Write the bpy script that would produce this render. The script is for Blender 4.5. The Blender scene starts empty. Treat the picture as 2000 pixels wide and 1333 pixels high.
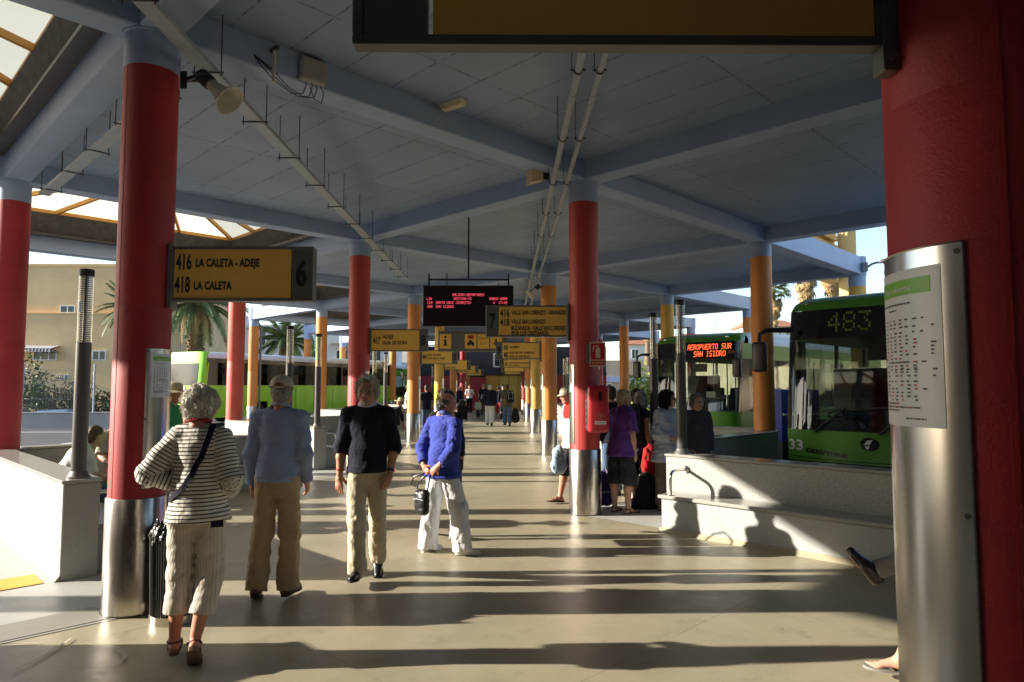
import bpy, bmesh, math, random
import numpy as np
from mathutils import Vector, Matrix
from mathutils.bvhtree import BVHTree

rnd = random.Random(7)
SC = bpy.context.scene
COL = SC.collection
R = math.radians

# ------------------------------------------------------------------ camera, sky, sun, exposure
cam_d = bpy.data.cameras.new('camera')
cam_d.lens = 24.0
cam_d.sensor_width = 36.0
cam_d.clip_start = 0.05
cam_d.clip_end = 5000
cam = bpy.data.objects.new('camera', cam_d)
COL.objects.link(cam)
cam.location = (0, 0, 1.7)
cam.rotation_euler = (math.pi / 2 + math.atan(87.5 / 1333), 0, -math.atan(10 / 1333))
SC.camera = cam

SUN_EL, SUN_AZ = R(19.0), R(1.0)          # light travels towards +X (and a touch +Y)
world = bpy.data.worlds.new('World')
SC.world = world
world.use_nodes = True
wn = world.node_tree.nodes
sky = wn.new('ShaderNodeTexSky')
sky.sky_type = 'NISHITA'
sky.sun_disc = False
sky.sun_elevation = SUN_EL
sky.sun_rotation = R(270.0) - SUN_AZ
sky.air_density = 1.0
sky.dust_density = 0.6
sky.ozone_density = 1.5
world.node_tree.links.new(sky.outputs[0], wn['Background'].inputs[0])
wn['Background'].inputs[1].default_value = 0.12

sun_d = bpy.data.lights.new('sun', 'SUN')
sun_d.energy = 5.0
sun_d.angle = R(0.55)
sun_d.color = (1.0, 0.91, 0.78)
sun = bpy.data.objects.new('sun', sun_d)
COL.objects.link(sun)
sdir = Vector((math.cos(SUN_EL) * math.cos(SUN_AZ), math.cos(SUN_EL) * math.sin(SUN_AZ), -math.sin(SUN_EL)))
sun.rotation_euler = sdir.to_track_quat('-Z', 'Y').to_euler()
sun.location = (-30, 0, 20)

vs = SC.view_settings
vs.view_transform = 'Standard'
vs.look = 'None'
vs.gamma = 1.0
vs.use_curve_mapping = False
vs.exposure = 1.38
SC.cycles.use_denoising = True
SC.cycles.adaptive_threshold = 0.02
SC.cycles.max_bounces = 10
SC.cycles.diffuse_bounces = 5
SC.cycles.glossy_bounces = 5
SC.cycles.transmission_bounces = 6
SC.cycles.transparent_max_bounces = 14
SC.cycles.sample_clamp_indirect = 6.0
SC.cycles.caustics_reflective = False
SC.cycles.caustics_refractive = False

# ------------------------------------------------------------------ materials
MATS = {}
def _new(name):
    m = bpy.data.materials.new(name)
    m.use_nodes = True
    nt = m.node_tree
    b = nt.nodes['Principled BSDF']
    return m, nt, b

def mat(name, col, rough=0.5, metal=0.0, var=0.1, vs=3.0, bump=0.0, bs=60.0, spec=0.5, coat=0.0,
        stretch=(1, 1, 1), col2=None, sheen=0.0, sss=0.0, rvar=0.0, dirt=0.0, streak=0.0):
    """painted / metal / cloth surface: two scales of colour variation, optional fine relief and grime"""
    if name in MATS:
        return MATS[name]
    m, nt, b = _new(name)
    N, L = nt.nodes, nt.links
    tc = N.new('ShaderNodeTexCoord')
    mp = N.new('ShaderNodeMapping')
    mp.inputs['Scale'].default_value = stretch
    L.new(tc.outputs['Object'], mp.inputs[0])
    nz = N.new('ShaderNodeTexNoise')
    nz.inputs['Scale'].default_value = vs
    nz.inputs['Detail'].default_value = 5
    nz.inputs['Roughness'].default_value = 0.65
    L.new(mp.outputs[0], nz.inputs['Vector'])
    c = Vector(col)
    a = [max(0, x * (1 - var)) for x in c]
    d = [min(1, x * (1 + var)) for x in c] if col2 is None else col2
    rp = N.new('ShaderNodeValToRGB')
    rp.color_ramp.elements[0].position = 0.32
    rp.color_ramp.elements[1].position = 0.68
    rp.color_ramp.elements[0].color = (*a, 1)
    rp.color_ramp.elements[1].color = (*d, 1)
    L.new(nz.outputs['Fac'], rp.inputs[0])
    out = rp.outputs[0]
    if dirt > 0:
        n2 = N.new('ShaderNodeTexNoise')
        n2.inputs['Scale'].default_value = vs * 4.3
        n2.inputs['Detail'].default_value = 8
        n2.inputs['Roughness'].default_value = 0.75
        L.new(mp.outputs[0], n2.inputs['Vector'])
        r2 = N.new('ShaderNodeValToRGB')
        r2.color_ramp.elements[0].position = 0.56
        r2.color_ramp.elements[1].position = 0.74
        r2.color_ramp.elements[0].color = (0, 0, 0, 1)
        r2.color_ramp.elements[1].color = (dirt, dirt, dirt, 1)
        L.new(n2.outputs['Fac'], r2.inputs[0])
        mx = N.new('ShaderNodeMixRGB')
        L.new(r2.outputs[0], mx.inputs[0])
        L.new(out, mx.inputs[1])
        mx.inputs[2].default_value = (c[0] * .35 + .01, c[1] * .35 + .01, c[2] * .33 + .008, 1)
        out = mx.outputs[0]
    if streak > 0:
        m4 = N.new('ShaderNodeMapping')
        m4.inputs['Scale'].default_value = (11, 11, .45)
        m4.inputs['Rotation'].default_value = (.06, .04, 0)
        L.new(tc.outputs['Object'], m4.inputs[0])
        n4 = N.new('ShaderNodeTexNoise')
        n4.inputs['Scale'].default_value = 2.2
        n4.inputs['Detail'].default_value = 9
        n4.inputs['Roughness'].default_value = 0.8
        L.new(m4.outputs[0], n4.inputs['Vector'])
        r4_ = N.new('ShaderNodeValToRGB')
        r4_.color_ramp.elements[0].position = 0.64
        r4_.color_ramp.elements[1].position = 0.72
        r4_.color_ramp.elements[0].color = (0, 0, 0, 1)
        r4_.color_ramp.elements[1].color = (streak, streak, streak, 1)
        L.new(n4.outputs['Fac'], r4_.inputs[0])
        mx4 = N.new('ShaderNodeMixRGB')
        L.new(r4_.outputs[0], mx4.inputs[0])
        L.new(out, mx4.inputs[1])
        mx4.inputs[2].default_value = (min(1, c[0] * 1.1 + .12), min(1, c[1] * 1.1 + .10), min(1, c[2] * 1.1 + .09), 1)
        out = mx4.outputs[0]
    L.new(out, b.inputs['Base Color'])
    b.inputs['Roughness'].default_value = rough
    b.inputs['Metallic'].default_value = metal
    b.inputs['Specular IOR Level'].default_value = spec
    b.inputs['Coat Weight'].default_value = coat
    b.inputs['Coat Roughness'].default_value = 0.06
    b.inputs['Sheen Weight'].default_value = sheen
    if sss:
        b.inputs['Subsurface Weight'].default_value = sss
        b.inputs['Subsurface Radius'].default_value = (0.012, 0.005, 0.003)
    if rvar:
        mr = N.new('ShaderNodeMapRange')
        mr.inputs[3].default_value = max(0.03, rough - rvar)
        mr.inputs[4].default_value = min(1, rough + rvar)
        L.new(nz.outputs['Fac'], mr.inputs[0])
        L.new(mr.outputs[0], b.inputs['Roughness'])
    if bump:
        bn = N.new('ShaderNodeTexNoise')
        bn.inputs['Scale'].default_value = bs
        bn.inputs['Detail'].default_value = 3
        L.new(mp.outputs[0], bn.inputs['Vector'])
        bp = N.new('ShaderNodeBump')
        bp.inputs['Strength'].default_value = bump
        bp.inputs['Distance'].default_value = 0.01
        L.new(bn.outputs['Fac'], bp.inputs['Height'])
        L.new(bp.outputs[0], b.inputs['Normal'])
    MATS[name] = m
    return m

def glass(name, tint=(0.75, 0.8, 0.78), rough=0.02, refl=1.0):
    """flat pane: see-through tint with a Fresnel reflection"""
    if name in MATS:
        return MATS[name]
    m, nt, b = _new(name)
    N, L = nt.nodes, nt.links
    N.remove(b)
    tr = N.new('ShaderNodeBsdfTransparent')
    tr.inputs[0].default_value = (*tint, 1)
    gl = N.new('ShaderNodeBsdfGlossy')
    gl.inputs['Roughness'].default_value = rough
    gl.inputs['Color'].default_value = (refl, refl, refl, 1)
    ge = N.new('ShaderNodeNewGeometry')
    def mth(op, a, b_=None):
        n_ = N.new('ShaderNodeMath')
        n_.operation = op
        for k_, v_ in enumerate((a, b_)):
            if v_ is None:
                continue
            if isinstance(v_, (int, float)):
                n_.inputs[k_].default_value = v_
            else:
                L.new(v_, n_.inputs[k_])
        return n_.outputs[0]
    dt = N.new('ShaderNodeVectorMath')
    dt.operation = 'DOT_PRODUCT'
    L.new(ge.outputs['Normal'], dt.inputs[0])
    L.new(ge.outputs['Incoming'], dt.inputs[1])
    fac = mth('ADD', mth('MULTIPLY', mth('POWER', mth('SUBTRACT', 1.0, mth('ABSOLUTE', dt.outputs['Value'])), 5.0), .94), .05)
    mx = N.new('ShaderNodeMixShader')
    L.new(fac, mx.inputs[0])
    L.new(tr.outputs[0], mx.inputs[1])
    L.new(gl.outputs[0], mx.inputs[2])
    L.new(mx.outputs[0], N['Material Output'].inputs[0])
    MATS[name] = m
    return m

def emit(name, col, strength):
    if name in MATS:
        return MATS[name]
    m, nt, b = _new(name)
    b.inputs['Base Color'].default_value = (*[c * .3 for c in col], 1)
    b.inputs['Emission Color'].default_value = (*col, 1)
    b.inputs['Emission Strength'].default_value = strength
    MATS[name] = m
    return m

# ------------------------------------------------------------------ mesh builder
class MB:
    def __init__(s):
        s.v, s.f, s.m = [], [], []
    def add(s, vs, fs, mi=0):
        o = len(s.v)
        s.v += [tuple(p) for p in vs]
        for f in fs:
            s.f.append(tuple(o + i for i in f))
            s.m.append(mi)
        return s
    def hexa(s, p, mi=0):
        return s.add(p, [(0, 3, 2, 1), (4, 5, 6, 7), (0, 1, 5, 4), (1, 2, 6, 5), (2, 3, 7, 6), (3, 0, 4, 7)], mi)
    def box(s, x0, x1, y0, y1, z0, z1, mi=0):
        return s.hexa([(x0, y0, z0), (x1, y0, z0), (x1, y1, z0), (x0, y1, z0),
                       (x0, y0, z1), (x1, y0, z1), (x1, y1, z1), (x0, y1, z1)], mi)
    def bar(s, a, b, w, h, mi=0, up=(0, 0, 1)):
        """rectangular bar from a to b, w across, h along up"""
        a, b = Vector(a), Vector(b)
        d = (b - a).normalized()
        x = d.cross(Vector(up))
        if x.length < 1e-5:
            x = d.cross(Vector((0, 1, 0)))
        x.normalize()
        u = x.cross(d).normalized()
        x *= w / 2
        u *= h / 2
        return s.hexa([a - x - u, a + x - u, b + x - u, b - x - u, a - x + u, a + x + u, b + x + u, b - x + u], mi)
    def tube(s, pts, r, n=8, cap=True, mi=0, flat=None):
        pts = [Vector(p) for p in pts]
        rs = r if hasattr(r, '__len__') else [r] * len(pts)
        o = len(s.v)
        prev = None
        for i, p in enumerate(pts):
            t = (pts[min(i + 1, len(pts) - 1)] - pts[max(i - 1, 0)])
            t = t.normalized() if t.length > 1e-9 else Vector((0, 0, 1))
            if prev is None:
                prev = t.cross(Vector((0, 0, 1)))
                if prev.length < 1e-3:
                    prev = t.cross(Vector((1, 0, 0)))
            x = (prev - t * prev.dot(t)).normalized()
            prev = x
            y = t.cross(x)
            for k in range(n):
                a = 2 * math.pi * k / n
                s.v.append(tuple(p + x * (math.cos(a) * rs[i]) + y * (math.sin(a) * rs[i])))
        for i in range(len(pts) - 1):
            for k in range(n):
                k2 = (k + 1) % n
                s.f.append((o + i * n + k, o + i * n + k2, o + (i + 1) * n + k2, o + (i + 1) * n + k))
                s.m.append(mi)
        if cap:
            s.f.append(tuple(o + k for k in reversed(range(n))))
            s.m.append(mi)
            e = o + (len(pts) - 1) * n
            s.f.append(tuple(e + k for k in range(n)))
            s.m.append(mi)
        return s
    def lathe(s, prof, n=32, c=(0, 0, 0), mi=0, a0=0.0, a1=None, cap=True):
        o = len(s.v)
        full = a1 is None
        m = n if full else n + 1
        for (r, z) in prof:
            for k in range(m):
                a = a0 + (2 * math.pi if full else (a1 - a0)) * k / n
                s.v.append((c[0] + r * math.cos(a), c[1] + r * math.sin(a), c[2] + z))
        for i in range(len(prof) - 1):
            for k in range(n):
                k2 = (k + 1) % m
                s.f.append((o + i * m + k, o + i * m + k2, o + (i + 1) * m + k2, o + (i + 1) * m + k))
                s.m.append(mi)
        if cap and full:
            if prof[0][0] > 1e-6:
                s.f.append(tuple(o + k for k in reversed(range(m))))
                s.m.append(mi)
            if prof[-1][0] > 1e-6:
                e = o + (len(prof) - 1) * m
                s.f.append(tuple(e + k for k in range(m)))
                s.m.append(mi)
        return s
    def prism(s, poly, z0, z1, mi=0):
        n = len(poly)
        vs = [(x, y, z0) for x, y in poly] + [(x, y, z1) for x, y in poly]
        fs = [tuple(reversed(range(n))), tuple(range(n, 2 * n))]
        fs += [(i, (i + 1) % n, n + (i + 1) % n, n + i) for i in range(n)]
        return s.add(vs, fs, mi)
    def grid(s, fn, nu, nv, mi=0, close_u=False):
        vs = [fn(i / nu, j / nv) for j in range(nv + 1) for i in range(nu + 1)]
        w = nu + 1
        fs = [(j * w + i, j * w + i + 1, (j + 1) * w + i + 1, (j + 1) * w + i) for j in range(nv) for i in range(nu)]
        return s.add(vs, fs, mi)
    def xf(s, M, i0=0):
        for i in range(i0, len(s.v)):
            s.v[i] = tuple(M @ Vector(s.v[i]))
        return s
    def mesh(s, name, mats, smooth=35, bevel=0.0, seg=2):
        me = bpy.data.meshes.new(name)
        me.from_pydata(s.v, [], s.f)
        mats = mats if isinstance(mats, (list, tuple)) else [mats]
        for m in mats:
            me.materials.append(m)
        if len(mats) > 1:
            me.polygons.foreach_set('material_index', s.m)
        if bevel > 0:
            bm = bmesh.new()
            bm.from_mesh(me)
            bmesh.ops.remove_doubles(bm, verts=bm.verts, dist=1e-5)
            ed = [e for e in bm.edges if len(e.link_faces) == 2 and e.calc_face_angle(0) > R(30)]
            bmesh.ops.bevel(bm, geom=ed, offset=bevel, segments=seg, profile=0.5, affect='EDGES', clamp_overlap=True)
            bm.to_mesh(me)
            bm.free()
        me.validate()
        if smooth:
            me.shade_smooth()
            me.set_sharp_from_angle(angle=R(smooth))
        me.update()
        return me
    def build(s, name, mats, parent=None, smooth=35, bevel=0.0, seg=2, loc=None, rotz=None):
        o = bpy.data.objects.new(name, s.mesh(name, mats, smooth, bevel, seg))
        COL.objects.link(o)
        if parent is not None:
            o.parent = parent
        if loc is not None:
            o.location = loc
        if rotz is not None:
            o.rotation_euler = (0, 0, rotz)
        return o

def link(name, me, parent=None, loc=(0, 0, 0), rot=(0, 0, 0), scale=None):
    o = bpy.data.objects.new(name, me)
    COL.objects.link(o)
    o.parent = parent
    o.location = loc
    o.rotation_euler = rot
    if scale is not None:
        o.scale = scale
    return o

def tag(o, label, cat, group=None):
    o['label'] = label
    o['category'] = cat
    if group:
        o['group'] = group
    return o

def thing(name, label, cat, loc=(0, 0, 0), rotz=0.0, group=None):
    o = bpy.data.objects.new(name, None)
    o.empty_display_size = 0.1
    COL.objects.link(o)
    o.location = loc
    o.rotation_euler = (0, 0, rotz)
    return tag(o, label, cat, group)

def structure(o):
    o['kind'] = 'structure'
    return o

def copy_tree(o, parent=None):
    c = o.copy()
    COL.objects.link(c)
    c.parent = parent
    for ch in list(o.children):
        copy_tree(ch, c)
    return c

# ------------------------------------------------------------------ lettering
FONT_CACHE = {}
def text_mb(mb, s, x0, z0, h, w=None, bold=0.0, y=0.0, depth=0.0015, mi=0, squeeze=0.72, align='L'):
    """letters as thin raised shapes in the XZ plane (reading from -Y), cap height h, optional total width w"""
    key = (s, bold)
    if key not in FONT_CACHE:
        cu = bpy.data.curves.new('t', 'FONT')
        cu.body = s
        cu.size = 1.0
        cu.offset = bold
        cu.resolution_u = 2
        ob = bpy.data.objects.new('t', cu)
        me = ob.to_mesh()
        vs = [tuple(v.co) for v in me.vertices]
        fs = [tuple(p.vertices) for p in me.polygons]
        ob.to_mesh_clear()
        bpy.data.objects.remove(ob)
        bpy.data.curves.remove(cu)
        FONT_CACHE[key] = (vs, fs)
    vs, fs = FONT_CACHE[key]
    if not vs:
        return
    xa = min(v[0] for v in vs)
    xb = max(v[0] for v in vs)
    k = h / 0.73
    kx = k * squeeze if w is None else w / max(1e-6, xb - xa)
    W = (xb - xa) * kx
    xs = x0 if align == 'L' else (x0 - W / 2 if align == 'C' else x0 - W)
    mb.add([(xs + (v[0] - xa) * kx, y - depth, z0 + v[1] * k) for v in vs], fs, mi)

DOT = {'A': '0E11111F111111', 'B': '1E11111E11111E', 'C': '0E11101010110E', 'D': '1E11111111111E', 'E': '1F10101E10101F',
       'F': '1F10101E101010', 'G': '0E11101713110F', 'H': '1111111F111111', 'I': '0E04040404040E', 'J': '0702020202120C',
       'L': '1010101010101F', 'M': '111B1515111111', 'N': '11111915131111', 'O': '0E11111111110E', 'P': '1E11111E101010',
       'R': '1E11111E141211', 'S': '0F10100E01011E', 'T': '1F040404040404', 'U': '1111111111110E', 'V': '11111111110A04',
       'X': '11110A040A1111', 'Z': '1F01020408101F', '0': '0E11131519110E', '1': '040C040404040E', '2': '0E11010204081F',
       '3': '1F02040201110E', '4': '02060A121F0202', '5': '1F101E0101110E', '7': '1F010204080808', '8': '0E11110E11110E',
       '-': '0000001F000000', ':': '000C0C000C0C00', '(': '02040808080402', ')': '08040202020408', ' ': '00000000000000'}
def led_text(mb, s, x0, ztop, px, y=0.0, dot=0.82, bold=False, mi=0, aspect=1.0):
    for ci, ch in enumerate(s):
        g = DOT.get(ch, DOT[' '])
        for r in range(7):
            row = int(g[2 * r:2 * r + 2], 16)
            for c in range(5):
                if row >> (4 - c) & 1:
                    x = x0 + (ci * 6 + c) * px * aspect
                    z = ztop - r * px
                    d = px * dot
                    mb.add([(x, y, z - d), (x + d * aspect, y, z - d), (x + d * aspect, y, z), (x, y, z)], [(0, 1, 2, 3)], mi)
# ------------------------------------------------------------------ shared surface materials
BLUE = mat('paint_light_blue', (0.32, 0.42, 0.61), rough=0.55, var=0.08, vs=1.3, bump=0.14, bs=45, dirt=0.16)
GRANITE = mat('terrazzo_grey', (0.34, 0.34, 0.315), rough=0.55, var=0.38, vs=120, bump=0.08, bs=160, dirt=0.25)
STEEL = mat('brushed_steel', (0.56, 0.52, 0.46), rough=0.25, metal=1.0, var=0.05, vs=4, stretch=(3, 3, 1), rvar=0.09, dirt=0.14, bump=0.015, bs=9)
CHROME = mat('polished_steel', (0.78, 0.77, 0.74), rough=0.12, metal=1.0, var=0.03)
DARK = mat('dark_grey_metal', (0.055, 0.055, 0.055), rough=0.42, var=0.15, vs=8, bump=0.02)
GREYM = mat('grey_metal', (0.17, 0.165, 0.155), rough=0.42, metal=0.4, var=0.10, vs=4, dirt=0.15)
GALV = mat('galvanised_steel', (0.36, 0.41, 0.48), rough=0.5, metal=0.15, var=0.12, vs=12)
BLACK = mat('black_plastic', (0.018, 0.018, 0.020), rough=0.42, var=0.2, vs=9)
RUBBER = mat('rubber', (0.022, 0.022, 0.022), rough=0.8, var=0.2, bump=0.1)
WHITEP = mat('white_plastic', (0.62, 0.60, 0.53), rough=0.45, var=0.08, vs=10, dirt=0.15)
INK = mat('sign_ink', (0.012, 0.014, 0.022), rough=0.5, var=0.1)
SIGNY = mat('sign_amber', (0.90, 0.54, 0.11), rough=0.40, var=0.04, vs=5, bump=0.015, bs=300)
PAPER = mat('paper_white', (0.78, 0.79, 0.80), rough=0.35, var=0.03, vs=6)
RED = mat('sign_red', (0.50, 0.015, 0.025), rough=0.35, var=0.06)
COLPAINT = {
    'red': mat('column_paint_red', (0.40, 0.026, 0.032), rough=0.55, var=0.16, vs=2.2, bump=0.24, bs=150, dirt=0.12, streak=.5),
    'brick': mat('column_paint_brick_red', (0.46, 0.05, 0.045), rough=0.5, var=0.08, vs=2.2, bump=0.25, bs=95, dirt=0.12, streak=.4),
    'coral': mat('column_paint_coral', (0.55, 0.085, 0.055), rough=0.5, var=0.08, vs=2.2, bump=0.25, bs=95, dirt=0.12, streak=.35),
    'orange': mat('column_paint_orange', (0.66, 0.25, 0.06), rough=0.5, var=0.08, vs=2.2, bump=0.25, bs=95, dirt=0.12, streak=.35),
    'yellow': mat('column_paint_yellow', (0.68, 0.42, 0.085), rough=0.5, var=0.08, vs=2.2, bump=0.25, bs=95, dirt=0.12)}

def ceiling_mat():
    m, nt, b = _new('board_marked_ceiling')
    N, L = nt.nodes, nt.links
    tc = N.new('ShaderNodeTexCoord')
    mp = N.new('ShaderNodeMapping')
    mp.inputs['Rotation'].default_value = (0, 0, R(-45))
    L.new(tc.outputs['Object'], mp.inputs[0])
    br = N.new('ShaderNodeTexBrick')
    br.inputs['Scale'].default_value = 1.0
    br.inputs['Brick Width'].default_value = 0.55
    br.inputs['Row Height'].default_value = 1.85
    br.inputs['Mortar Size'].default_value = 0.011
    br.inputs['Mortar Smooth'].default_value = 0.2
    br.offset = 0.0
    br.inputs['Color1'].default_value = (0.25, 0.335, 0.485, 1)
    br.inputs['Color2'].default_value = (0.27, 0.355, 0.505, 1)
    br.inputs['Mortar'].default_value = (0.255, 0.34, 0.49, 1)
    wob = N.new('ShaderNodeTexNoise')
    wob.inputs['Scale'].default_value = 6
    wob.inputs['Detail'].default_value = 4
    L.new(mp.outputs[0], wob.inputs['Vector'])
    va = N.new('ShaderNodeVectorMath')
    va.operation = 'MULTIPLY_ADD'
    va.inputs[1].default_value = (0.02, 0.02, 0)
    L.new(wob.outputs['Color'], va.inputs[0])
    L.new(mp.outputs[0], va.inputs[2])
    L.new(va.outputs[0], br.inputs['Vector'])
    nz = N.new('ShaderNodeTexNoise')
    nz.inputs['Scale'].default_value = 14
    nz.inputs['Detail'].default_value = 8
    nz.inputs['Roughness'].default_value = 0.8
    L.new(tc.outputs['Object'], nz.inputs['Vector'])
    rp = N.new('ShaderNodeValToRGB')
    rp.color_ramp.elements[0].position = 0.44
    rp.color_ramp.elements[1].position = 0.60
    L.new(nz.outputs['Fac'], rp.inputs[0])
    mu = N.new('ShaderNodeMath')
    mu.operation = 'MULTIPLY'
    L.new(br.outputs['Fac'], mu.inputs[0])
    L.new(rp.outputs[0], mu.inputs[1])
    mx = N.new('ShaderNodeMixRGB')
    L.new(mu.outputs[0], mx.inputs[0])
    L.new(br.outputs['Color'], mx.inputs[1])
    mx.inputs[2].default_value = (0.06, 0.07, 0.085, 1)
    # broad mottling of the old paint
    n3 = N.new('ShaderNodeTexNoise')
    n3.inputs['Scale'].default_value = 1.1
    n3.inputs['Detail'].default_value = 6
    L.new(tc.outputs['Object'], n3.inputs['Vector'])
    m3 = N.new('ShaderNodeMapRange')
    m3.inputs[1].default_value = .3
    m3.inputs[2].default_value = .7
    m3.inputs[3].default_value = .86
    m3.inputs[4].default_value = 1.10
    L.new(n3.outputs['Fac'], m3.inputs[0])
    mm = N.new('ShaderNodeMixRGB')
    mm.blend_type = 'MULTIPLY'
    mm.inputs[0].default_value = 1
    L.new(mx.outputs[0], mm.inputs[1])
    L.new(m3.outputs[0], mm.inputs[2])
    L.new(mm.outputs[0], b.inputs['Base Color'])
    b.inputs['Roughness'].default_value = 0.5
    sub = N.new('ShaderNodeMath')
    sub.operation = 'MULTIPLY_ADD'
    sub.inputs[1].default_value = -1.0
    sub.inputs[2].default_value = 1.0
    L.new(br.outputs['Fac'], sub.inputs[0])
    bp = N.new('ShaderNodeBump')
    bp.inputs['Strength'].default_value = 0.5
    bp.inputs['Distance'].default_value = 0.012
    L.new(sub.outputs[0], bp.inputs['Height'])
    b2 = N.new('ShaderNodeBump')
    b2.inputs['Strength'].default_value = 0.18
    b2.inputs['Distance'].default_value = 0.01
    L.new(nz.outputs['Fac'], b2.inputs['Height'])
    L.new(bp.outputs[0], b2.inputs['Normal'])
    L.new(b2.outputs[0], b.inputs['Normal'])
    return m
CEIL = ceiling_mat()

def floor_mat(name, c1, c2, stain, rough=0.33, joints=False):
    m, nt, b = _new(name)
    N, L = nt.nodes, nt.links
    tc = N.new('ShaderNodeTexCoord')
    def noise(sc, det=6, ro=.65, st=None):
        n = N.new('ShaderNodeTexNoise')
        n.inputs['Scale'].default_value = sc
        n.inputs['Detail'].default_value = det
        n.inputs['Roughness'].default_value = ro
        if st:
            mp = N.new('ShaderNodeMapping')
            mp.inputs['Scale'].default_value = st
            L.new(tc.outputs['Object'], mp.inputs[0])
            L.new(mp.outputs[0], n.inputs['Vector'])
        else:
            L.new(tc.outputs['Object'], n.inputs['Vector'])
        return n.outputs['Fac']
    def ramp(src, p0, p1, a, bb):
        r = N.new('ShaderNodeValToRGB')
        r.color_ramp.elements[0].position = p0
        r.color_ramp.elements[1].position = p1
        r.color_ramp.elements[0].color = a
        r.color_ramp.elements[1].color = bb
        L.new(src, r.inputs[0])
        return r.outputs[0]
    base = ramp(noise(.55, 7), .35, .65, (*c1, 1), (*c2, 1))
    def mixin(col, fac, c):
        mx = N.new('ShaderNodeMixRGB')
        L.new(fac, mx.inputs[0])
        L.new(col, mx.inputs[1])
        mx.inputs[2].default_value = (*c, 1)
        return mx.outputs[0]
    def mulf(a, b2):
        m_ = N.new('ShaderNodeMath')
        m_.operation = 'MULTIPLY'
        L.new(a, m_.inputs[0])
        L.new(b2, m_.inputs[1])
        return m_.outputs[0]
    base = mixin(base, ramp(noise(2.6, 9, .78), .54, .74, (0, 0, 0, 1), (.7, .7, .7, 1)), stain)
    base = mixin(base, ramp(noise(9, 6, .8, (1, .25, 1)), .62, .74, (0, 0, 0, 1), (.55, .55, .55, 1)), stain)
    base = mixin(base, ramp(noise(70, 3, .6), .66, .74, (0, 0, 0, 1), (.5, .5, .5, 1)), tuple(x * .35 for x in stain))
    vo = N.new('ShaderNodeTexVoronoi')
    vo.inputs['Scale'].default_value = 2.6
    L.new(tc.outputs['Object'], vo.inputs['Vector'])
    base = mixin(base, mulf(ramp(vo.outputs['Distance'], .035, .05, (1, 1, 1, 1), (0, 0, 0, 1)), ramp(noise(.9, 3), .45, .55, (0, 0, 0, 1), (.7, .7, .7, 1))), tuple(x * .4 for x in stain))
    base = mixin(base, ramp(noise(5.5, 7, .8, (.18, 1.6, 1)), .63, .70, (0, 0, 0, 1), (.4, .4, .4, 1)), tuple(x * .7 for x in stain))
    if joints:
        mpj = N.new('ShaderNodeMapping')
        mpj.inputs['Rotation'].default_value = (0, 0, R(-45))
        mpj.inputs['Location'].default_value = (.4, .2, 0)
        L.new(tc.outputs['Object'], mpj.inputs[0])
        bj = N.new('ShaderNodeTexBrick')
        bj.offset = 0.0
        bj.inputs['Scale'].default_value = 1.0
        bj.inputs['Brick Width'].default_value = 2.7577
        bj.inputs['Row Height'].default_value = 2.7577
        bj.inputs['Mortar Size'].default_value = .004
        bj.inputs['Mortar Smooth'].default_value = .1
        L.new(mpj.outputs[0], bj.inputs['Vector'])
        base = mixin(base, mulf(bj.outputs['Fac'], ramp(noise(1.7, 5), .40, .62, (.15, .15, .15, 1), (.75, .75, .75, 1))), tuple(x * .45 for x in stain))
    L.new(base, b.inputs['Base Color'])
    rr = N.new('ShaderNodeMapRange')
    rr.inputs[3].default_value = rough - .13
    rr.inputs[4].default_value = rough + .22
    L.new(noise(3.2, 6, .7), rr.inputs[0])
    L.new(rr.outputs[0], b.inputs['Roughness'])
    bp = N.new('ShaderNodeBump')
    bp.inputs['Strength'].default_value = .10
    bp.inputs['Distance'].default_value = .006
    L.new(noise(130, 4, .6), bp.inputs['Height'])
    L.new(bp.outputs[0], b.inputs['Normal'])
    return m
FLOOR = floor_mat('worn_beige_floor_coating', (0.30, 0.265, 0.178), (0.40, 0.355, 0.243), (0.165, 0.145, 0.10), .34, True)
PAVE = floor_mat('pale_grey_paving', (0.40, 0.41, 0.38), (0.48, 0.485, 0.45), (0.27, 0.27, 0.25), .38)
STRIP = floor_mat('speckled_edge_strip', (0.26, 0.25, 0.21), (0.32, 0.31, 0.27), (0.15, 0.15, 0.13), .5)
ASPHALT = floor_mat('asphalt', (0.045, 0.046, 0.05), (0.065, 0.066, 0.07), (0.03, 0.03, 0.03), .75)
ROADPAINT = mat('road_paint_white', (0.62, 0.62, 0.60), rough=0.7, var=0.2, vs=5, dirt=0.35)
YELLOWLINE = mat('yellow_floor_line', (0.78, 0.40, 0.03), rough=0.5, var=0.10, vs=8, dirt=0.2)

# ------------------------------------------------------------------ ground
def sheet(name, poly, z, m, parent=None):
    mb = MB()
    mb.add([(x, y, z) for x, y in poly], [tuple(range(len(poly)))])
    return mb.build(name, m, parent, smooth=None)

structure(sheet('ground', [(-900, -60), (900, -60), (900, 1600), (-900, 1600)], -0.012, mat('dry_ground', (0.26, 0.21, 0.15), rough=.9, var=.3, vs=.02, dirt=.3)))
structure(sheet('road', [(-60, -30), (17.5, -30), (17.5, 90), (-60, 90)], -0.008, ASPHALT))
# passenger platform: zigzag outline that follows the low walls
DX = 3.9
left_pts, right_pts = [], []
for k in range(-1, 6):
    y0 = 5.35 + 7.8 * k
    left_pts += [(-2.95, y0 - .05), (-6.95, y0 + 3.9)]
    right_pts += [(4.95 + .2, 5.35 + 7.8 * k), (1.15, 9.25 + 7.8 * k)]
left_pts = [(-6.95, 5.35 - 7.8 - 3.9)] + left_pts
plat = [(x, y) for x, y in left_pts] + [(-6.95, 50.5), (5.2, 50.5)] + list(reversed(right_pts)) + [(5.2, -6.35)]
fl = structure(sheet('platform_floor', plat, 0.0, FLOOR))
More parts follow.
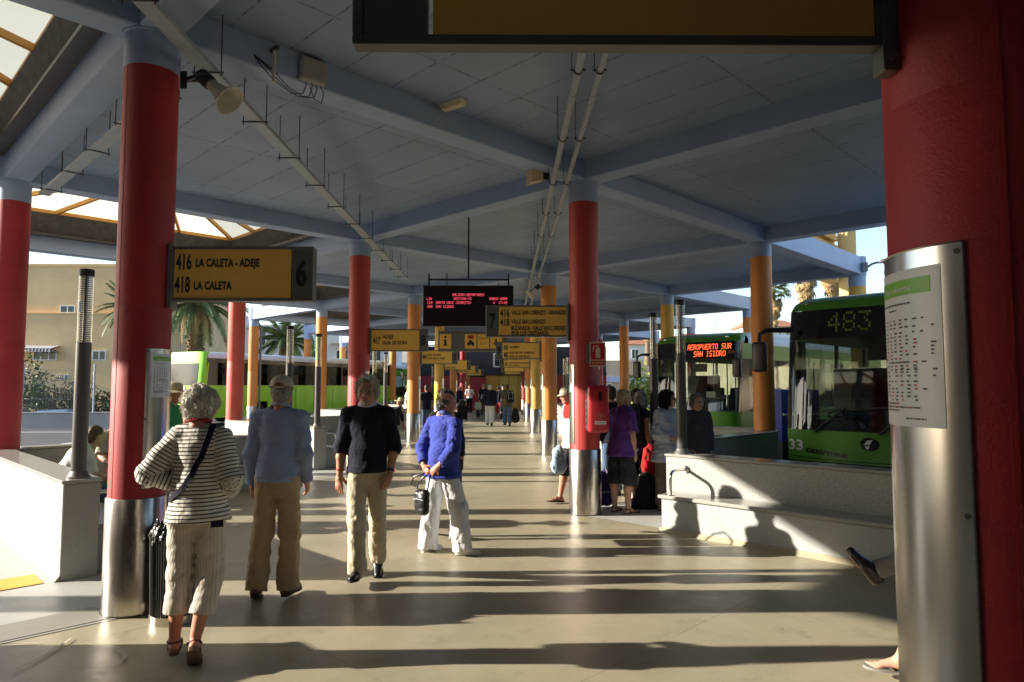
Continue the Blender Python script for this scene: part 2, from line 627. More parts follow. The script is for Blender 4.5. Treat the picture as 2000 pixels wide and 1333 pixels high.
# pale paved bays (where the buses put their noses) and the speckled strip along their edge
for k in range(-1, 6):
    y0 = 5.35 + 7.8 * k
    p = structure(sheet('bay_paving', [(-2.62, y0), (-3.62, y0 + .98), (-7.4, y0 + 4.75), (-7.4, y0 - 4.75), (-3.62, y0 - .98)], -0.004 if False else 0.004, PAVE))
    s = sheet('edge_strip', [(-2.6, y0 + .02), (-2.9, y0 - .22), (-6.9, y0 - 4.22), (-7.2, y0 - 3.98), (-3.2, y0 + .02)], 0.008, STRIP, p)
    y1 = 1.45 + 7.8 * k
    structure(sheet('bay_paving', [(.82, y1), (1.82, y1 - .98), (5.6, y1 - 4.75), (5.6, y1 + 4.75), (1.82, y1 + .98)], 0.004, PAVE))
mb = MB()
mb.add([(-4.26, 6.30, .010), (-7.26, 3.30, .010), (-6.98, 3.02, .010), (-3.98, 6.02, .010)], [(0, 1, 2, 3)])
mb.build('yellow_line', YELLOWLINE, fl, smooth=None)
# chalk scuffs
CHALK = mat('chalk_mark', (0.58, 0.53, 0.42), rough=.8, var=.25, vs=30)
def ribbon(pts, w, z):
    z = .012
    mb = MB()
    pts = [Vector((x, y, z)) for x, y in pts]
    vs = []
    for i, p in enumerate(pts):
        t = (pts[min(i + 1, len(pts) - 1)] - pts[max(i - 1, 0)]).normalized()
        n = Vector((-t.y, t.x, 0)) * w / 2 * (0.4 + 0.6 * math.sin(math.pi * (i + .5) / len(pts)))
        vs += [p - n, p + n]
    mb.add(vs, [(2 * i, 2 * i + 1, 2 * i + 3, 2 * i + 2) for i in range(len(pts) - 1)])
    return mb
ribbon([(-2.92 + .02 * math.sin(t * 3), 4.72 - t * .55) for t in [i / 10 for i in range(11)]], .022, .003).build('chalk_mark', CHALK, fl, None)
ribbon([(-2.62 + .25 * math.sin(a), 4.42 + .13 * math.cos(a) - .05 * a) for a in [i * .22 for i in range(13)]], .02, .003).build('chalk_mark', CHALK, fl, None)
ribbon([(-3.3 + t * .22, 4.62 + t * .02) for t in [i / 5 for i in range(6)]], .015, .003).build('chalk_mark', CHALK, fl, None)
# ------------------------------------------------------------------ the canopy: nodes, beams, slabs, skylights
XS = [-10.65, -6.75, -2.85, 1.05, 4.95, 8.85]
def node_y(ix, k):
    return (5.35 if ix % 2 == 0 else 1.45) + 7.8 * k
ZB, ZC, ZT = 4.48, 4.745, 4.93
canopy = thing('station_canopy', 'light blue concrete canopy of diagonal beams and ceiling slabs over the platform', 'canopy')
YMAX = 47
edges, nodes = set(), set()
cells = []
for ix, x in enumerate(XS[1:5], 1):
    for k in range(-1, 6):
        cy = (1.45 if ix % 2 == 0 else 5.35) + 7.8 * k
        if cy > YMAX - 2:
            continue
        cells.append((ix, x, cy))
        c4 = [(round(x - DX, 2), round(cy, 2)), (round(x, 2), round(cy - DX, 2)), (round(x + DX, 2), round(cy, 2)), (round(x, 2), round(cy + DX, 2))]
        for i in range(4):
            a, b = c4[i], c4[(i + 1) % 4]
            edges.add((min(a, b), max(a, b)))
        nodes.update(c4)
beam_me = {}
for a, b in sorted(edges):
    d = (Vector(b) - Vector(a)).normalized()
    sgn = d.y > 0
    if sgn not in beam_me:
        L2 = (Vector(b) - Vector(a)).length / 2 - 0.153
        mb = MB()
        mb.bar((-d.x * L2, -d.y * L2, (ZB + ZT) / 2), (d.x * L2, d.y * L2, (ZB + ZT) / 2), 0.30, ZT - ZB)
        beam_me[sgn] = mb.mesh('beam', BLUE, None, bevel=0.012, seg=1)
    link('beam', beam_me[sgn], canopy, ((a[0] + b[0]) / 2, (a[1] + b[1]) / 2, 0))
nb = MB().lathe([(0.222, ZB - .012), (0.222, ZT + .01)], 24).mesh('beam_node', BLUE, 40)
for x, y in sorted(nodes):
    link('beam_node', nb, canopy, (x, y, 0))
q = DX - 0.15 * math.sqrt(2) - .002
slab_me = MB().prism([(-q, 0), (0, -q), (q, 0), (0, q)], ZC, ZT - .012).mesh('ceiling_slab', CEIL, None)

# skylights: felt upstand, amber steel ribs, milky panels
FELT = mat('bitumen_felt', (0.06, 0.06, 0.058), rough=.9, var=.35, vs=6, bump=.25, bs=70, dirt=.2)
AMBER = mat('amber_steel', (0.56, 0.27, 0.05), rough=.5, var=.08, vs=4, dirt=.15)
def milk():
    m, nt, b = _new('milky_panel')
    N, L = nt.nodes, nt.links
    N.remove(b)
    tl = N.new('ShaderNodeBsdfTranslucent')
    df = N.new('ShaderNodeBsdfDiffuse')
    mx = N.new('ShaderNodeMixShader')
    mx.inputs[0].default_value = .22
    nz = N.new('ShaderNodeTexNoise')
    nz.inputs['Scale'].default_value = 1.4
    rp = N.new('ShaderNodeValToRGB')
    rp.color_ramp.elements[0].color = (.80, .71, .50, 1)
    rp.color_ramp.elements[1].color = (.90, .83, .65, 1)
    L.new(nz.outputs['Fac'], rp.inputs[0])
    L.new(rp.outputs[0], tl.inputs[0])
    L.new(rp.outputs[0], df.inputs[0])
    L.new(tl.outputs[0], mx.inputs[1])
    L.new(df.outputs[0], mx.inputs[2])
    L.new(mx.outputs[0], N['Material Output'].inputs[0])
    return m
MILK = milk()
def rot4(k):
    return Matrix.Rotation(k * math.pi / 2, 4, 'Z')
h = 2.75 - .152          # half side of the opening, in a frame turned by 45 degrees
hi = h - .12             # base of the pyramid
ZU, ZA = 5.24, 5.82      # top of upstand, apex
ups = MB()
for k in range(4):
    i0 = len(ups.v)
    ups.hexa([(-h, -h, ZB + .34), (h, -h, ZB + .34), (h - .08, -h + .08, ZB + .34), (-h + .08, -h + .08, ZB + .34),
              (-hi - .02, -hi - .02, ZU), (hi + .02, -hi - .02, ZU), (hi - .06, -hi + .06, ZU), (-hi + .06, -hi + .06, ZU)])
    ups.xf(rot4(k), i0)
ups_me = ups.mesh('upstand', FELT, None)
ledge = MB()
for k in range(4):
    i0 = len(ledge.v)
    ledge.hexa([(-h, -h, ZB + .30), (h, -h, ZB + .30), (h - .16, -h + .16, ZB + .30), (-h + .16, -h + .16, ZB + .30),
                (-h, -h, ZB + .345), (h, -h, ZB + .345), (h - .16, -h + .16, ZB + .345), (-h + .16, -h + .16, ZB + .345)])
    ledge.xf(rot4(k), i0)
ledge_me = ledge.mesh('upstand_ledge', DARK, None)
rib_mes, pan_mes = [], []
frac = [-1, -.5, 0, .5, 1]
apex = Vector((0, 0, ZA))
mbb = MB().bar((-hi, -hi, ZU + .03), (hi, -hi, ZU + .03), .09, .09)
base_rib = mbb.mesh('rib', AMBER, None)
for f in frac[:-1]:
    p = Vector((f * hi, -hi, ZU + .03))
    rib_mes.append(MB().bar(p, p.lerp(apex, .97), .055, .08).mesh('rib', AMBER, None))
midr = MB().bar(Vector((-hi, -hi, ZU + .03)).lerp(apex, .52), Vector((hi, -hi, ZU + .03)).lerp(apex, .52), .05, .05).mesh('rib', AMBER, None)
for i in range(4):
    p, r2 = Vector((frac[i] * hi, -hi, ZU + .085)), Vector((frac[i + 1] * hi, -hi, ZU + .085))
    ap = apex + Vector((0, 0, .06))
    pm, rm = p.lerp(ap, .52), r2.lerp(ap, .52)
    pan_mes.append(MB().add([p, r2, rm, pm], [(0, 1, 2, 3)]).mesh('panel', MILK, None))
    pan_mes.append(MB().add([pm, rm, ap], [(0, 1, 2)]).mesh('panel', MILK, None))
for ix, x, cy in cells:
    if ix == 1:
        if cy > 38:
            continue
        sk = bpy.data.objects.new('skylight', None)
        COL.objects.link(sk)
        sk.parent = canopy
        sk.location = (x, cy, 0)
        sk.rotation_euler = (0, 0, R(45))
        link('upstand', ups_me, sk)
        link('upstand_ledge', ledge_me, sk)
        for k in range(4):
            rz = (0, 0, k * math.pi / 2)
            link('rib', base_rib, sk, rot=rz)
            link('rib', midr, sk, rot=rz)
            for me in rib_mes:
                link('rib', me, sk, rot=rz)
            for me in pan_mes:
                link('panel', me, sk, rot=rz)
    else:
        link('ceiling_slab', slab_me, canopy, (x, cy, 0))

# ------------------------------------------------------------------ columns
GREEN = mat('notice_green', (0.22, 0.52, 0.05), rough=.4, var=.05)
GREYINK = mat('print_grey', (0.10, 0.10, 0.11), rough=.6, var=.1)
REDINK = mat('print_red', (0.55, 0.12, 0.08), rough=.6, var=.1)
shaft_me, base_me = {}, None
def shaft(c):
    if c not in shaft_me:
        mb = MB().lathe([(.2, .84), (.2, 2.3), (.1992, 2.303), (.1992, 2.307), (.2, 2.31), (.2, 4.195)], 56)
        mb.bar((.199, 0, .86), (.199, 0, 4.19), .012, .006, up=(1, 0, 0))
        mb.xf(Matrix.Rotation(R(-120), 4, 'Z'))
        shaft_me[c] = mb.mesh('shaft', COLPAINT[c], 40)
    return shaft_me[c]
base_me = MB().lathe([(.214, .01), (.214, .852), (.210, .858), (.2, .858)], 64).add(
    [(.2145 * math.cos(a), .2145 * math.sin(a), z) for z in (.012, .85) for a in (R(-31), R(-30))], [(0, 1, 3, 2)]).mesh('steel_base', STEEL, 40)
foot_me = MB().lathe([(.222, -.01), (.222, .012), (.2, .014)], 48).mesh('base_ring', DARK, 40)
collar_me = MB().lathe([(.2006, 4.195), (.2006, ZB)], 56).mesh('collar', BLUE, 40)
pipe_me = MB().tube([(.27, .05, .2), (.27, .05, 4.05), (.25, .04, 4.2), (.12, .02, 4.42)], .045, 12).mesh('downpipe', GREYM, 40)

def curved(ang0, ang1, z0, z1, r, thick, n=16):
    mb = MB()
    vs = []
    for rr in (r, r + thick):
        for z in (z0, z1):
            for i in range(n + 1):
                a = ang0 + (ang1 - ang0) * i / n
                vs.append((rr * math.cos(a), rr * math.sin(a), z))
    w = n + 1
    fs = []
    for i in range(n):
        fs += [(2 * w + i, 2 * w + i + 1, 3 * w + i + 1, 3 * w + i), (i + 1, i, w + i, w + i + 1),
               (w + i, 3 * w + i, 3 * w + i + 1, w + i + 1)[::-1], (i, i + 1, 2 * w + i + 1, 2 * w + i)]
    fs += [(0, 2 * w, 3 * w, w), (n, w + n, 3 * w + n, 2 * w + n)]
    mb.add(vs, fs)
    return mb

PANEL = mat('notice_steel', (0.58, 0.565, 0.53), rough=0.24, metal=1.0, var=0.03, vs=2.5, rvar=0.05, dirt=0.05, bump=.01, bs=7)
notice_cache = {}
def notice(parent, ctr, detail=2):
    """curved steel plate with a printed timetable, on the column side that faces the walkway"""
    key = (round(ctr, 2), detail)
    if key not in notice_cache:
        a = R(41)
        d = {}
        d['plate'] = curved(ctr - a, ctr + a, .93, 1.985, .2015, .006, 20).mesh('notice_panel', PANEL, 35, bevel=.003, seg=1)
        s = R(29)
        d['sheet'] = curved(ctr - s, ctr + s, 1.615, 1.945, .208, .0008, 16).mesh('timetable_sheet', PAPER, 35)
        d['head'] = curved(ctr - s * .93, ctr + s * .8, 1.892, 1.925, .2092, .0004, 14).mesh('green_header', GREEN, 35)
        rows, rr = MB(), random.Random(3)
        def patch(mb, a0, a1, z, hh, mi=0):
            mb.add([(.2097 * math.cos(q_), .2097 * math.sin(q_), zz) for q_, zz in ((a0, z), (a1, z), (a1, z + hh), (a0, z + hh))], [(0, 1, 2, 3)], mi)
        if detail:
            cols_ = [-.86 + i * .205 for i in range(9)]
            for z_top, n in ((1.838, 11), (1.735, 8)):
                for rI in range(n + 3):
                    z = z_top - rI * .0078 - (.004 if rI > 2 else 0)
                    for ci, cx in enumerate(cols_):
                        if rr.random() < (.35 if rI < 3 else .18) or (ci > 6 and rr.random() < .6):
                            continue
                        w = rr.uniform(.06, .12)
                        x = cx + rr.uniform(-.01, .03)
                        patch(rows, ctr - s * .98 + s * (x + 1) * .98, ctr - s * .98 + s * (x + w + 1) * .98, z, .0036, 1 if (rI > 3 and rr.random() < .22) else 0)
            for z, x0, x1, m in ((1.872, -.8, .35, 0), (1.860, -.45, -.1, 0), (1.748, -.5, .2, 0), (1.66, -.85, -.2, 0), (1.653, -.85, .5, 0), (1.646, -.85, -.1, 0), (1.630, .1, .62, 0)):
                x = x0
                while x < x1:
                    w = rr.uniform(.04, .13)
                    patch(rows, ctr + s * x, ctr + s * min(x1, x + w), z, .0036, m)
                    x += w + .02
        d['rows'] = rows.mesh('printed_rows', [GREYINK, REDINK], None)
        hd = MB()
        text_mb(hd, 'titsa informa', 0, 1.9005, .0125, w=.11)
        hd.v = [(.2101 * math.cos(ctr - s * .66 + x / .2101), .2101 * math.sin(ctr - s * .66 + x / .2101), z) for x, y, z in hd.v]
        d['htxt'] = hd.mesh('header_lettering', PAPER, None)
        sc_ = MB()
        for aa in (-.92, .92):
            for z in (.95, 1.45, 1.965):
                t = ctr + a * aa
                sc_.tube([(.2 * math.cos(t), .2 * math.sin(t), z), (.2098 * math.cos(t), .2098 * math.sin(t), z)], .006, 8)
        d['screws'] = sc_.mesh('screws', DARK, None)
        notice_cache[key] = d
    d = notice_cache[key]
    p = link('notice_panel', d['plate'], parent)
    link('timetable_sheet', d['sheet'], p)
    link('screw_set', d['screws'], p)
    if detail:
        link('green_header', d['head'], p)
        link('header_lettering', d['htxt'], p)
        link('printed_rows', d['rows'], p)
    return p

COLS = {  # (x index, k): colour, label
    (3, 0): ('red', 'large dark red column in the right foreground with a curved steel timetable plate'),
    (3, 1): ('brick', 'red column carrying the fire extinguisher box'),
    (3, 2): ('orange', 'orange column behind sign 7 on the right of the walkway, with steel base'),
    (3, 3): ('yellow', 'slim yellow column with steel base on the right of the walkway, left of the nearer orange one'),
    (3, 4): ('orange', 'small distant orange column on the right of the walkway'),
    (3, 5): ('red', 'farthest red column on the right of the walkway'),
    (2, 0): ('red', 'big red column carrying the sign with number 6'),
    (2, 1): ('brick', 'red column carrying the sign with number 8'),
    (2, 2): ('orange', 'orange column carrying the sign with number 10'),
    (2, 3): ('yellow', 'yellow column carrying the sign with number 12'),
    (2, 4): ('orange', 'orange column carrying the sign with number 14, beside the standing suitcase'),
    (2, 5): ('red', 'red column carrying the sign with number 16 near the end wall'),
    (1, 1): ('red', 'red column with light blue collar at the left picture edge above the low wall'),
    (1, 2): ('coral', 'coral red column standing in front of the rear of the coach'),
    (1, 3): ('orange', 'orange column in front of the middle of the green coach'),
    (1, 4): ('orange', 'orange column in front of the nose of the green coach'),
    (0, 1): ('red', 'red column outside the left picture edge by the road'),
    (0, 2): ('coral', 'coral column with a dark downpipe beside the foremost red column'),
    (0, 3): ('orange', 'orange column with a dark downpipe right of the coral column'),
    (0, 4): ('orange', 'short looking far orange column behind the green coach'),
    (4, 1): ('orange', 'orange column between the two green buses'),
    (4, 2): ('yellow', 'yellow column behind the lamp post at the left of the bus to the airport'),
    (4, 3): ('orange', 'orange column right of the fire extinguisher box in the distance'),
    (4, 4): ('red', 'distant thin red column just right of the extinguisher column'),
    (5, 2): ('yellow', 'yellow column rising behind the roof of bus 483'),
    (5, 3): ('orange', 'orange column behind the roof of the bus to the airport'),
    (5, 4): ('red', 'red column in the distance behind the bus mirror'),
    (5, 5): ('red', 'far red column beyond the waiting people on the right')}
column_of = {}
for x, y in sorted(nodes):
    ix = min(range(6), key=lambda i: abs(XS[i] - x))
    k = round((y - node_y(ix, 0)) / 7.8)
    if (ix, k) in COLS:
        c, lab = COLS[(ix, k)]
    else:
        c, lab = ('red' if y < 10 else 'orange'), None
        if y > 0 and (ix, k) != (0, 0) and (ix, k) != (4, 0) and (ix, k) != (5, 0) and (ix, k) != (5, 1) and y > 50:
            continue
        lab = 'column of the canopy standing outside the picture'
    col = thing('canopy_column', lab, 'column', (x, y, 0), 0, 'round painted columns of the canopy')
    column_of[(ix, k)] = col
    link('shaft', shaft(c), col)
    link('steel_base', base_me, col)
    link('base_ring', foot_me, col)
    link('collar', collar_me, col)
    if ix == 0:
        link('downpipe', pipe_me, col)
    if ix == 3 and k >= 0:
        notice(col, R(180), 2 if k < 3 else 0)
    if ix == 2 and k >= 0:
        notice(col, R(-14) if k == 0 else 0.0, 2 if k < 2 else 0)
# ------------------------------------------------------------------ low terrazzo walls with benches, lamps on their ends
PLASTER = mat('bench_plaster', (0.36, 0.375, 0.365), rough=.5, var=.10, vs=4, bump=.2, bs=90, dirt=.25)
CAP = mat('polished_granite_cap', (0.33, 0.33, 0.30), rough=.16, var=.2, vs=150)
def low_wall_meshes(L):
    d = {}
    d['wall_body'] = MB().box(0, L, -.145, .145, 0, .835).mesh('wall_body', GRANITE, None, bevel=.008, seg=1)
    d['coping'] = MB().box(-.012, L, -.158, .158, .837, .868).mesh('coping', CAP, None, bevel=.005, seg=1)
    d['skirting'] = MB().hexa([(.0, -.19, 0), (L, -.19, 0), (L, -.1455, 0), (.0, -.1455, 0), (.0, -.15, .05), (L, -.15, .05), (L, -.1455, .05), (.0, -.1455, .05)]).mesh('skirting', FLOOR, None)
    d['bench_front'] = MB().box(.16, L - .1, .1475, .515, 0, .385).mesh('bench_front', PLASTER, None, bevel=.01, seg=1)
    d['bench_skirting'] = MB().hexa([(.14, .517, 0), (L - .1, .517, 0), (L - .1, .56, 0), (.14, .56, 0), (.14, .517, .05), (L - .1, .517, .05), (L - .1, .525, .05), (.14, .525, .05)]).mesh('bench_skirting', FLOOR, None)
    d['bench_seat'] = MB().box(.13, L - .1, .1475, .55, .387, .43).mesh('bench_seat', CAP, None, bevel=.012, seg=2)
    pts = [(.28, .50, .43), (.28, .50, .62)]
    for a in range(0, 91, 15):
        pts.append((.28, .50 - .08 * (1 - math.cos(R(a))), .62 + .08 * math.sin(R(a))))
    pts += [(.28, .16, .70)]
    d['armrest'] = MB().tube(pts, .019, 14).lathe([(.045, .0), (.045, .012), (.02, .016)], 20, (.28, .50, .431)).mesh('armrest', CHROME, 40)
    fl_ = MB().lathe([(.045, .0), (.045, .012), (.02, .016)], 20)
    fl_.xf(Matrix.Translation((.28, .1475, .70)) @ Matrix.Rotation(R(-90), 4, 'X'))
    d['armrest_flange'] = fl_.mesh('armrest_flange', CHROME, 40)
    return d
WALL_L = 4.05
LW = low_wall_meshes(WALL_L)
LWm = {k: None for k in LW}
def mirror_me(me):
    c = me.copy()
    c.transform(Matrix.Scale(-1, 4, (0, 1, 0)))
    c.flip_normals()
    return c
LWm = {k: mirror_me(m) for k, m in LW.items()}
def low_wall(x, y, ang, side, label):
    t = thing('bench_wall', label, 'wall', (x, y, 0), ang, 'low terrazzo walls with benches')
    for nm, me in (LW if side > 0 else LWm).items():
        link(nm, me, t)
    return t

LG = glass('lamp_glass', (0.92, 0.93, 0.92))
LOUV = mat('lamp_louvre', (0.55, 0.55, 0.53), rough=.25, metal=.9, var=.1)
lamp_me = {
    'base_flange': MB().lathe([(.095, 0), (.095, .015), (.078, .03), (.072, .055), (.064, .065)], 32).mesh('base_flange', GREYM, 40),
    'pole': MB().lathe([(.0625, .03), (.0625, 1.225), (.058, 1.23)], 32).mesh('pole', mat('lamp_pole_paint', (0.075, 0.077, 0.075), rough=.34, var=.1, vs=5, dirt=.1), 40),
    'glass_tube': MB().lathe([(.0605, 1.23), (.0605, 1.845)], 32, cap=False).mesh('glass_tube', LG, 40),
    'lamp_cap': MB().lathe([(.064, 1.842), (.064, 1.895), (.058, 1.905), (0.0, 1.908)], 32).mesh('lamp_cap', BLACK, 40)}
lv = MB()
for i in range(30):
    lv.lathe([(.034, 0), (.052, .006), (.052, .0085), (.034, .003)], 20, (0, 0, 1.24 + i * .02))
lv.lathe([(.018, 1.235), (.018, 1.84)], 12)
lamp_me['louvre_stack'] = lv.mesh('louvre_stack', LOUV, 40)
def lamp(x, y, z, label):
    t = thing('bollard_lamp', label, 'lamp', (x, y, z), 0, 'tall cylindrical lamps on the ends of the low walls')
    for nm, me in lamp_me.items():
        link(nm, me, t)
LAMP_LAB = {(6, 1): 'tall cylindrical lamp on the sunlit wall end at the far left', (6, -1): 'cylindrical lamp left of the camera outside the picture',
            (8, -1): 'cylindrical lamp right behind the cap of the man in pale blue', (8, 1): 'cylindrical lamp between the man in pale blue and the man in navy',
            (10, -1): 'slim cylindrical lamp touching the right edge of the column with the Adeje sign', (10, 1): 'slim cylindrical lamp by the woman in the sun hat',
            (12, -1): 'thin cylindrical lamp left of the yellow column', (12, 1): 'thin cylindrical lamp right of the yellow column',
            (14, -1): 'tiny cylindrical lamp left of the suitcase', (14, 1): 'tiny cylindrical lamp behind the suitcase column',
            (5, -1): 'cylindrical lamp behind the camera outside the picture', (5, 1): 'cylindrical lamp hidden by the foreground column',
            (7, -1): 'tall cylindrical lamp on the end of the sunlit bench wall', (7, 1): 'dark cylindrical lamp behind the woman in sunglasses',
            (9, -1): 'cylindrical lamp just left of the extinguisher column', (9, 1): 'cylindrical lamp hidden behind the extinguisher column',
            (11, -1): 'distant cylindrical lamp between the yellow and orange columns on the right', (11, 1): 'distant cylindrical lamp behind the right hand yellow column',
            (13, -1): 'farthest cylindrical lamp but one on the right', (13, 1): 'farthest cylindrical lamp on the right'}
ordn = {0: 'nearest', 1: 'second', 2: 'third', 3: 'fourth'}
for k in range(0, 5):
    n = 6 + 2 * k
    yc = 5.35 + 7.8 * k
    x0 = -2.85 - .93
    for s, w in ((1, 'far'), (-1, 'near')):
        if k == 0 and s < 0:
            pass
        ye = yc + s * .83
        low_wall(x0, ye, R(180 - 45 * s), -s, f'grey terrazzo bench wall on the {w} side of the column with sign {n}')
        lamp(x0 - .10, ye + s * .10, .868, LAMP_LAB[(n, s)])
    n = 5 + 2 * k
    yc = 1.45 + 7.8 * k
    x0 = 1.05 + 1.01
    for s, w in ((1, 'far'), (-1, 'near')):
        ye = yc + s * .68
        low_wall(x0, ye, R(45 * s), s, f'grey terrazzo bench wall on the {w} side of the column with sign {n}' if k else 'grey terrazzo bench wall beyond the big foreground column, with seated people' if s > 0 else 'grey terrazzo bench wall beside the big foreground column out of view')
        lamp(x0 + .10, ye + s * .10, .868, LAMP_LAB[(n, s)])

# ------------------------------------------------------------------ platform signs
def sign(k, left, num, lines, label):
    x = (-2.85 if left else 1.05)
    y = (5.35 if left else 1.45) + 7.8 * k
    t = thing('platform_sign', label, 'sign', (x, y, 0), 0, 'amber platform signs on the columns')
    sx = 1 if left else -1
    a, b = .225 * sx, (1.385 if (k == 0 and not left) else 1.335) * sx
    x0, x1 = min(a, b), max(a, b)
    z0, z1 = (2.437, 2.867) if (k == 0 and not left) else (2.36, 2.79)
    T = .6 if (k == 0 and not left) else 1.0
    mb = MB()
    mb.box(x0, x1, -.05, .05, z0, z0 + .022).box(x0, x1, -.05, .05, z1 - .022, z1)
    mb.box(x0, x0 + .022, -.0505, .0505, z0 + .022, z1 - .022).box(x1 - .022, x1, -.0505, .0505, z0 + .022, z1 - .022)
    mb.build('frame', GREYM, t, None, bevel=.003, seg=1)
    nw = .15
    if left:
        fx0, fx1, nx0, nx1 = x0 + .024, x1 - nw - .024, x1 - nw - .012, x1 - .024
    else:
        nx0, nx1, fx0, fx1 = x0 + .024, x0 + nw + .012, x0 + nw + .024, x1 - .024
    face = MB().box(fx0, fx1, -.040, .040, z0 + .0225, z1 - .0225).build('face_panel', SIGNY, t, None)
    npn = MB().box(nx0, nx1, -.044, .044, z0 + .0225, z1 - .0225).build('number_panel', GREYM, t, None)
    mb = MB()
    for bx in ((.2, .235) if left else (-.235, -.2),):
        mb.box(bx[0], bx[1], -.058, .058, z0 - .055, z1 + .02)
    for zz in (z0 - .03, z1 + .0):
        for yy in (-.062,):
            cx = (.218 if left else -.218)
            mb.lathe([(.009, 0), (.009, .012)], 8, (cx, 0, 0))
            mb.xf(Matrix.Translation((cx, yy, zz)) @ Matrix.Rotation(R(90), 4, 'X') @ Matrix.Translation((-cx, 0, 0)), len(mb.v) - 16)
    mb.build('bracket', GREYM, t, 35, bevel=.004, seg=1)
    if T < 1:
        for o_ in t.children:
            o_.scale = (1, .4, 1)
    tx = MB()
    for (s, fx, zt, hh, ww) in lines:      # fractions of the face from its left, metres down from the top
        text_mb(tx, s, fx0 + fx, z1 - zt - hh, hh, w=ww, bold=.030 if hh > .1 else .034, y=-.0405)
    if tx.v:
        tx.build('lettering', INK, face, None)
    tn = MB()
    if num:
        text_mb(tn, str(num), (nx0 + nx1) / 2, z1 - .105 - .20, .20, w=(.088 if num < 10 else .118), bold=.04, y=-.0445, align='C')
        tn.build('number_lettering', INK, npn, None)
    return t
sign(0, True, 6, [('416', .012, .055, .125, .122), ('LA CALETA - ADEJE', .165, .095, .064, .50),
                  ('418', .005, .235, .125, .122), ('LA CALETA', .158, .275, .064, .295)], 'amber sign with number 6 and the lines 416 and 418 to La Caleta')
sign(1, True, 8, [('417', .03, .15, .13, .14), ('ADEJE', .21, .11, .072, .21), ('GUIA DE ISORA', .21, .225, .072, .48)], 'amber sign with number 8 and the line 417 to Adeje')
sign(2, True, 10, [('460', .02, .13, .13, .14), ('GUIA DE ISORA', .18, .11, .06, .42), ('ICOD DE LOS VINOS', .18, .22, .06, .53)], 'amber sign with number 10 and the line 460')
sign(3, True, 12, [('COSTA ADEJE', .03, .30, .06, .42)], 'amber sign with number 12 hanging over the far walkway')
sign(4, True, 14, [('COSTA ADEJE', .03, .30, .05, .5)], 'small amber sign with number 14 in the distance')
sign(5, True, 16, [], 'smallest amber sign with number 16 in front of the end wall')
sign(0, False, 5, [], 'dark underlit sign at the top edge hanging over the camera')
sign(1, False, 7, [('416', .02, .05, .105, .125), ('VALLE SAN LORENZO - GRANADILLA', .17, .065, .06, .80), ('418', .02, .175, .105, .125),
                   ('VALLE SAN LORENZO', .17, .19, .06, .465), ('BUZANADA - VALLE SAN LORENZO', .17, .278, .06, .755), ('(POR LOS CRISTIANOS)', .17, .348, .06, .50)],
     'amber sign with number 7 and the lines 416 and 418 to Valle San Lorenzo')
sign(2, False, 9, [('450', .03, .07, .125, .115), ('SAN ISIDRO', .18, .095, .055, .25), ('483', .03, .25, .125, .115),
                   ('GOLF DEL SUR - EL MEDANO', .18, .235, .055, .62), ('(POR LOS CRISTIANOS)', .18, .33, .055, .50)], 'amber sign with number 9 and the lines 450 and 483')
sign(3, False, 11, [('467', .02, .06, .11, .115), ('(POR LOS CRISTIANOS)', .18, .09, .05, .5), ('455', .02, .24, .11, .115),
                    ('LAS GALLETAS-COSTA DEL SILENCIO', .18, .235, .05, .74), ('(POR LA CAMELLA)', .18, .32, .05, .40)], 'amber sign with number 11 hanging behind the sign with number 9')
sign(4, False, 13, [], 'small amber sign with number 13 behind the sign with number 11')
sign(5, False, 15, [], 'smallest amber sign with number 15 at the far right of the walkway')

# ------------------------------------------------------------------ departures board and the information sign
LEDR = emit('led_red', (1.0, 0.10, 0.14), 0.75)
LEDDIM = mat('led_unlit', (0.045, 0.006, 0.016), rough=.6, var=.2)
def dotmatrix(name, a, b, n):
    m, nt, bs_ = _new(name)
    N, L = nt.nodes, nt.links
    tc = N.new('ShaderNodeTexCoord')
    mp = N.new('ShaderNodeMapping')
    mp.inputs['Scale'].default_value = (n, n, n)
    L.new(tc.outputs['Object'], mp.inputs[0])
    w = []
    for ax in ('X', 'Z'):
        wv = N.new('ShaderNodeTexWave')
        wv.bands_direction = ax
        wv.inputs['Scale'].default_value = 1
        L.new(mp.outputs[0], wv.inputs['Vector'])
        w.append(wv.outputs['Fac'])
    mu = N.new('ShaderNodeMath')
    mu.operation = 'MULTIPLY'
    L.new(w[0], mu.inputs[0])
    L.new(w[1], mu.inputs[1])
    mx = N.new('ShaderNodeMixRGB')
    mx.inputs[1].default_value = (*a, 1)
    mx.inputs[2].default_value = (*b, 1)
    L.new(mu.outputs[0], mx.inputs[0])
    L.new(mx.outputs[0], bs_.inputs['Base Color'])
    bs_.inputs['Roughness'].default_value = .35
    return m
BY = 12.0
bx0, bx1, bz0, bz1 = -1.485, .118, 2.745, 3.47
t = thing('departures_board', 'black hanging departures board with red dot lettering', 'display board', ((bx0 + bx1) / 2, BY, 0))
W = (bx1 - bx0) / 2
MB().box(-W, W, -.02, .14, bz0, bz1).build('case', BLACK, t, None, bevel=.008, seg=1)
scr = MB().box(-W + .02, W - .02, -.0245, -.021, bz0 + .02, bz1 - .02).build('screen', dotmatrix('unlit_dot_screen', (.006, .004, .006), (.022, .006, .012), 26), t, None)
mb = MB()
px = .0064
zl = [bz1 - .145, bz1 - .215, bz1 - .285, bz1 - .355]
def bl(s, xp, z):
    led_text(mb, s, -W + (xp - 825) / 178 * (bx1 - bx0), z, px, y=-.0262, aspect=.82, dot=.8)
bl('SALIDAS-DEPARTURES', 883, zl[0])
bl('LIN', 833, zl[1]); bl('DESTINO-TO', 886, zl[1]); bl('DARSN HORA', 956, zl[1])
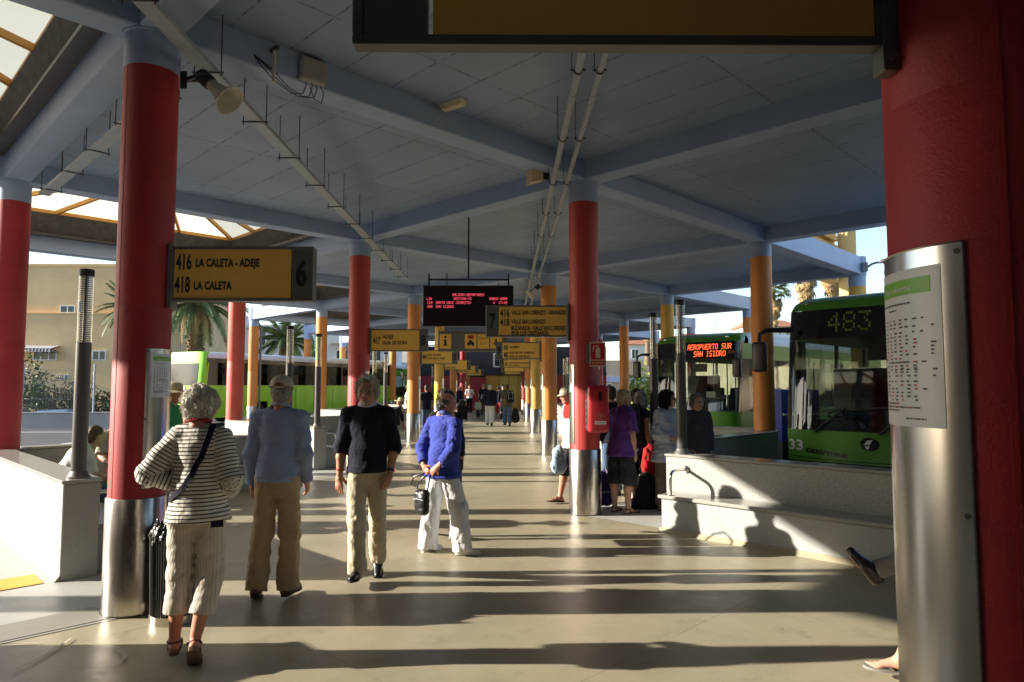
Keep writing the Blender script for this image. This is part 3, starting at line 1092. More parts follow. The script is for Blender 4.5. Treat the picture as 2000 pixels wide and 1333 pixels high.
bl('110', 834, zl[2]); bl('SANTA CRUZ (DIRECTO)', 851, zl[2]); bl('4  17:45', 963, zl[2])
bl('450', 834, zl[3]); bl('SAN ISIDRO', 851, zl[3])
mb.build('led_lettering', LEDR, scr, None)
mb = MB()
mb.bar((-W + .09, .06, bz1 + .115), (W - .08, .06, bz1 + .115), .03, .03)
for xx in (-W + .10, W - .09):
    mb.bar((xx, .06, bz1 - .01), (xx, .06, bz1 + .22), .028, .028, up=(0, 1, 0))
mb.bar((0.0, .06, bz1 + .12), (0.0, .06, ZC + .005), .028, .028, up=(0, 1, 0))
mb.build('hanger_frame', BLACK, t, None)

t = thing('direction_sign', 'grey hanging sign with information, taxi and exit pictograms on amber squares', 'sign', (-.93, 18.4, 0))
MB().box(-.93, .93, -.05, .05, 2.62, 3.17).build('case', GREYM, t, None, bevel=.01, seg=1)
tiles = [(-.88, 'i'), (-.20, 'taxi'), (.14, 'exit'), (.48, 'arrow')]
for x, kind in tiles:
    f_ = MB().box(x, x + .31, -.057, -.0505, 2.70, 3.09).build('pictogram_tile', SIGNY, t, None)
    mb = MB()
    if kind == 'i':
        mb.lathe([(.035, 0), (.035, .002)], 16)
        mb.xf(Matrix.Translation((x + .155, -.0575, 3.01)) @ Matrix.Rotation(R(90), 4, 'X'))
        mb.box(x + .125, x + .185, -.0595, -.0575, 2.80, 2.95).box(x + .10, x + .16, -.0596, -.0576, 2.92, 2.95).box(x + .095, x + .215, -.0597, -.0577, 2.775, 2.80)
    elif kind == 'taxi':
        mb.box(x + .06, x + .25, -.0595, -.0575, 2.80, 2.86).prism([(x + .09, 0), (x + .22, 0), (x + .19, .06), (x + .12, .06)], 0, .002)
        mb.xf(Matrix.Translation((0, -.0576, 2.862)) @ Matrix.Rotation(R(90), 4, 'X'), 8)
        mb.box(x + .075, x + .115, -.0595, -.0575, 2.765, 2.798).box(x + .195, x + .235, -.0595, -.0575, 2.765, 2.798)
        rb = MB().box(x + .075, x + .235, -.0595, -.0575, 2.965, 3.055).build('taxi_band', RED, f_, None)
        tt = MB()
        text_mb(tt, 'TAXI', x + .155, 2.985, .045, w=.12, y=-.06, align='C')
        tt.build('taxi_lettering', INK, f_, None)
    elif kind == 'exit':
        text_mb(mb, 'SALIDA', x + .155, 2.95, .055, w=.25, y=-.0575, align='C')
        text_mb(mb, 'EXIT', x + .155, 2.81, .055, w=.17, y=-.0575, align='C')
    else:
        mb.add([(x + .155, -.0585, 2.76), (x + .235, -.0585, 2.86), (x + .18, -.0585, 2.86), (x + .18, -.0585, 2.95), (x + .13, -.0585, 2.95), (x + .13, -.0585, 2.86), (x + .075, -.0585, 2.86)], [(0, 1, 2, 3, 4, 5, 6)])
    mb.build('pictogram', INK, f_, None)
mb = MB()
for xx in (-.7, .7):
    mb.bar((xx, 0, 3.165), (xx, 0, ZC + .005), .03, .03, up=(0, 1, 0))
mb.build('hanger', GREYM, t, None)

# ------------------------------------------------------------------ things under the ceiling
# cable trays
def tray(a, b, label, step=1.05):
    a, b = Vector(a), Vector(b)
    d = (b - a)
    Lt = d.length
    d.normalize()
    n = Vector((-d.y, d.x, 0))
    t = thing('cable_tray', label, 'cable tray', (a.x, a.y, 0))
    rel = lambda p: (p.x - a.x, p.y - a.y, p.z)
    mb = MB()
    mb.bar(rel(a), rel(b), .13, .05)
    mb.build('channel', GALV, t, None, bevel=.006, seg=1)
    m = 0
    s = .35
    while s < Lt - .1:
        p = a + d * s
        h_ = MB()
        h_.bar(rel(p - n * .13 - Vector((0, 0, .032))), rel(p + n * .13 - Vector((0, 0, .032))), .016, .010)
        for q_ in (-1, 1):
            pp = p + n * .11 * q_
            h_.tube([rel(pp - Vector((0, 0, .06))), rel(Vector((pp.x, pp.y, ZC + .004)))], .005, 6)
        h_.build('hanger', DARK, t, None)
        s += step
    return t
ZTR = 4.29
tray((-2.45, 3.0, ZTR), (-2.45, 16.4, ZTR), 'long grey cable tray running along the left side of the walkway ceiling')
tray((-2.75, 5.62, ZTR), (-6.25, 9.12, ZTR), 'short grey cable tray running diagonally from the column with sign 6 to the left')
def conduit(x, label, r):
    t = thing('ceiling_pipe', label, 'pipe', (x, 0, 0))
    mb = MB().tube([(0, -2, ZTR), (0, 26, ZTR)], r, 14)
    mb.build('pipe', GALV, t, 40)
    y = .8
    cl, j = MB(), MB()
    while y < 25:
        h_ = MB()
        h_.lathe([(r + .004, -.012), (r + .009, -.012), (r + .009, .012), (r + .004, .012), (r + .004, -.012)], 14, cap=False)
        h_.xf(Matrix.Translation((0, y, ZTR)) @ Matrix.Rotation(R(90), 4, 'X'))
        h_.bar((-r - .03, y, ZTR), (-r - .004, y, ZTR), .012, .012).bar((r + .004, y, ZTR), (r + .03, y, ZTR), .012, .012)
        h_.tube([(-r - .02, y, ZTR - .015), (-r - .02, y, ZC + .004)], .004, 6)
        h_.build('clamp', DARK, t, 40)
        y += 1.55
    for y in (5.9, 11.9, 17.9):
        c_ = MB().tube([(0, y, ZTR), (0, y + .1, ZTR)], r + .006, 14).build('sleeve', GALV, t, 40)
conduit(.585, 'left one of the two grey pipes under the walkway ceiling', .032)
conduit(.765, 'right one of the two grey pipes under the walkway ceiling', .027)
# emergency luminaires
for (x, y, lab) in ((-.58, 7.15, 'cream ceiling light between the big foreground sign and the beam'), (-.72, 15.6, 'small cream ceiling light farther along, above the departures board')):
    t = thing('ceiling_light', lab, 'light', (x, y, 0), R(-38), 'cream ceiling lights')
    MB().box(-.16, .16, -.055, .055, ZC - .03, ZC + .003).build('housing', WHITEP, t, None, bevel=.008)
    MB().hexa([(-.155, -.05, ZC - .032), (.155, -.05, ZC - .032), (.155, .05, ZC - .032), (-.155, .05, ZC - .032),
               (-.14, -.038, ZC - .072), (.14, -.038, ZC - .072), (.14, .038, ZC - .072), (-.14, .038, ZC - .072)]).build('diffuser', mat('diffuser', (.66, .58, .36), rough=.3, var=.05), t, None, bevel=.006)
# horn loudspeakers
def horn(loc, rotz, label, tilt=42):
    t = thing('horn_loudspeaker', label, 'loudspeaker', loc, rotz, 'horn loudspeakers')
    prof = [(.045, .0), (.05, .06), (.062, .12), (.085, .18), (.12, .235), (.125, .24), (.118, .24), (.08, .18), (.05, .08), (.0, .06)]
    M_ = Matrix.Rotation(R(90 + tilt), 4, 'Y')
    MB().lathe(prof, 28, cap=False).xf(M_).build('horn', WHITEP, t, 40)
    MB().lathe([(.0, -.12), (.05, -.12), (.058, -.10), (.058, .0), (.05, .012)], 24).xf(M_).build('driver_housing', BLACK, t, 40)
    mb = MB()
    mb.bar((-.22, 0, .05), (0, -.07, .05), .02, .03).bar((-.22, 0, .05), (0, .07, .05), .02, .03)
    mb.bar((-.24, 0, -.02), (-.24, 0, .12), .05, .02, up=(0, 1, 0))
    mb.build('bracket', BLACK, t, None)
horn((-2.35, 5.28, 4.09), R(-12), 'cream horn loudspeaker on the column with sign 6')
horn((.72, 16.9, 4.12), R(200), 'small cream horn loudspeaker on the orange column behind sign 7')
# square loudspeaker on the beam by the right column
t = thing('box_loudspeaker', 'small cream box loudspeaker under the beam beside the ceiling pipes', 'loudspeaker', (.40, 8.75, 4.42), R(20))
MB().hexa([(-.12, -.10, -.10), (-.12, .10, -.10), (.06, .05, -.05), (.06, -.05, -.05), (-.12, -.10, .10), (-.12, .10, .10), (.06, .05, .05), (.06, -.05, .05)]).build('flared_body', mat('tan_plastic', (.52, .38, .22), rough=.5), t, None, bevel=.006)
MB().box(.061, .16, -.03, .03, -.03, .06).build('mount', BLACK, t, None)
# antenna and radio box on the beam near the left column (face towards the camera side)
t = thing('wireless_box', 'cream wireless box with dangling cables on the ceiling beam', 'wireless box', (-1.83, 6.18, 4.60), R(45))
MB().box(-.13, .13, -.08, -.005, -.11, .12).build('casing', mat('grey_plastic', (.36, .35, .31), rough=.4, var=.06), t, None, bevel=.03, seg=3)
mb = MB()
for i, (x, s) in enumerate(((-.06, .18), (.0, .24), (.05, .2))):
    mb.tube([(x, -.04, -.11), (x, -.04, -.16), (x - .03, -.04, -.20 - s * .2), (x - .14, -.04, -.24 - s * .15), (x - .3, -.03, -.2), (x - .42, -.02, -.1), (-.55, -.02, -.02)], .0045, 6)
mb.tube([(.08, -.04, -.11), (.12, -.04, -.17), (.1, -.04, -.27), (.02, -.04, -.25), (-.02, -.04, -.15)], .0045, 6)
mb.build('cable', BLACK, t, 40)
t = thing('stick_antenna', 'cream stick antenna on a bracket left of the wireless box', 'antenna', (-2.12, 5.92, 4.60), R(45))
MB().tube([(0, -.10, -.24), (0, -.10, .06)], .014, 10).build('rod', WHITEP, t, 40)
MB().bar((0, -.16, .06), (0, .0, .06), .03, .03).box(-.11, .02, -.012, -.002, .02, .07).build('bracket', DARK, t, None)
# ------------------------------------------------------------------ buses
BGREEN = mat('bus_green', (0.09, 0.29, 0.02), rough=.32, var=.04, vs=2, coat=.25, dirt=.06)
LIME = mat('coach_lime', (0.27, 0.66, 0.02), rough=.30, var=.03, vs=2, coat=.3)
BWHITE = mat('bus_roof_white', (0.70, 0.71, 0.70), rough=.4, var=.06, vs=2, dirt=.12)
BBLACK = mat('bus_black_trim', (0.010, 0.010, 0.011), rough=.16, var=.1, coat=.2)
WIND = glass('windscreen_glass', (0.64, 0.69, 0.66))
WTINT = glass('tinted_side_glass', (0.34, 0.38, 0.37), refl=.25)
WCITY = glass('city_side_glass', (0.72, 0.78, 0.74))
SEAT = mat('seat_cloth', (0.035, 0.04, 0.055), rough=.85, var=.3, vs=20)
HEADR = mat('headrest_cover', (0.35, 0.42, 0.44), rough=.8, var=.1)
CURT = mat('curtain_lime', (0.38, 0.52, 0.04), rough=.8, var=.15, vs=6)
INNER = mat('bus_interior_grey', (0.13, 0.13, 0.135), rough=.6, var=.1)
LENS = glass('headlight_lens', (.95, .95, .95))
REDL = mat('tail_light_red', (.45, .01, .01), rough=.15)
BLUEB = mat('cabinet_blue', (0.02, 0.045, 0.36), rough=.28, var=.06, vs=3)
LEDA = emit('led_orange', (1.0, .13, .035), 1.3)
LEDG = emit('led_olive', (.13, .15, .02), .05)

def interp(tab, z):
    for (a, b), (c, d) in zip(tab, tab[1:]):
        if z <= c:
            t = (z - a) / (c - a)
            return b + (d - b) * max(0, min(1, t))
    return tab[-1][1]

def bus(kind, label, loc, heading, led=None, number=None, group='green buses and coaches'):
    city = kind == 'city'
    Lb, W, H = (12.0, 1.275, 3.15) if city else (13.4, 1.265, 3.18)
    zb = .32
    green = BGREEN if city else LIME
    zs, zw0, zw1, zr = (.32, 1.02, 2.42, 2.80) if city else (.32, 1.72, 2.70, 2.86)   # side: sill, window bottom / top, roof edge
    fz0, fz1, fz2 = (1.03, 2.42, 2.88) if city else (1.05, 2.55, 2.78)                # front: screen bottom / top, display top
    t = thing('city_bus' if city else 'coach', label, 'bus', loc, 0, group)
    t.rotation_euler = (0, 0, math.atan2(heading[0], -heading[1]))
    prof = [(.28, .10), (.55, .02), (fz0, 0), (fz0 + .1, .012), (fz1, .17 if city else .42), (fz2, .26 if city else .6), (H - .14, .37 if city else .78), (H - .05, .56 if city else 1.0), (H, .92 if city else 1.4)]
    depth = .42
    def plan(tt):
        s_ = math.copysign(abs(tt) ** 2.1, tt) * math.pi / 2
        return W * math.copysign(abs(math.sin(s_)) ** .42, tt), depth * (1 - abs(math.cos(s_)) ** .42)
    def band(t0, t1, z0, z1, nu, nv, off=0.0):
        def fn(u, v):
            x, y = plan(t0 + (t1 - t0) * u)
            z = z0 + (z1 - z0) * v
            k = 1.0
            if z > fz2 + .02:
                k = 1 - .10 * ((z - fz2) / (H - fz2)) ** 2
            return (x * k, y + interp(prof, z) - off, z)
        return MB().grid(fn, nu, nv)
    yb = depth
    band(-1, 1, .28, .56, 40, 4).build('bumper', BBLACK if city else green, t, 60)
    fp = band(-1, 1, .562, fz0, 40, 6).build('front_panel', green, t, 60)
    ws = band(-.945, .945, fz0 + .002, fz1, 36, 10).build('windscreen', WIND, t, 60)
    for s in (-1, 1):
        band(min(s * .945, s), max(s * .945, s), fz0 + .002, fz1, 6, 8).build('front_pillar', BBLACK, t, 60)
    dsp = band(-1, 1, fz1 + .002, fz2, 40, 4).build('display_band', BBLACK, t, 60)
    band(-1, 1, fz2 + .002, H, 40, 10).build('roof_front', green if city else BWHITE, t, 60)
    # roof
    y0r = depth + prof[-1][1] - .45
    def roof(u, v):
        a = (u - .5) * math.pi
        sx = math.copysign(abs(math.sin(a)) ** .35, a)
        return (W * sx, (prof[-1][1]) + (Lb - .05 - prof[-1][1]) * v, zr + (H - zr) * abs(math.cos(a)) ** .5)
    MB().grid(roof, 28, 1).build('roof', BWHITE, t, 60)
    # sides
    for s in (-1, 1):
        x_ = s * W
        xi = x_ - s * .05
        ys = depth + (.02 if city else .02)
        mb = MB()
        cuts = [(ys, 2.05), (3.25, Lb - 3.4), (Lb - 2.2, Lb)]
        for a, b in cuts:
            mb.box(min(x_, xi), max(x_, xi), a, b, zs, zw0)
        for a, b in ((2.05, 3.25), (Lb - 3.4, Lb - 2.2)):
            mb.box(min(x_, xi), max(x_, xi), a, b, .98, zw0)
        mb.build('side_panel', green, t, None)
        MB().box(min(x_, xi), max(x_, xi), ys + .1, Lb, zw1, zr + .03).build('cant_panel', BBLACK if not city else green, t, None)
        n = 7 if city else 6
        yy = [ys + .45 + (Lb - .5 - ys - .45) * i / n for i in range(n + 1)]
        for i in range(n + 1):
            MB().box(min(x_, xi) + .004, max(x_, xi) - .004, yy[i] - (.42 if i == 0 else .045), yy[i] + (.045 if i < n else .5), zw0 + .001, zw1 - .001).build('window_pillar', BBLACK, t, None)
        for i in range(n):
            MB().box(x_ - s * .02 - .003, x_ - s * .02 + .003, yy[i] + .046, yy[i + 1] - .046, zw0 + .002, zw1 - .002).build('side_window', WCITY if city else WTINT, t, None)
            if not city and i % 2 == 0:
                cu = MB()
                for yc_ in (yy[i] + .15, yy[i + 1] - .2):
                    cu.grid(lambda u, v, yc_=yc_: (x_ - s * (.10 + .02 * math.sin(u * 22)), yc_ + (u - .5) * .22 * (1 - .35 * math.sin(v * math.pi)), zw0 + .03 + (zw1 - zw0 - .08) * v), 12, 6)
                cu.build('curtain', CURT, t, 60)
        for yw in (2.65, Lb - 2.8):
            wh = MB().lathe([(.0, -.13), (.30, -.13), (.46, -.12), (.48, -.06), (.48, .06), (.46, .12), (.31, .125)], 32)
            wh.xf(Matrix.Translation((x_ - s * .16, yw, .48)) @ Matrix.Rotation(R(90) * s, 4, 'Y'))
            w_ = wh.build('wheel', RUBBER, t, 40)
            rm = MB().lathe([(.30, .122), (.27, .08), (.12, .06), (.10, .12), (0, .125)], 24)
            rm.xf(Matrix.Translation((x_ - s * .16, yw, .48)) @ Matrix.Rotation(R(90) * s, 4, 'Y'))
            rm.build('rim', GALV, w_, 40)
    if not city:
        # dark belt line, luggage flap seams and black plate for the shaded door well on the visible side
        x_ = -W
        for yq in (4.1, 5.6, 7.1, 8.6):
            MB().box(x_ - .004, x_, yq, yq + .018, .42, 1.55).build('flap_seam', BBLACK, t, None)
        MB().box(x_ - .006, x_, 6.35, 7.0, .34, 1.70).build('door_shade_plate', BBLACK, t, None)  # flat black on the panel stands for shade inside the open door
        MB().box(x_ - .05, x_ - .012, 7.05, 8.25, .40, 1.66).build('open_flap', LIME, t, None, bevel=.015)
        fl_ = MB().box(x_ - .006, x_, 3.2, 3.36, 1.02, 1.14).build('fuel_flap', BBLACK, t, None)
        mb = MB()
        text_mb(mb, '>O', 0, 1.30, .30, w=.55, bold=.02)
        mb.xf(Matrix.Translation((x_ - .002, 3.0, 0)) @ Matrix.Rotation(R(-90), 4, 'Z'))
        mb.build('company_mark', BWHITE, t, None)
    # rear
    def rearfn(u, v):
        tt = -1 + 2 * u
        x, y = plan(tt)
        z = zb + (H - .02 - zb) * v
        return (x * (1 - .06 * max(0, (z - 2.7) / .5) ** 2), Lb + .0 + .30 - y * .7 - .10 * max(0, (z - 1.2)) ** 1.4 * .6, z)
    rr_ = MB().grid(lambda u, v: rearfn(1 - u, v), 30, 16).build('rear_panel', green, t, 60)
    def rearpatch(x0, x1, z0, z1, off, nm, m):
        def fn(u, v):
            tx = x1 + (x0 - x1) * u
            tt = math.copysign((2 / math.pi * math.asin(min(1, (abs(tx) / W)) ** (1 / .42))) ** (1 / 2.1), tx) if abs(tx) > 1e-6 else 0
            p = rearfn((tt + 1) / 2, (z0 + (z1 - z0) * v - zb) / (H - .02 - zb))
            return (p[0], p[1] + off, p[2])
        return MB().grid(fn, 12, 6).build(nm, m, rr_, 60)
    rearpatch(-.98, .98, 1.72, 2.66, .012, 'rear_window', BBLACK)
    rearpatch(-.32, .32, 1.30, 1.70, .014, 'emblem_plate', GREYM)
    rearpatch(-.26, .26, .56, .68, .014, 'number_plate', PAPER)
    rearpatch(-1.15, 1.15, .34, .52, .016, 'rear_bumper', GREYM)
    for s in (-1, 1):
        rearpatch(min(s * .95, s * 1.14), max(s * .95, s * 1.14), .72, 1.15, .014, 'tail_light', REDL)
    # floor, ceiling lining, interior
    MB().box(-W + .06, W - .06, .5, Lb - .1, zb, zb + .1).build('floor_deck', INNER, t, None)
    MB().box(-W + .1, W - .1, .9, Lb - .2, zr - .06, zr - .03).build('ceiling_lining', INNER, t, None)
    zf = zb + .1 if city else 1.05
    if not city:
        MB().box(-W + .07, W - .07, 1.9, Lb - .2, zf - .06, zf).build('upper_deck', INNER, t, None)
    sb = MB()
    sb.box(-.21, .21, -.02, .42, .38, .50).box(-.19, .19, .0, .3, 0, .38)
    sb.hexa([(-.21, .36, .46), (.21, .36, .46), (.21, .48, .46), (-.21, .48, .46), (-.2, .50, 1.0), (.2, .50, 1.0), (.2, .58, 1.0), (-.2, .58, 1.0)])
    sb.hexa([(-.14, .50, 1.0), (.14, .50, 1.0), (.14, .57, 1.0), (-.14, .57, 1.0), (-.12, .53, 1.22), (.12, .53, 1.22), (.12, .59, 1.22), (-.12, .59, 1.22)], 1)
    sme = sb.mesh('passenger_seat', [SEAT, HEADR if not city else SEAT], None, bevel=.03, seg=2)
    ns = 7 if city else 11
    for r_ in range(ns):
        for xx in (-.93, -.48, .48, .93):
            link('passenger_seat', sme, t, (xx, 3.0 + r_ * (1.05 if city else .86), zf))
    link('driver_seat', sme, t, (-.62 if city else -.62, 1.35, zb + .45))
    d = MB()
    d.hexa([(-W + .1, .28, zb + .1), (W - .1, .28, zb + .1), (W - .1, .75, zb + .1), (-W + .1, .75, zb + .1),
            (-W + .12, .22, fz0 - .02), (W - .12, .22, fz0 - .02), (W - .12, .62, fz0 + .03), (-W + .12, .62, fz0 + .03)])
    d.hexa([(-1.0, .45, fz0), (-.25, .45, fz0), (-.25, .78, fz0), (-1.0, .78, fz0), (-.95, .5, fz0 + .16), (-.3, .5, fz0 + .16), (-.32, .7, fz0 + .10), (-.93, .7, fz0 + .10)])
    d.build('dashboard', BLACK, t, None, bevel=.02)
    swm = MB()
    swm.tube([(.22 * math.cos(R(a)), .22 * math.sin(R(a)), 0) for a in range(0, 361, 15)], .016, 8).bar((-.21, 0, 0), (.21, 0, 0), .05, .02).bar((0, 0, -.35), (0, 0, 0), .05, .05, up=(0, 1, 0))
    swm.xf(Matrix.Translation((-.62, .82, fz0 + .17)) @ Matrix.Rotation(R(-30), 4, 'X'))
    swm.build('steering_wheel', BLACK, t, 40)
    if city:
        po = MB()
        for xx, yy_ in ((.35, 1.5), (-.2, 1.75), (.35, 3.6), (-.3, 3.6), (.35, 6.2), (.75, 1.2)):
            po.tube([(xx, yy_, zf), (xx, yy_, zr - .05)], .018, 8)
        po.build('grab_poles', GALV, t, 40)
        MB().box(-1.15, -.12, 1.95, 1.99, zb + .1, 2.0).box(-.16, -.12, 1.2, 1.95, zb + .1, 1.3).build('driver_partition', INNER, t, None)
        MB().tube([(.1, .42, 2.40), (.1, .45, 2.28)], .012, 6).box(-.12, .3, .43, .47, 2.08, 2.30).build('interior_mirror', BLACK, t, None, bevel=.01)
    # wipers
    wp = MB()
    for s, x0, x1 in ((1, -.75, .25), (1, .15, 1.02)) if city else ((1, -.6, .3), (1, .3, 1.0)):
        za = fz0 + .05
        y1 = interp(prof, za + .35) - .035
        wp.tube([(x0, -.03, za - .06), (x0 + .28, -.045, za + .16), (x0 + .45, y1 - .03, za + .30)], .017, 8)
        wp.bar((x0 + .10, y1 - .03, za + .24), (x1 + .1, y1 - .028, za + .32), .012, .03)
        wp.lathe([(.035, 0), (.035, .02)], 12, (x0, -.03, za - .08))
    wp.build('wiper', BLACK, t, 40)
    # mirrors
    for s in (-1, 1):
        mm = MB()
        mm.tube([(s * 1.12, .16, fz1 + .16), (s * 1.42, -.10, fz1 + .16), (s * 1.50, -.20, fz1 + .10), (s * 1.50, -.22, fz1 - .02)], [.05, .035, .03, .03], 10)
        arm = mm.build('mirror_arm', BLACK, t, 40)
        MB().box(s * 1.50 - .115, s * 1.50 + .115, -.28, -.16, fz1 - .50, fz1 - .03).build('mirror_housing', BLACK, arm, 60, bevel=.045, seg=3)
        MB().box(s * 1.50 - .09, s * 1.50 + .09, -.1575, -.155, fz1 - .47, fz1 - .07).build('mirror_glass', CHROME, arm, None)
    # lights
    for s in (-1, 1):
        h_ = MB()
        for (dx, r_) in ((.98, .095), (.76, .075)):
            x = s * dx
            tt = math.copysign((2 / math.pi * math.asin((abs(x) / W) ** (1 / .42))) ** (1 / 2.1), x)
            yq = plan(tt)[1] + interp(prof, .46)
            i0 = len(h_.v)
            h_.lathe([(0, .05), (r_ * .5, .03), (r_, 0), (r_ + .012, -.005), (r_ + .012, .05)], 20)
            h_.xf(Matrix.Translation((x, yq - .012, .45)) @ Matrix.Rotation(R(-90), 4, 'X'), i0)
        h_.build('headlight', CHROME, t, 40)
        ml = MB()
        ml.lathe([(.0, .02), (.05, .012), (.055, 0)], 14)
        x = s * .95
        tt = math.copysign((2 / math.pi * math.asin((abs(x) / W) ** (1 / .42))) ** (1 / 2.1), x)
        ml.xf(Matrix.Translation((x, plan(tt)[1] + interp(prof, fz2 + .12) - .01, fz2 + .12)) @ Matrix.Scale(.45, 4, (0, 0, 1)) @ Matrix.Rotation(R(90), 4, 'X'))
        ml.build('marker_light', LENS if city else LENS, t, 40)
    # lettering on the front
    def onfront(mb, off=.006):
        for i, (x, y, z) in enumerate(mb.v):
            tt = math.copysign((2 / math.pi * math.asin((min(.999, abs(x) / W)) ** (1 / .42))) ** (1 / 2.1), x) if abs(x) > 1e-4 else 0
            mb.v[i] = (x, plan(tt)[1] + interp(prof, z) - off, z)
        return mb
    if led:
        mb = MB()
        for (s_, x0, zt, px_, asp) in led[1]:
            led_text(mb, s_, x0, zt, px_, aspect=asp)
        onfront(mb, .006).build('destination_lettering', led[0], dsp, None)
    if number:
        mb = MB()
        text_mb(mb, number, -1.20, .72, .16, w=.24, bold=.02)
        onfront(mb).build('fleet_number', BWHITE, fp, None)
        mb = MB()
        text_mb(mb, 'castrosua', -.93, .70, .085, w=.62, bold=.03)
        mb.v = [(x + (z - .7) * .3, y, z - (x + .93) * .10) for x, y, z in mb.v]
        onfront(mb).build('maker_lettering', BBLACK, fp, None)
        mb = MB()
        a_ = [R(i * 15) for i in range(24)]
        mb.add([(.13 * math.cos(q_) , 0, .86 + .095 * math.sin(q_)) for q_ in a_], [tuple(range(24))])
        onfront(mb, .005).build('emblem', BBLACK, fp, None)
        mb = MB()
        mb.add([(-.085, 0, .85), (-.005, 0, .85), (.045, 0, .925), (-.03, 0, .915)], [(0, 1, 2, 3)])
        mb.add([(-.075, 0, .835), (0.0, 0, .835), (-.02, 0, .785), (-.05, 0, .795)], [(0, 1, 2, 3)])
        onfront(mb, .008).build('emblem_mark', BWHITE, fp, None)
        cu = MB().tube([(x / 20, 0, .595 + .03 * (x / 24) ** 2) for x in range(-24, 25)], .006, 6)
        onfront(cu, .002).build('panel_groove', BBLACK, fp, None)
        # numbered route card and papers behind the screen
        MB().box(.35, .62, .30, .305, fz0 + .36, fz0 + .52).build('dashboard_card', PAPER, t, None)
    if city:
        MB().tube([(-.1, 1.6, H - .01), (-.06, 1.75, H + .62)], .006, 6).build('radio_aerial', BLACK, t, None)
        MB().box(-.7, .7, 3.0, 5.2, H - .02, H + .16).build('roof_unit', BWHITE, t, None, bevel=.06, seg=3)
    return t

HD = (-math.sqrt(.5), -math.sqrt(.5))
bus('city', 'green city bus showing route 483, its nose behind the sunlit bench wall', (5.20, 9.82, 0), HD,
    led=(LEDG, [('483', -.60, 2.82, .044, .82), ('LOS CRIST', .30, 2.83, .022, .85), ('GOLF DEL SUR', .22, 2.63, .022, .8)]), number='33')
bus('city', 'green city bus with the lit display AEROPUERTO SUR SAN ISIDRO', (4.9, 18.4, 0), HD,
    led=(LEDA, [('AEROPUERTO SUR', -.14, 2.82, .0215, .70), ('SAN ISIDRO', .06, 2.63, .0215, .72)]), number='31')
bus('city', 'unseen green city bus added beside the camera to block light', (5.32, 1.9, 0), HD)  # out of view, added to block light coming from the right
CH = (.46, .888)
bus('coach', 'long lime green coach with white roof parked beyond the left columns', (-7.7, 41.6, 0), CH)
bus('city', 'green bus far off, its dark front just right of the coach', (-5.5, 52.0, 0), CH)
# ------------------------------------------------------------------ surroundings
def win(parent, x0, x1, z0, z1, y, m_frame, m_glass, bars=1, t=.12):
    """window in a wall facing -Y: recessed dark pane, frame, mullions"""
    f = MB()
    f.box(x0, x1, y - .04, y + .02, z0, z0 + t).box(x0, x1, y - .04, y + .02, z1 - t, z1)
    f.box(x0, x0 + t, y - .04, y + .02, z0 + t, z1 - t).box(x1 - t, x1, y - .04, y + .02, z0 + t, z1 - t)
    for i in range(1, bars + 1):
        xm = x0 + (x1 - x0) * i / (bars + 1)
        f.box(xm - t / 2, xm + t / 2, y - .035, y + .02, z0 + t, z1 - t)
    o = f.build('window', m_frame, parent, None)
    MB().box(x0 + t, x1 - t, y - .012, y + .012, z0 + t, z1 - t).build('pane', m_glass, o, None)
    return o
SAND = mat('sand_render', (0.72, 0.50, 0.27), rough=.85, var=.12, vs=.25, bump=.15, bs=8, dirt=.15)
SANDL = mat('ochre_render', (0.76, 0.50, 0.22), rough=.85, var=.08, vs=.4)
WHT = mat('white_render', (0.66, 0.65, 0.62), rough=.8, var=.07, vs=.3, dirt=.08)
PANE = mat('window_pane', (0.035, 0.045, 0.055), rough=.08, var=.2, vs=.6)
FRAMEW = mat('window_frame_white', (.68, .68, .66), rough=.5)
# --- sand coloured house on the left
t = thing('sand_house', 'plain sand coloured three storey house beyond the fence on the left', 'house', (-33, 45, 0))
MB().box(-24, 9.6, 0, 14, -.5, 9.55).build('wall', SAND, t, None)
MB().box(-24, 9.7, -.05, 14, 9.56, 9.75).build('parapet_cap', SANDL, t, None)
MB().box(-24, 9.62, -.32, -.002, -.5, 6.40).build('lower_storeys', SAND, t, None)
MB().box(-24, 9.64, -.36, -.004, 6.405, 6.47).build('string_course', SANDL, t, None)
MB().box(-24, 9.63, -.40, -.325, -.5, 3.30).build('ground_storey', SAND, t, None)
MB().box(-24, 3.9, -.345, -.322, 3.32, 3.95).build('ochre_recess', SANDL, t, None)
for a in ((3.55, 4.55, 6.48, 7.0, -.015, 1), (4.7, 5.0, 6.48, 7.3, -.015, 0), (2.15, 3.7, 3.34, 3.98, -.36, 2), (6.0, 6.9, 3.34, 4.0, -.36, 1)):
    win(t, *a[:5], FRAMEW, PANE, a[5], .07)
for x in (3.85, 4.3):
    win(t, x, x + .26, 2.1, 2.42, -.42, FRAMEW, PANE, 0, .04)
aw = thing('striped_awning', 'black and white striped awning over a window of the sand coloured house', 'awning', (-33, 45, 0))
STR_W, STR_B = mat('awning_white', (.7, .7, .68), rough=.8), mat('awning_black', (.03, .03, .05), rough=.8)
ca = MB()
n = 24
for i in range(n):
    x0, x1 = 1.3 + 2.6 * i / n, 1.3 + 2.6 * (i + 1) / n
    ca.add([(x0, -.36, 4.32), (x1, -.36, 4.32), (x1, -1.2, 4.10), (x0, -1.2, 4.10)][::-1], [(0, 1, 2, 3)], i % 2)
    ca.add([(x0, -1.2, 4.10), (x1, -1.2, 4.10), (x1, -1.22, 3.86 + .04 * (i % 2)), (x0, -1.22, 3.86 + .04 * (i % 2))][::-1], [(0, 1, 2, 3)], i % 2)
ca.build('canvas', [STR_W, STR_B], aw, None)
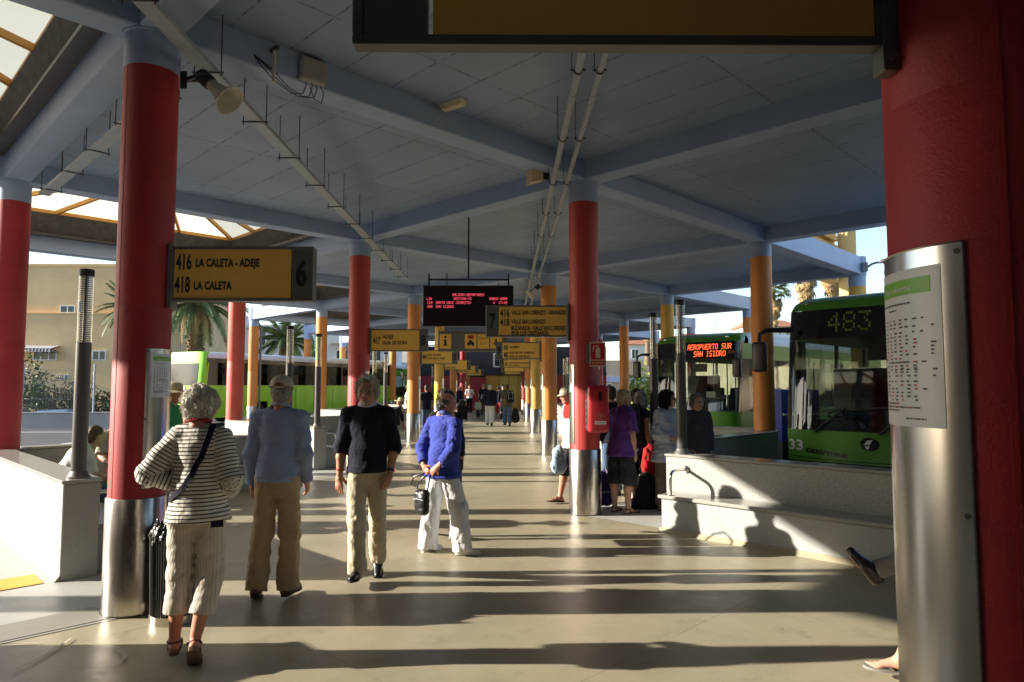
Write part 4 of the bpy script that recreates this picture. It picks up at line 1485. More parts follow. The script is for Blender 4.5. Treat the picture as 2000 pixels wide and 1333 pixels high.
MB().bar((1.3, -1.18, 4.07), (3.9, -1.18, 4.07), .05, .05).bar((1.4, -.35, 3.9), (1.4, -1.15, 4.06), .04, .04).bar((3.8, -.35, 3.9), (3.8, -1.15, 4.06), .04, .04).build('awning_frame', GREYM, aw, None)
# --- road wall with mesh fence
CONC = mat('road_wall_concrete', (.42, .42, .39), rough=.85, var=.12, vs=.8, dirt=.3, bump=.1, bs=15)
t = thing('road_wall', 'long low grey concrete wall along the far side of the road on the left', 'wall', (-30, 27.5, 0))
MB().box(-30, 14.5, 0, .3, -.2, .60).build('wall_body', CONC, t, None, bevel=.02, seg=1)
MB().box(-30, 14.5, -.03, .33, .602, .65).build('coping', CONC, t, None)
fe = thing('mesh_fence', 'grey welded wire mesh fence on top of the road wall', 'fence', (-30, 27.65, .65))
WIRE = mat('fence_wire', (.33, .33, .31), rough=.55, metal=.3)
pst = MB().lathe([(.035, 0), (.035, 1.85), (.045, 1.86), (.045, 1.92), (0, 1.93)], 12).lathe([(.05, .95), (.05, 1.1)], 12).lathe([(.05, 1.5), (.05, 1.6)], 12).mesh('fence_post', GALV, 40)
for i in range(16):
    link('fence_post', pst, fe, (-29.5 + i * 2.86, 0, 0))
for i in range(15):
    x0 = -29.5 + i * 2.86
    if x0 > 12:
        continue
    wm = MB()
    for j in range(1, 46):
        wm.bar((x0 + j * .0622, 0, .05), (x0 + j * .0622, 0, 1.72), .006, .006, up=(0, 1, 0))
    for z in (.1, .5, .55, 1.1, 1.15, 1.3, 1.68):
        wm.bar((x0, .004, z), (x0 + 2.86, .004, z), .006, .008)
    wm.build('mesh_panel', WIRE, fe, None)
# --- road markings
rd = bpy.data.objects['road']
mb = MB()
mb.add([(-12.6 + .55 * math.cos(R(a)), 20.2 + 1.5 * math.sin(R(a)), -.003) for a in range(0, 360, 15)], [tuple(range(24))])
mb.build('road_mark', ROADPAINT, rd, None)
for (x0, y0, x1, y1, w) in ((-16.5, 14.5, -9.4, 15.3, .16), (-11.2, 16.6, -7.8, 17.6, .16), (-30, 25.5, -13.5, 25.5, .18), (-10, 36, -6, 47, .15), (-13, 22, -9, 33, .12)):
    d = Vector((x1 - x0, y1 - y0, 0)).normalized()
    n_ = Vector((-d.y, d.x, 0)) * w / 2
    a, b = Vector((x0, y0, -.004)), Vector((x1, y1, -.004))
    MB().add([a - n_, b - n_, b + n_, a + n_], [(0, 1, 2, 3)]).build('road_mark', ROADPAINT, rd, None)

# --- leaves
LEAF1 = mat('leaf_green', (0.075, 0.12, 0.03), rough=.6, var=.45, vs=9, col2=(.15, .19, .05))
LEAF2 = mat('leaf_olive', (0.10, 0.105, 0.045), rough=.7, var=.4, vs=9, col2=(.20, .16, .08))
FROND = mat('palm_frond', (0.075, 0.125, 0.035), rough=.5, var=.35, vs=2, col2=(.20, .24, .07))
DRYF = mat('dry_frond', (0.34, 0.23, 0.11), rough=.85, var=.3, vs=3)
TRUNK = mat('palm_trunk', (0.20, 0.145, 0.09), rough=.95, var=.35, vs=6, bump=.6, bs=12)
def bush(name, label, loc, rx, ry, rz, n, seed, m, group, leaf=.14):
    q = random.Random(seed)
    t = thing(name, label, 'bush', loc, 0, group)
    mb = MB()
    cl = [(q.uniform(-.75, .75), q.uniform(-.75, .75), q.uniform(.15, .85), q.uniform(.25, .5)) for _ in range(16)]
    for i in range(n):
        c = q.choice(cl)
        d = Vector((q.gauss(0, 1), q.gauss(0, 1), q.gauss(0, 1))).normalized() * c[3] * q.random() ** .33
        p = Vector(((c[0] + d.x) * rx, (c[1] + d.y) * ry, max(.03, (c[2] + d.z) * rz)))
        a = Vector((q.gauss(0, 1), q.gauss(0, 1), q.gauss(0, .7) + .4)).normalized() * leaf * q.uniform(.6, 1.3)
        b = a.cross(Vector((q.gauss(0, 1), q.gauss(0, 1), q.gauss(0, 1)))).normalized() * leaf * .35
        mb.add([p, p + a * .5 + b, p + a, p + a * .5 - b], [(0, 1, 2, 3)])
    mb.build('foliage', m, t, None)
    st = MB()
    for i in range(7):
        c = cl[i]
        st.tube([(q.uniform(-.1, .1), q.uniform(-.1, .1), -.02), (c[0] * rx * .5, c[1] * ry * .5, c[2] * rz * .5), (c[0] * rx, c[1] * ry, c[2] * rz)], [.035, .02, .008], 5)
    st.build('stem', TRUNK, t, None)
for i, (x, y, rx, rz, nn, m, lab) in enumerate((
        (-20.6, 29.6, 1.0, 2.7, 2600, LEAF1, 'tall leafy green bush at the left end of the mesh fence'),
        (-19.0, 29.9, 1.5, 1.9, 2400, LEAF2, 'dry olive bush behind the mesh fence left of the lamp'),
        (-17.2, 30.0, 1.3, 1.5, 1800, LEAF2, 'sparse brownish bush behind the mesh fence right of the dry olive one'),
        (-23.4, 30.0, 1.6, 2.4, 1500, LEAF1, 'green bush behind the fence hidden by the red column'))):
    bush('garden_bush', lab, (x, y, 0), rx, .9, rz, nn, 40 + i, m, 'bushes behind the mesh fence')

def frond_mesh(L_, droop, n, lw, ll, seed, m, fan=False):
    """one feather frond along +X: arching rib with two rows of leaflets"""
    q = random.Random(seed)
    mb = MB()
    pts = []
    for i in range(11):
        s = i / 10
        pts.append(Vector((L_ * (s - .12 * droop * s * s), 0, L_ * (.34 * s - droop * .62 * s * s))))
    mb.tube(pts, [.035 * (1 - .85 * i / 10) for i in range(11)], 5)
    for i in range(n):
        s = .12 + .88 * i / n
        k = min(9, int(s * 10))
        p = pts[k].lerp(pts[k + 1], s * 10 - k)
        tg = (pts[k + 1] - pts[k]).normalized()
        for sd in (-1, 1):
            l = ll * (math.sin(math.pi * (.12 + .83 * s)) ** .7) * q.uniform(.8, 1.15)
            d = (tg * .55 + Vector((0, sd, 0)) * .9 + Vector((0, 0, -.25 - .35 * q.random()))).normalized()
            w = tg.cross(d).normalized().cross(d).normalized() * lw
            mb.add([p - w * .5, p + w * .5, p + d * l * .6 + w * .35, p + d * l + Vector((0, 0, -l * .12)), p + d * l * .6 - w * .35], [(0, 1, 2, 3, 4)])
    return mb.mesh('frond', m, None)
FRS = [frond_mesh(2.7, d, 46, .045, .42, 5 + i, FROND) for i, d in enumerate((.35, .7, 1.05, 1.4))]
DRYM = frond_mesh(2.0, 1.9, 30, .05, .35, 11, DRYF)
def date_palm(label, loc, hz, rad, seed, n=44, sc=1.0):
    q = random.Random(seed)
    t = thing('date_palm', label, 'palm tree', loc, 0, 'feather palms on the left')
    mb = MB()
    mb.tube([(0, 0, -.1), (.05, 0, hz * .3), (-.03, .03, hz * .7), (0, 0, hz)], [rad * 1.2, rad, rad * .95, rad * 1.25], 18)
    for i in range(int(hz * 60)):
        a = i * 2.39996
        z = hz * (.1 + .9 * i / (hz * 60))
        r_ = rad * (1.0 + .25 * max(0, (z - hz * .75) / (hz * .25)))
        c, s_ = math.cos(a), math.sin(a)
        p = Vector((c * r_ * .93, s_ * r_ * .93, z))
        o = Vector((c, s_, .9)) * rad * .32
        w = Vector((-s_, c, 0)) * rad * .30
        mb.add([p - w, p + w, p + o + w * .5, p + o - w * .5, p + Vector((0, 0, .2 * rad)) + o * .2], [(0, 1, 2, 3), (3, 2, 4)])
    mb.build('trunk', TRUNK, t, 50)
    for i in range(n):
        a = i * 2.39996 + q.uniform(-.2, .2)
        lv_ = i / n
        me = FRS[min(3, int(lv_ * 4))]
        link('frond', me, t, (0, 0, hz + .1 - .25 * lv_), (0, R(-52 + 62 * lv_ + q.uniform(-8, 8)), a), (sc * q.uniform(.85, 1.1),) * 3)
    for i in range(9):
        link('dry_frond', DRYM, t, (0, 0, hz - .15), (0, R(30 + q.uniform(-8, 14)), i * .72 + q.uniform(-.2, .2)), (sc * .8,) * 3)
date_palm('date palm with a thick trunk rising behind the back of the coach', (-16.6, 36.4, 0), 6.0, .42, 1, 46, 1.15)
date_palm('date palm whose crown shows behind the middle of the coach', (-15.2, 47.0, 0), 4.7, .35, 2, 40, 1.05)
date_palm('date palm whose fronds show left of the column with sign 6', (-18.3, 33.4, 0), 5.4, .30, 3, 34, .66)

# --- white flats behind, lattice screen
def flats(label, x0, x1, y, h, floors, seed):
    q = random.Random(seed)
    t = thing('apartment_block', label, 'building', (0, y, 0), 0, 'white apartment blocks behind the coach')
    MB().box(x0, x1, 0, 12, -.5, h).build('wall', WHT, t, None)
    MB().box(x0 - .2, x1 + .2, -.25, 12.2, h + .002, h + .3).build('roof_edge', WHT, t, None)
    fh = h / floors
    nw = max(2, int((x1 - x0) / 3.6))
    for f in range(floors):
        for i in range(nw):
            xc = x0 + (x1 - x0) * (i + .5) / nw
            w = q.uniform(.7, 1.1)
            win(t, xc - w, xc + w, f * fh + fh * .22, f * fh + fh * .82, -.01, FRAMEW, PANE, 1, .1)
            if q.random() < .55:
                b = MB()
                b.box(xc - 1.5, xc + 1.5, -1.2, -.002, f * fh + fh * .05, f * fh + fh * .12).box(xc - 1.5, xc + 1.5, -1.2, -1.12, f * fh + fh * .12, f * fh + fh * .42)
                b.build('balcony', WHT, t, None)
flats('white apartment block with balconies seen right of the lattice screen', -46, -36.5, 88, 11.2, 4, 1)
flats('lower white apartment block behind the coral column', -35.5, -27, 92, 9.6, 3, 2)
flats('white apartment block behind the orange columns and the second palm', -26.4, -15, 86, 10.2, 3, 3)
t = thing('lattice_screen', 'tall tan metal lattice screen behind the palm trunk', 'screen', (-22.3, 42.5, 0))
TANM = mat('tan_metal', (.42, .25, .13), rough=.6, var=.1)
for i in range(19):
    MB().bar((i * .135, 0, 0), (i * .135, 0, 11.5), .028, .03, up=(0, 1, 0)).build('bar', TANM, t, None)
for z in (1.2, 3.6, 4.9, 7.0, 9.6):
    MB().bar((0, -.04, z), (2.43, -.04, z), .04, .07).build('rail', TANM, t, None)
for z in (4.9, 7.0):
    MB().bar((0, -.09, z - .9), (1.2, -.09, z), .04, .07).bar((1.2, -.09, z), (0, -.09, z + .9), .04, .07).build('brace', TANM, t, None)
# parked cars behind the road wall (only the roofs show above it)
CARB = mat('car_blue', (.12, .20, .36), rough=.28, coat=.4, var=.04)
def car(label, loc, rz):
    t = thing('parked_car', label, 'car', loc, rz)
    xs = [-2.1, -2.05, -1.3, -.75, .55, 1.25, 2.0, 2.1]
    zs = [.55, .82, .92, 1.40, 1.46, 1.02, .90, .55]
    def body(u, v):
        i = min(6, int(u * 7))
        f_ = u * 7 - i
        x = xs[i] + (xs[i + 1] - xs[i]) * f_
        z = zs[i] + (zs[i + 1] - zs[i]) * f_
        yy = (v - .5) * 2
        k = 1 - .14 * max(0, (z - .9) / .5)
        return (x, .86 * k * math.copysign(abs(yy) ** .6, yy), .3 + (z - .3) * (1 - abs(yy) ** 6 * .55))
    MB().grid(body, 42, 14).build('body', CARB, t, 60)
    MB().box(-2.08, 2.08, -.85, .85, .28, .62).build('sill', CARB, t, 60, bevel=.08)
    MB().box(-.95, .9, -.80, .80, .98, 1.33).build('side_glass', PANE, t, 60, bevel=.1)
    for x in (-1.3, 1.3):
        for s in (-1, 1):
            w = MB().lathe([(0, -.1), (.3, -.1), (.32, 0), (.3, .1), (0, .1)], 24).xf(Matrix.Translation((x, s * .78, .32)) @ Matrix.Rotation(R(90), 4, 'X'))
            w.build('wheel', RUBBER, t, 40)
car('blue car whose roof shows above the road wall behind the fence', (-18.6, 28.9, -.72), 0.0)

# --- right side: retaining wall, hill, houses, palms
STONE = mat('retaining_wall_stone', (.40, .33, .23), rough=.9, var=.25, vs=1.2, bump=.6, bs=5, dirt=.3)
t = thing('retaining_wall', 'tall beige stone retaining wall beyond the buses on the right', 'wall', (0, 0, 0))
for i in range(12):
    y0 = -10 + i * 8.5
    MB().box(19.0, 19.8, y0, y0 + 8.44, -.2, 4.3 + .05 * (i % 3)).build('wall_section', STONE, t, None, bevel=.03, seg=1)
MB().box(18.9, 19.9, -10, 92, 4.42, 4.6).build('coping', CONC, t, None)
HILL = mat('hill_soil', (.24, .20, .11), rough=.95, var=.4, vs=.05, dirt=.3, col2=(.16, .17, .07))
def hillfn(u, v):
    x = 19.8 + 240 * u
    y = -20 + 420 * v
    return (x, y, 4.35 + min(1, u * 9) * 1.4 + 16 * u + 1.0 * math.sin(x * .11 + y * .05) * min(1, u * 6) + .7 * math.sin(y * .13) * min(1, u * 6))
structure(MB().grid(hillfn, 40, 50).build('hillside', HILL, None, 60))
def ridge(u, v):
    x = -700 + 2200 * u
    hgt = 95 + 45 * math.sin(u * 9) + 28 * math.sin(u * 23 + 1) + 12 * math.sin(u * 57)
    return (x, 1250 + 300 * v, -5 + hgt * v ** .8)
structure(MB().grid(ridge, 80, 8).build('distant_hills', mat('bare_rock', (.20, .19, .17), rough=1, var=.3, vs=.01), None, 60))
TILE = mat('roof_tile', (.36, .15, .08), rough=.8, var=.2, vs=1)
for (x, y, w, h_, lab) in ((36.0, 92, 7, 3.6, 'small white house with a red roof edge below the palms, between the columns'),
                           (29.5, 104, 6, 3.2, 'white house on the hill left of the orange column'),
                           (20.4, 96, 7, 3.4, 'white house with a pinkish roof above the airport bus'),
                           (46.5, 98, 7, 3.4, 'white hillside house near the right edge of the palms'),
                           (38.2, 120, 8, 3.0, 'cream house higher on the hill')):
    z = hillfn((x - 19.8) / 240 if x > 19.8 else 0, (y + 20) / 420)[2] - .3
    t = thing('hill_house', lab, 'house', (x, y, z), 0, 'white houses on the hill')
    MB().box(-w / 2, w / 2, 0, 6, -1, h_).build('wall', WHT, t, None)
    MB().hexa([(-w / 2 - .3, -.4, h_ + .002), (w / 2 + .3, -.4, h_ + .002), (w / 2 + .3, 6.4, h_ + .002), (-w / 2 - .3, 6.4, h_ + .002), (-w / 2 + 1, 2.5, h_ + 1.1), (w / 2 - 1, 2.5, h_ + 1.1), (w / 2 - 1, 3.5, h_ + 1.1), (-w / 2 + 1, 3.5, h_ + 1.1)]).build('roof', TILE, t, None)
    for i in range(3):
        xx = -w / 2 + w * (i + .5) / 3
        win(t, xx - .5, xx + .5, h_ * .4, h_ * .8, -.01, FRAMEW, PANE, 1, .08)

def fan_palm(label, loc, hz, seed):
    q = random.Random(seed)
    t = thing('fan_palm', label, 'palm tree', loc, 0, 'fan palms on the right')
    MB().tube([(0, 0, -.5), (.05, 0, hz * .5), (0, 0, hz)], [.34, .24, .22], 12).build('trunk', TRUNK, t, 50)
    def fan(seed2, dead):
        r_ = random.Random(seed2)
        mb = MB()
        mb.tube([(0, 0, 0), (.5, 0, .02), (1.0, 0, 0)], [.03, .022, .015], 5)
        for i in range(19):
            a = R(-78 + 156 * i / 18)
            l = (.95 if not dead else .8) * r_.uniform(.8, 1.1)
            d = Vector((math.cos(a), math.sin(a), r_.uniform(-.1, .1)))
            n_ = Vector((-math.sin(a), math.cos(a), 0)) * .06
            p = Vector((.95, 0, 0))
            tip = p + d * l + Vector((0, 0, -.35 * l))
            mb.add([p, p + d * l * .55 + n_, tip, p + d * l * .55 - n_], [(0, 1, 2, 3)])
        return mb.mesh('fan_leaf', DRYF if dead else FROND, None)
    ga, da = fan(seed, False), fan(seed + 1, True)
    for i in range(34):
        a = i * 2.39996
        link('fan_leaf', ga, t, (0, 0, hz), (q.uniform(-.3, .3), R(-75 + 92 * i / 34), a), (q.uniform(.85, 1.1),) * 3)
    for i in range(46):
        a = i * 2.39996
        f_ = i / 46
        link('dead_leaf', da, t, (0, 0, hz - .1 - 2.0 * f_), (q.uniform(-.4, .4), R(48 + 28 * f_ + q.uniform(-8, 8)), a), (q.uniform(.7, .95) * (1 - .3 * f_),) * 3)
for (px_, Y, zc, lab) in ((1514, 60, 10.0, 'fan palm with a dry skirt between the orange column and bus 483'), (1580, 52, 10.4, 'fan palm with a hanging dry crown above the roof of bus 483'),
                          (1634, 54, 11.0, 'fan palm half hidden by the yellow column above bus 483'), (1265, 75, 9.5, 'small fan palm far off behind the bus mirror')):
    x = (px_ - 990) * Y / 1333
    zg = hillfn((x - 19.8) / 240, (Y + 20) / 420)[2] if x > 19.8 else 4.4
    fan_palm(lab, (x, Y, zg), zc - zg, px_)
for i, (x, y, lab) in enumerate(((24.6, 58, 'low green shrub at the foot of the fan palm'), (27.5, 60, 'green shrub on the slope right of the fan palm'), (21.8, 66, 'dark shrub on the slope left of the fan palm'))):
    z = hillfn((x - 19.8) / 240, (y + 20) / 420)[2]
    bush('slope_shrub', lab, (x, y, z - .2), 2.2, 1.4, 1.3, 900, 70 + i, LEAF1, 'shrubs on the slope', .22)
bush('planter_shrub', 'bright green shrub at the road edge behind the waiting people', (9.3, 47, -.02), 1.5, 1.0, 2.6, 900, 90, mat('leaf_bright', (.22, .36, .05), rough=.5, var=.3, vs=6, col2=(.4, .5, .08)), None, .3)
# street lamp head and balustrade of the neighbouring deck, right
t = thing('street_luminaire', 'grey street lamp head on the corner of the right hand canopy', 'lamp', (8.95, 16.75, 4.62), R(-25))
MB().hexa([(.25, -.11, .10), (.95, -.09, .16), (.95, .09, .16), (.25, .11, .10), (.3, -.08, .19), (.85, -.05, .24), (.85, .05, .24), (.3, .08, .19)]).build('head', GREYM, t, 50, bevel=.03)
MB().hexa([(.42, -.08, .06), (.9, -.07, .11), (.9, .07, .11), (.42, .08, .06), (.40, -.09, .115), (.92, -.08, .155), (.92, .08, .155), (.40, .09, .115)]).build('lens', LENS, t, None)
MB().tube([(.0, 0, .02), (.12, 0, .1), (.3, 0, .14)], .028, 8).box(-.1, .02, -.06, .06, -.08, .14).build('arm', GREYM, t, 40)
t = thing('upper_terrace', 'ochre upper terrace with slatted balustrades and a round post above the right canopy', 'terrace', (0, 0, 0))
OCH = mat('ochre_terrace', (.60, .42, .17), rough=.75, var=.08, vs=1)
SLAT = mat('cream_slat', (.62, .52, .36), rough=.7, var=.08)
def slats(a, b, z0, z1, n):
    a, b = Vector(a), Vector(b)
    me = MB().bar((0, 0, 0), (0, 0, z1 - z0), .045, .03, up=(0, 1, 0)).mesh('slat', SLAT, None)
    ang = math.atan2(b.y - a.y, b.x - a.x)
    for i in range(n):
        p = a.lerp(b, (i + .5) / n)
        link('slat', me, t, (p.x, p.y, z0), (0, 0, ang))
    MB().bar((a.x, a.y, z0 - .03), (b.x, b.y, z0 - .03), .07, .06).bar((a.x, a.y, z1 + .03), (b.x, b.y, z1 + .03), .07, .06).build('rail', SLAT, t, None)
slats((6.7, 20.2), (13.3, 26.8), 6.15, 6.9, 62)
slats((8.6, 22.6), (13.4, 27.4), 7.9, 8.5, 48)
MB().bar((6.4, 20.6, 6.0), (13.5, 27.7, 6.0), .5, .2).bar((6.8, 21.0, 7.35), (13.5, 27.7, 7.35), .3, .16).bar((6.8, 21.0, 7.72), (13.5, 27.7, 7.72), .3, .2).build('deck_edge', OCH, t, None)
MB().hexa([(6.9, 21.2, 6.1), (13.4, 27.7, 6.1), (13.6, 27.9, 6.1), (7.1, 21.4, 6.1), (6.9, 21.2, 7.8), (13.4, 27.7, 7.8), (13.6, 27.9, 7.8), (7.1, 21.4, 7.8)]).build('back_wall', OCH, t, None)
MB().lathe([(.33, -.1), (.33, 12)], 32, (13.45, 26.6, 0)).build('round_post', OCH, t, 40)
# blue cabinet between the buses
t = thing('blue_cabinet', 'blue cabinet with a small shield emblem between the two right hand buses', 'cabinet', (6.55, 15.75, 0), R(20))
MB().box(-.55, .55, -.3, .3, .45, 1.62).build('body', BLUEB, t, None, bevel=.03)
MB().box(-.5, .5, -.25, .25, 0, .449).build('plinth', BLACK, t, None)
MB().bar((-.52, -.33, 1.06), (.52, -.33, 1.06), .05, .05).build('push_bar', GALV, t, None)
em = MB().add([(-.30, -.303, 1.50), (-.30, -.303, 1.36), (-.235, -.303, 1.31), (-.17, -.303, 1.36), (-.17, -.303, 1.50)], [(0, 1, 2, 3, 4)]).build('shield_emblem', mat('shield_brown', (.12, .03, .02), rough=.3), t, None)
mb = MB()
text_mb(mb, 'Canarias', -.28, 1.12, .06, w=.36, y=-.303)
mb.build('lettering', INK, t, None)

# --- hall at the end of the walkway
t = thing('end_hall', 'ochre and red wall of the station hall at the end of the walkway', 'building', (0, 48, 0))
YPAN = mat('hall_ochre', (.52, .27, .045), rough=.5, var=.06, vs=.7)
YPAN2 = mat('hall_yellow', (.56, .36, .07), rough=.5, var=.06, vs=.7)
HRED = mat('hall_red', (.28, .025, .03), rough=.5, var=.1, vs=.8)
HBLUE = mat('hall_dark_blue', (.030, .031, .035), rough=.8, var=.1, vs=.7)
MB().box(-7, 7, .1, 8, -.1, 4.45).build('wall', HBLUE, t, None)
for i, (x0, x1, m) in enumerate(((-1.5, -.55, YPAN), (-.54, .12, YPAN2), (.13, .78, YPAN2), (.79, 1.85, YPAN), (1.86, 2.6, YPAN), (-3.15, -2.62, YPAN))):
    MB().box(x0 + .006, x1 - .006, .0, .098, 0, 2.42).build('panel', m, t, None, bevel=.006, seg=1)
MB().box(-2.6, -1.52, -.35, .098, 0, 2.30).build('red_porch', HRED, t, None)
MB().box(-7, -3.2, .0, .098, 0, 2.42).build('panel', HRED, t, None)
MB().box(2.62, 7, .0, .098, 0, 2.42).build('panel', HRED, t, None)
MB().box(-7, 7, -.08, .099, 2.44, 2.62).build('fascia', HBLUE, t, None)
win(t, -.95, .05, 3.0, 4.0, .09, FRAMEW, PANE, 0, .09)
MB().box(1.0, 2.0, -.5, -.4, 2.10, 2.28).build('lit_sign', SIGNY, t, None)
for x in (1.3, 1.9):
    MB().tube([(x, -.6, 0), (x, -.6, 1.0)], .035, 10).build('rail_post', GALV, t, 40)
MB().bar((1.0, -.6, 1.0), (2.1, -.6, 1.0), .06, .06).build('rail', GALV, t, None)
# far right building with a blue band
t = thing('low_depot_building', 'beige depot building with a blue band behind the waiting people', 'building', (13.5, 78, 0))
MB().box(-6, 5, 0, 10, -.2, 4.6).build('wall', mat('depot_beige', (.40, .35, .27), rough=.8, var=.1, vs=.5), t, None)
MB().box(-6.1, 5.1, -.15, -.002, 2.1, 2.75).build('blue_band', BLUE, t, None)
win(t, -4.5, -1.5, .2, 2.0, -.02, FRAMEW, PANE, 4, .1)
# unseen hall and side block added behind the camera to cut the light there
t = thing('unseen_shade_hall', 'unseen hall added behind the camera to block light', 'building', (0, 0, 0))
MB().box(-34, 22, -16, -5.2, 0, 6.5).build('wall', mat('hall_grey', (.10, .095, .095), rough=.8, var=.1), t, None)
MB().box(-34, -11.6, -5.2, 2.25, 0, 6.5).build('shade_wing', mat('hall_grey', (.22, .20, .19)), t, None)  # added, sized to keep the sun off the foreground column
# ------------------------------------------------------------------ people: bodies and clothes grown from blended volumes
def nv(v):
    v = np.asarray(v, float)
    return v / np.linalg.norm(v)
class Vol:
    """smooth union of tapered capsules and ellipsoids, meshed with surface nets"""
    def __init__(s, h):
        s.h, s.P = h, []
    def cap(s, a, b, ra, rb=None, k=.03, fl=None, cuts=(), op=1, u=None):
        s.P.append(('c', np.asarray(a, float), np.asarray(b, float), ra, ra if rb is None else rb, k, fl, cuts, op, u))
        return s
    def ell(s, c, r, Rm=None, k=.03, cuts=(), op=1, u=None):
        s.P.append(('e', np.asarray(c, float), np.asarray(r, float), Rm, None, k, None, cuts, op, u))
        return s
    def ev(s, p, X):
        if p[0] == 'c':
            a, b = p[1].astype(np.float32), p[2].astype(np.float32)
            ab = b - a
            t = np.clip(((X - a) @ ab) / max(1e-9, float(ab @ ab)), 0, 1)
            d = X - (a + t[..., None] * ab)
            if p[6] is not None:
                ax, fac = np.asarray(p[6][0], np.float32), p[6][1]
                d = d + ax * ((d @ ax) * (1 / fac - 1))[..., None]
            v = np.sqrt((d * d).sum(-1)) - (p[3] + (p[4] - p[3]) * t)
        else:
            q = X - p[1].astype(np.float32)
            if p[3] is not None:
                q = q @ np.asarray(p[3], np.float32)
            r = p[2].astype(np.float32)
            k0 = np.sqrt(((q / r) ** 2).sum(-1)) + 1e-6
            k1 = np.sqrt(((q / r ** 2) ** 2).sum(-1)) + 1e-6
            v = k0 * (k0 - 1) / k1
            t = None
        for (cp, cn) in p[7]:
            v = np.maximum(v, (X - np.asarray(cp, np.float32)) @ np.asarray(cn, np.float32))
        return v, t
    def bounds(s, p):
        if p[0] == 'c':
            r = max(p[3], p[4])
            return np.minimum(p[1], p[2]) - r, np.maximum(p[1], p[2]) + r
        r = p[2].max()
        return p[1] - r, p[1] + r
    def mesh(s, name, mats, disp=None, pick=None):
        h = s.h
        bs = [s.bounds(p) for p in s.P if p[8] > 0]
        lo = np.min([b[0] for b in bs], 0) - 3 * h
        hi = np.max([b[1] for b in bs], 0) + 3 * h
        n = np.ceil((hi - lo) / h).astype(int) + 1
        ax = [(lo[i] + h * np.arange(n[i])).astype(np.float32) for i in range(3)]
        F = np.full(n, .4, np.float32)
        for p in s.P:
            b0, b1 = s.bounds(p)
            m = p[5] + 3 * h
            i0 = np.clip(np.floor((b0 - m - lo) / h).astype(int), 0, n - 1)
            i1 = np.clip(np.ceil((b1 + m - lo) / h).astype(int) + 1, 1, n)
            if (i1 <= i0).any():
                continue
            X = np.stack(np.meshgrid(ax[0][i0[0]:i1[0]], ax[1][i0[1]:i1[1]], ax[2][i0[2]:i1[2]], indexing='ij'), -1)
            v, _ = s.ev(p, X)
            sl = tuple(slice(i0[i], i1[i]) for i in range(3))
            f, k = F[sl], max(p[5], 1e-4)
            if p[8] > 0:
                hh = np.maximum(k - np.abs(f - v), 0) / k
                F[sl] = np.minimum(f, v) - hh * hh * k * .25
            else:
                hh = np.maximum(k - np.abs(f + v), 0) / k
                F[sl] = np.maximum(f, -v) + hh * hh * k * .25
        if disp is not None:
            I = np.argwhere(np.abs(F) < .05)
            X = (lo + I * h).astype(np.float32)
            F[I[:, 0], I[:, 1], I[:, 2]] += disp(X)
        # surface nets
        c = F < 0
        cell = np.zeros(n - 1, bool)
        cnt = np.zeros(n - 1, np.float32)
        acc = np.zeros(tuple(n - 1) + (3,), np.float32)
        def corner(A, o):
            return A[o[0]:o[0] + n[0] - 1, o[1]:o[1] + n[1] - 1, o[2]:o[2] + n[2] - 1]
        O = [(i, j, k) for i in (0, 1) for j in (0, 1) for k in (0, 1)]
        for o in O:
            for axn in range(3):
                if o[axn]:
                    continue
                o2 = tuple(o[i] + (i == axn) for i in range(3))
                fa, fb = corner(F, o), corner(F, o2)
                x = (fa < 0) != (fb < 0)
                if not x.any():
                    continue
                t = np.where(x, fa / np.where(x, fa - fb, 1), 0)
                for i in range(3):
                    acc[..., i] += np.where(x, (t if i == axn else o[i]), 0)
                cnt += x
        cell = cnt > 0
        idx = np.full(n - 1, -1, np.int64)
        I = np.argwhere(cell)
        idx[cell] = np.arange(len(I))
        V = (I + acc[cell] / cnt[cell][:, None]) * h + lo
        Q = []
        for axn in range(3):
            b, d = (axn + 1) % 3, (axn + 2) % 3
            s0 = [slice(None)] * 3
            s1 = [slice(None)] * 3
            s0[axn] = slice(0, n[axn] - 1)
            s1[axn] = slice(1, n[axn])
            ca, cb = c[tuple(s0)], c[tuple(s1)]
            E_ = np.argwhere(ca != cb)
            if not len(E_):
                continue
            E_ = E_[(E_[:, b] > 0) & (E_[:, d] > 0) & (E_[:, b] < n[b] - 1) & (E_[:, d] < n[d] - 1)]
            fl_ = ca[E_[:, 0], E_[:, 1], E_[:, 2]]
            def at(db, dd):
                e = E_.copy()
                e[:, b] += db
                e[:, d] += dd
                return idx[e[:, 0], e[:, 1], e[:, 2]]
            q = np.stack([at(-1, -1), at(0, -1), at(0, 0), at(-1, 0)], 1)
            q[~fl_] = q[~fl_][:, ::-1]
            Q.append(q)
        Q = np.concatenate(Q)
        Q = Q[(Q >= 0).all(1)]
        # one light smoothing pass keeps the cloth from stepping
        S_ = np.zeros_like(V)
        C_ = np.zeros(len(V))
        for i in range(4):
            np.add.at(S_, Q[:, i], V[Q[:, (i + 1) % 4]])
            np.add.at(S_, Q[:, i], V[Q[:, (i + 3) % 4]])
            np.add.at(C_, Q[:, i], 2)
        V = V * .55 + (S_ / np.maximum(C_, 1)[:, None]) * .45
        U = np.zeros(len(V), np.float32)
        best = np.full(len(V), 9., np.float32)
        who = np.zeros(len(V), int)
        Xv = V.astype(np.float32)
        for pi, p in enumerate(s.P):
            if p[8] < 0:
                continue
            v, t = s.ev(p, Xv)
            m = v < best
            best[m] = v[m]
            who[m] = pi
            if p[9] is not None:
                if callable(p[9]):
                    U[m] = p[9](Xv[m])
                elif t is not None:
                    U[m] = p[9][0] + (p[9][1] - p[9][0]) * t[m]
        return V, Q, U, who
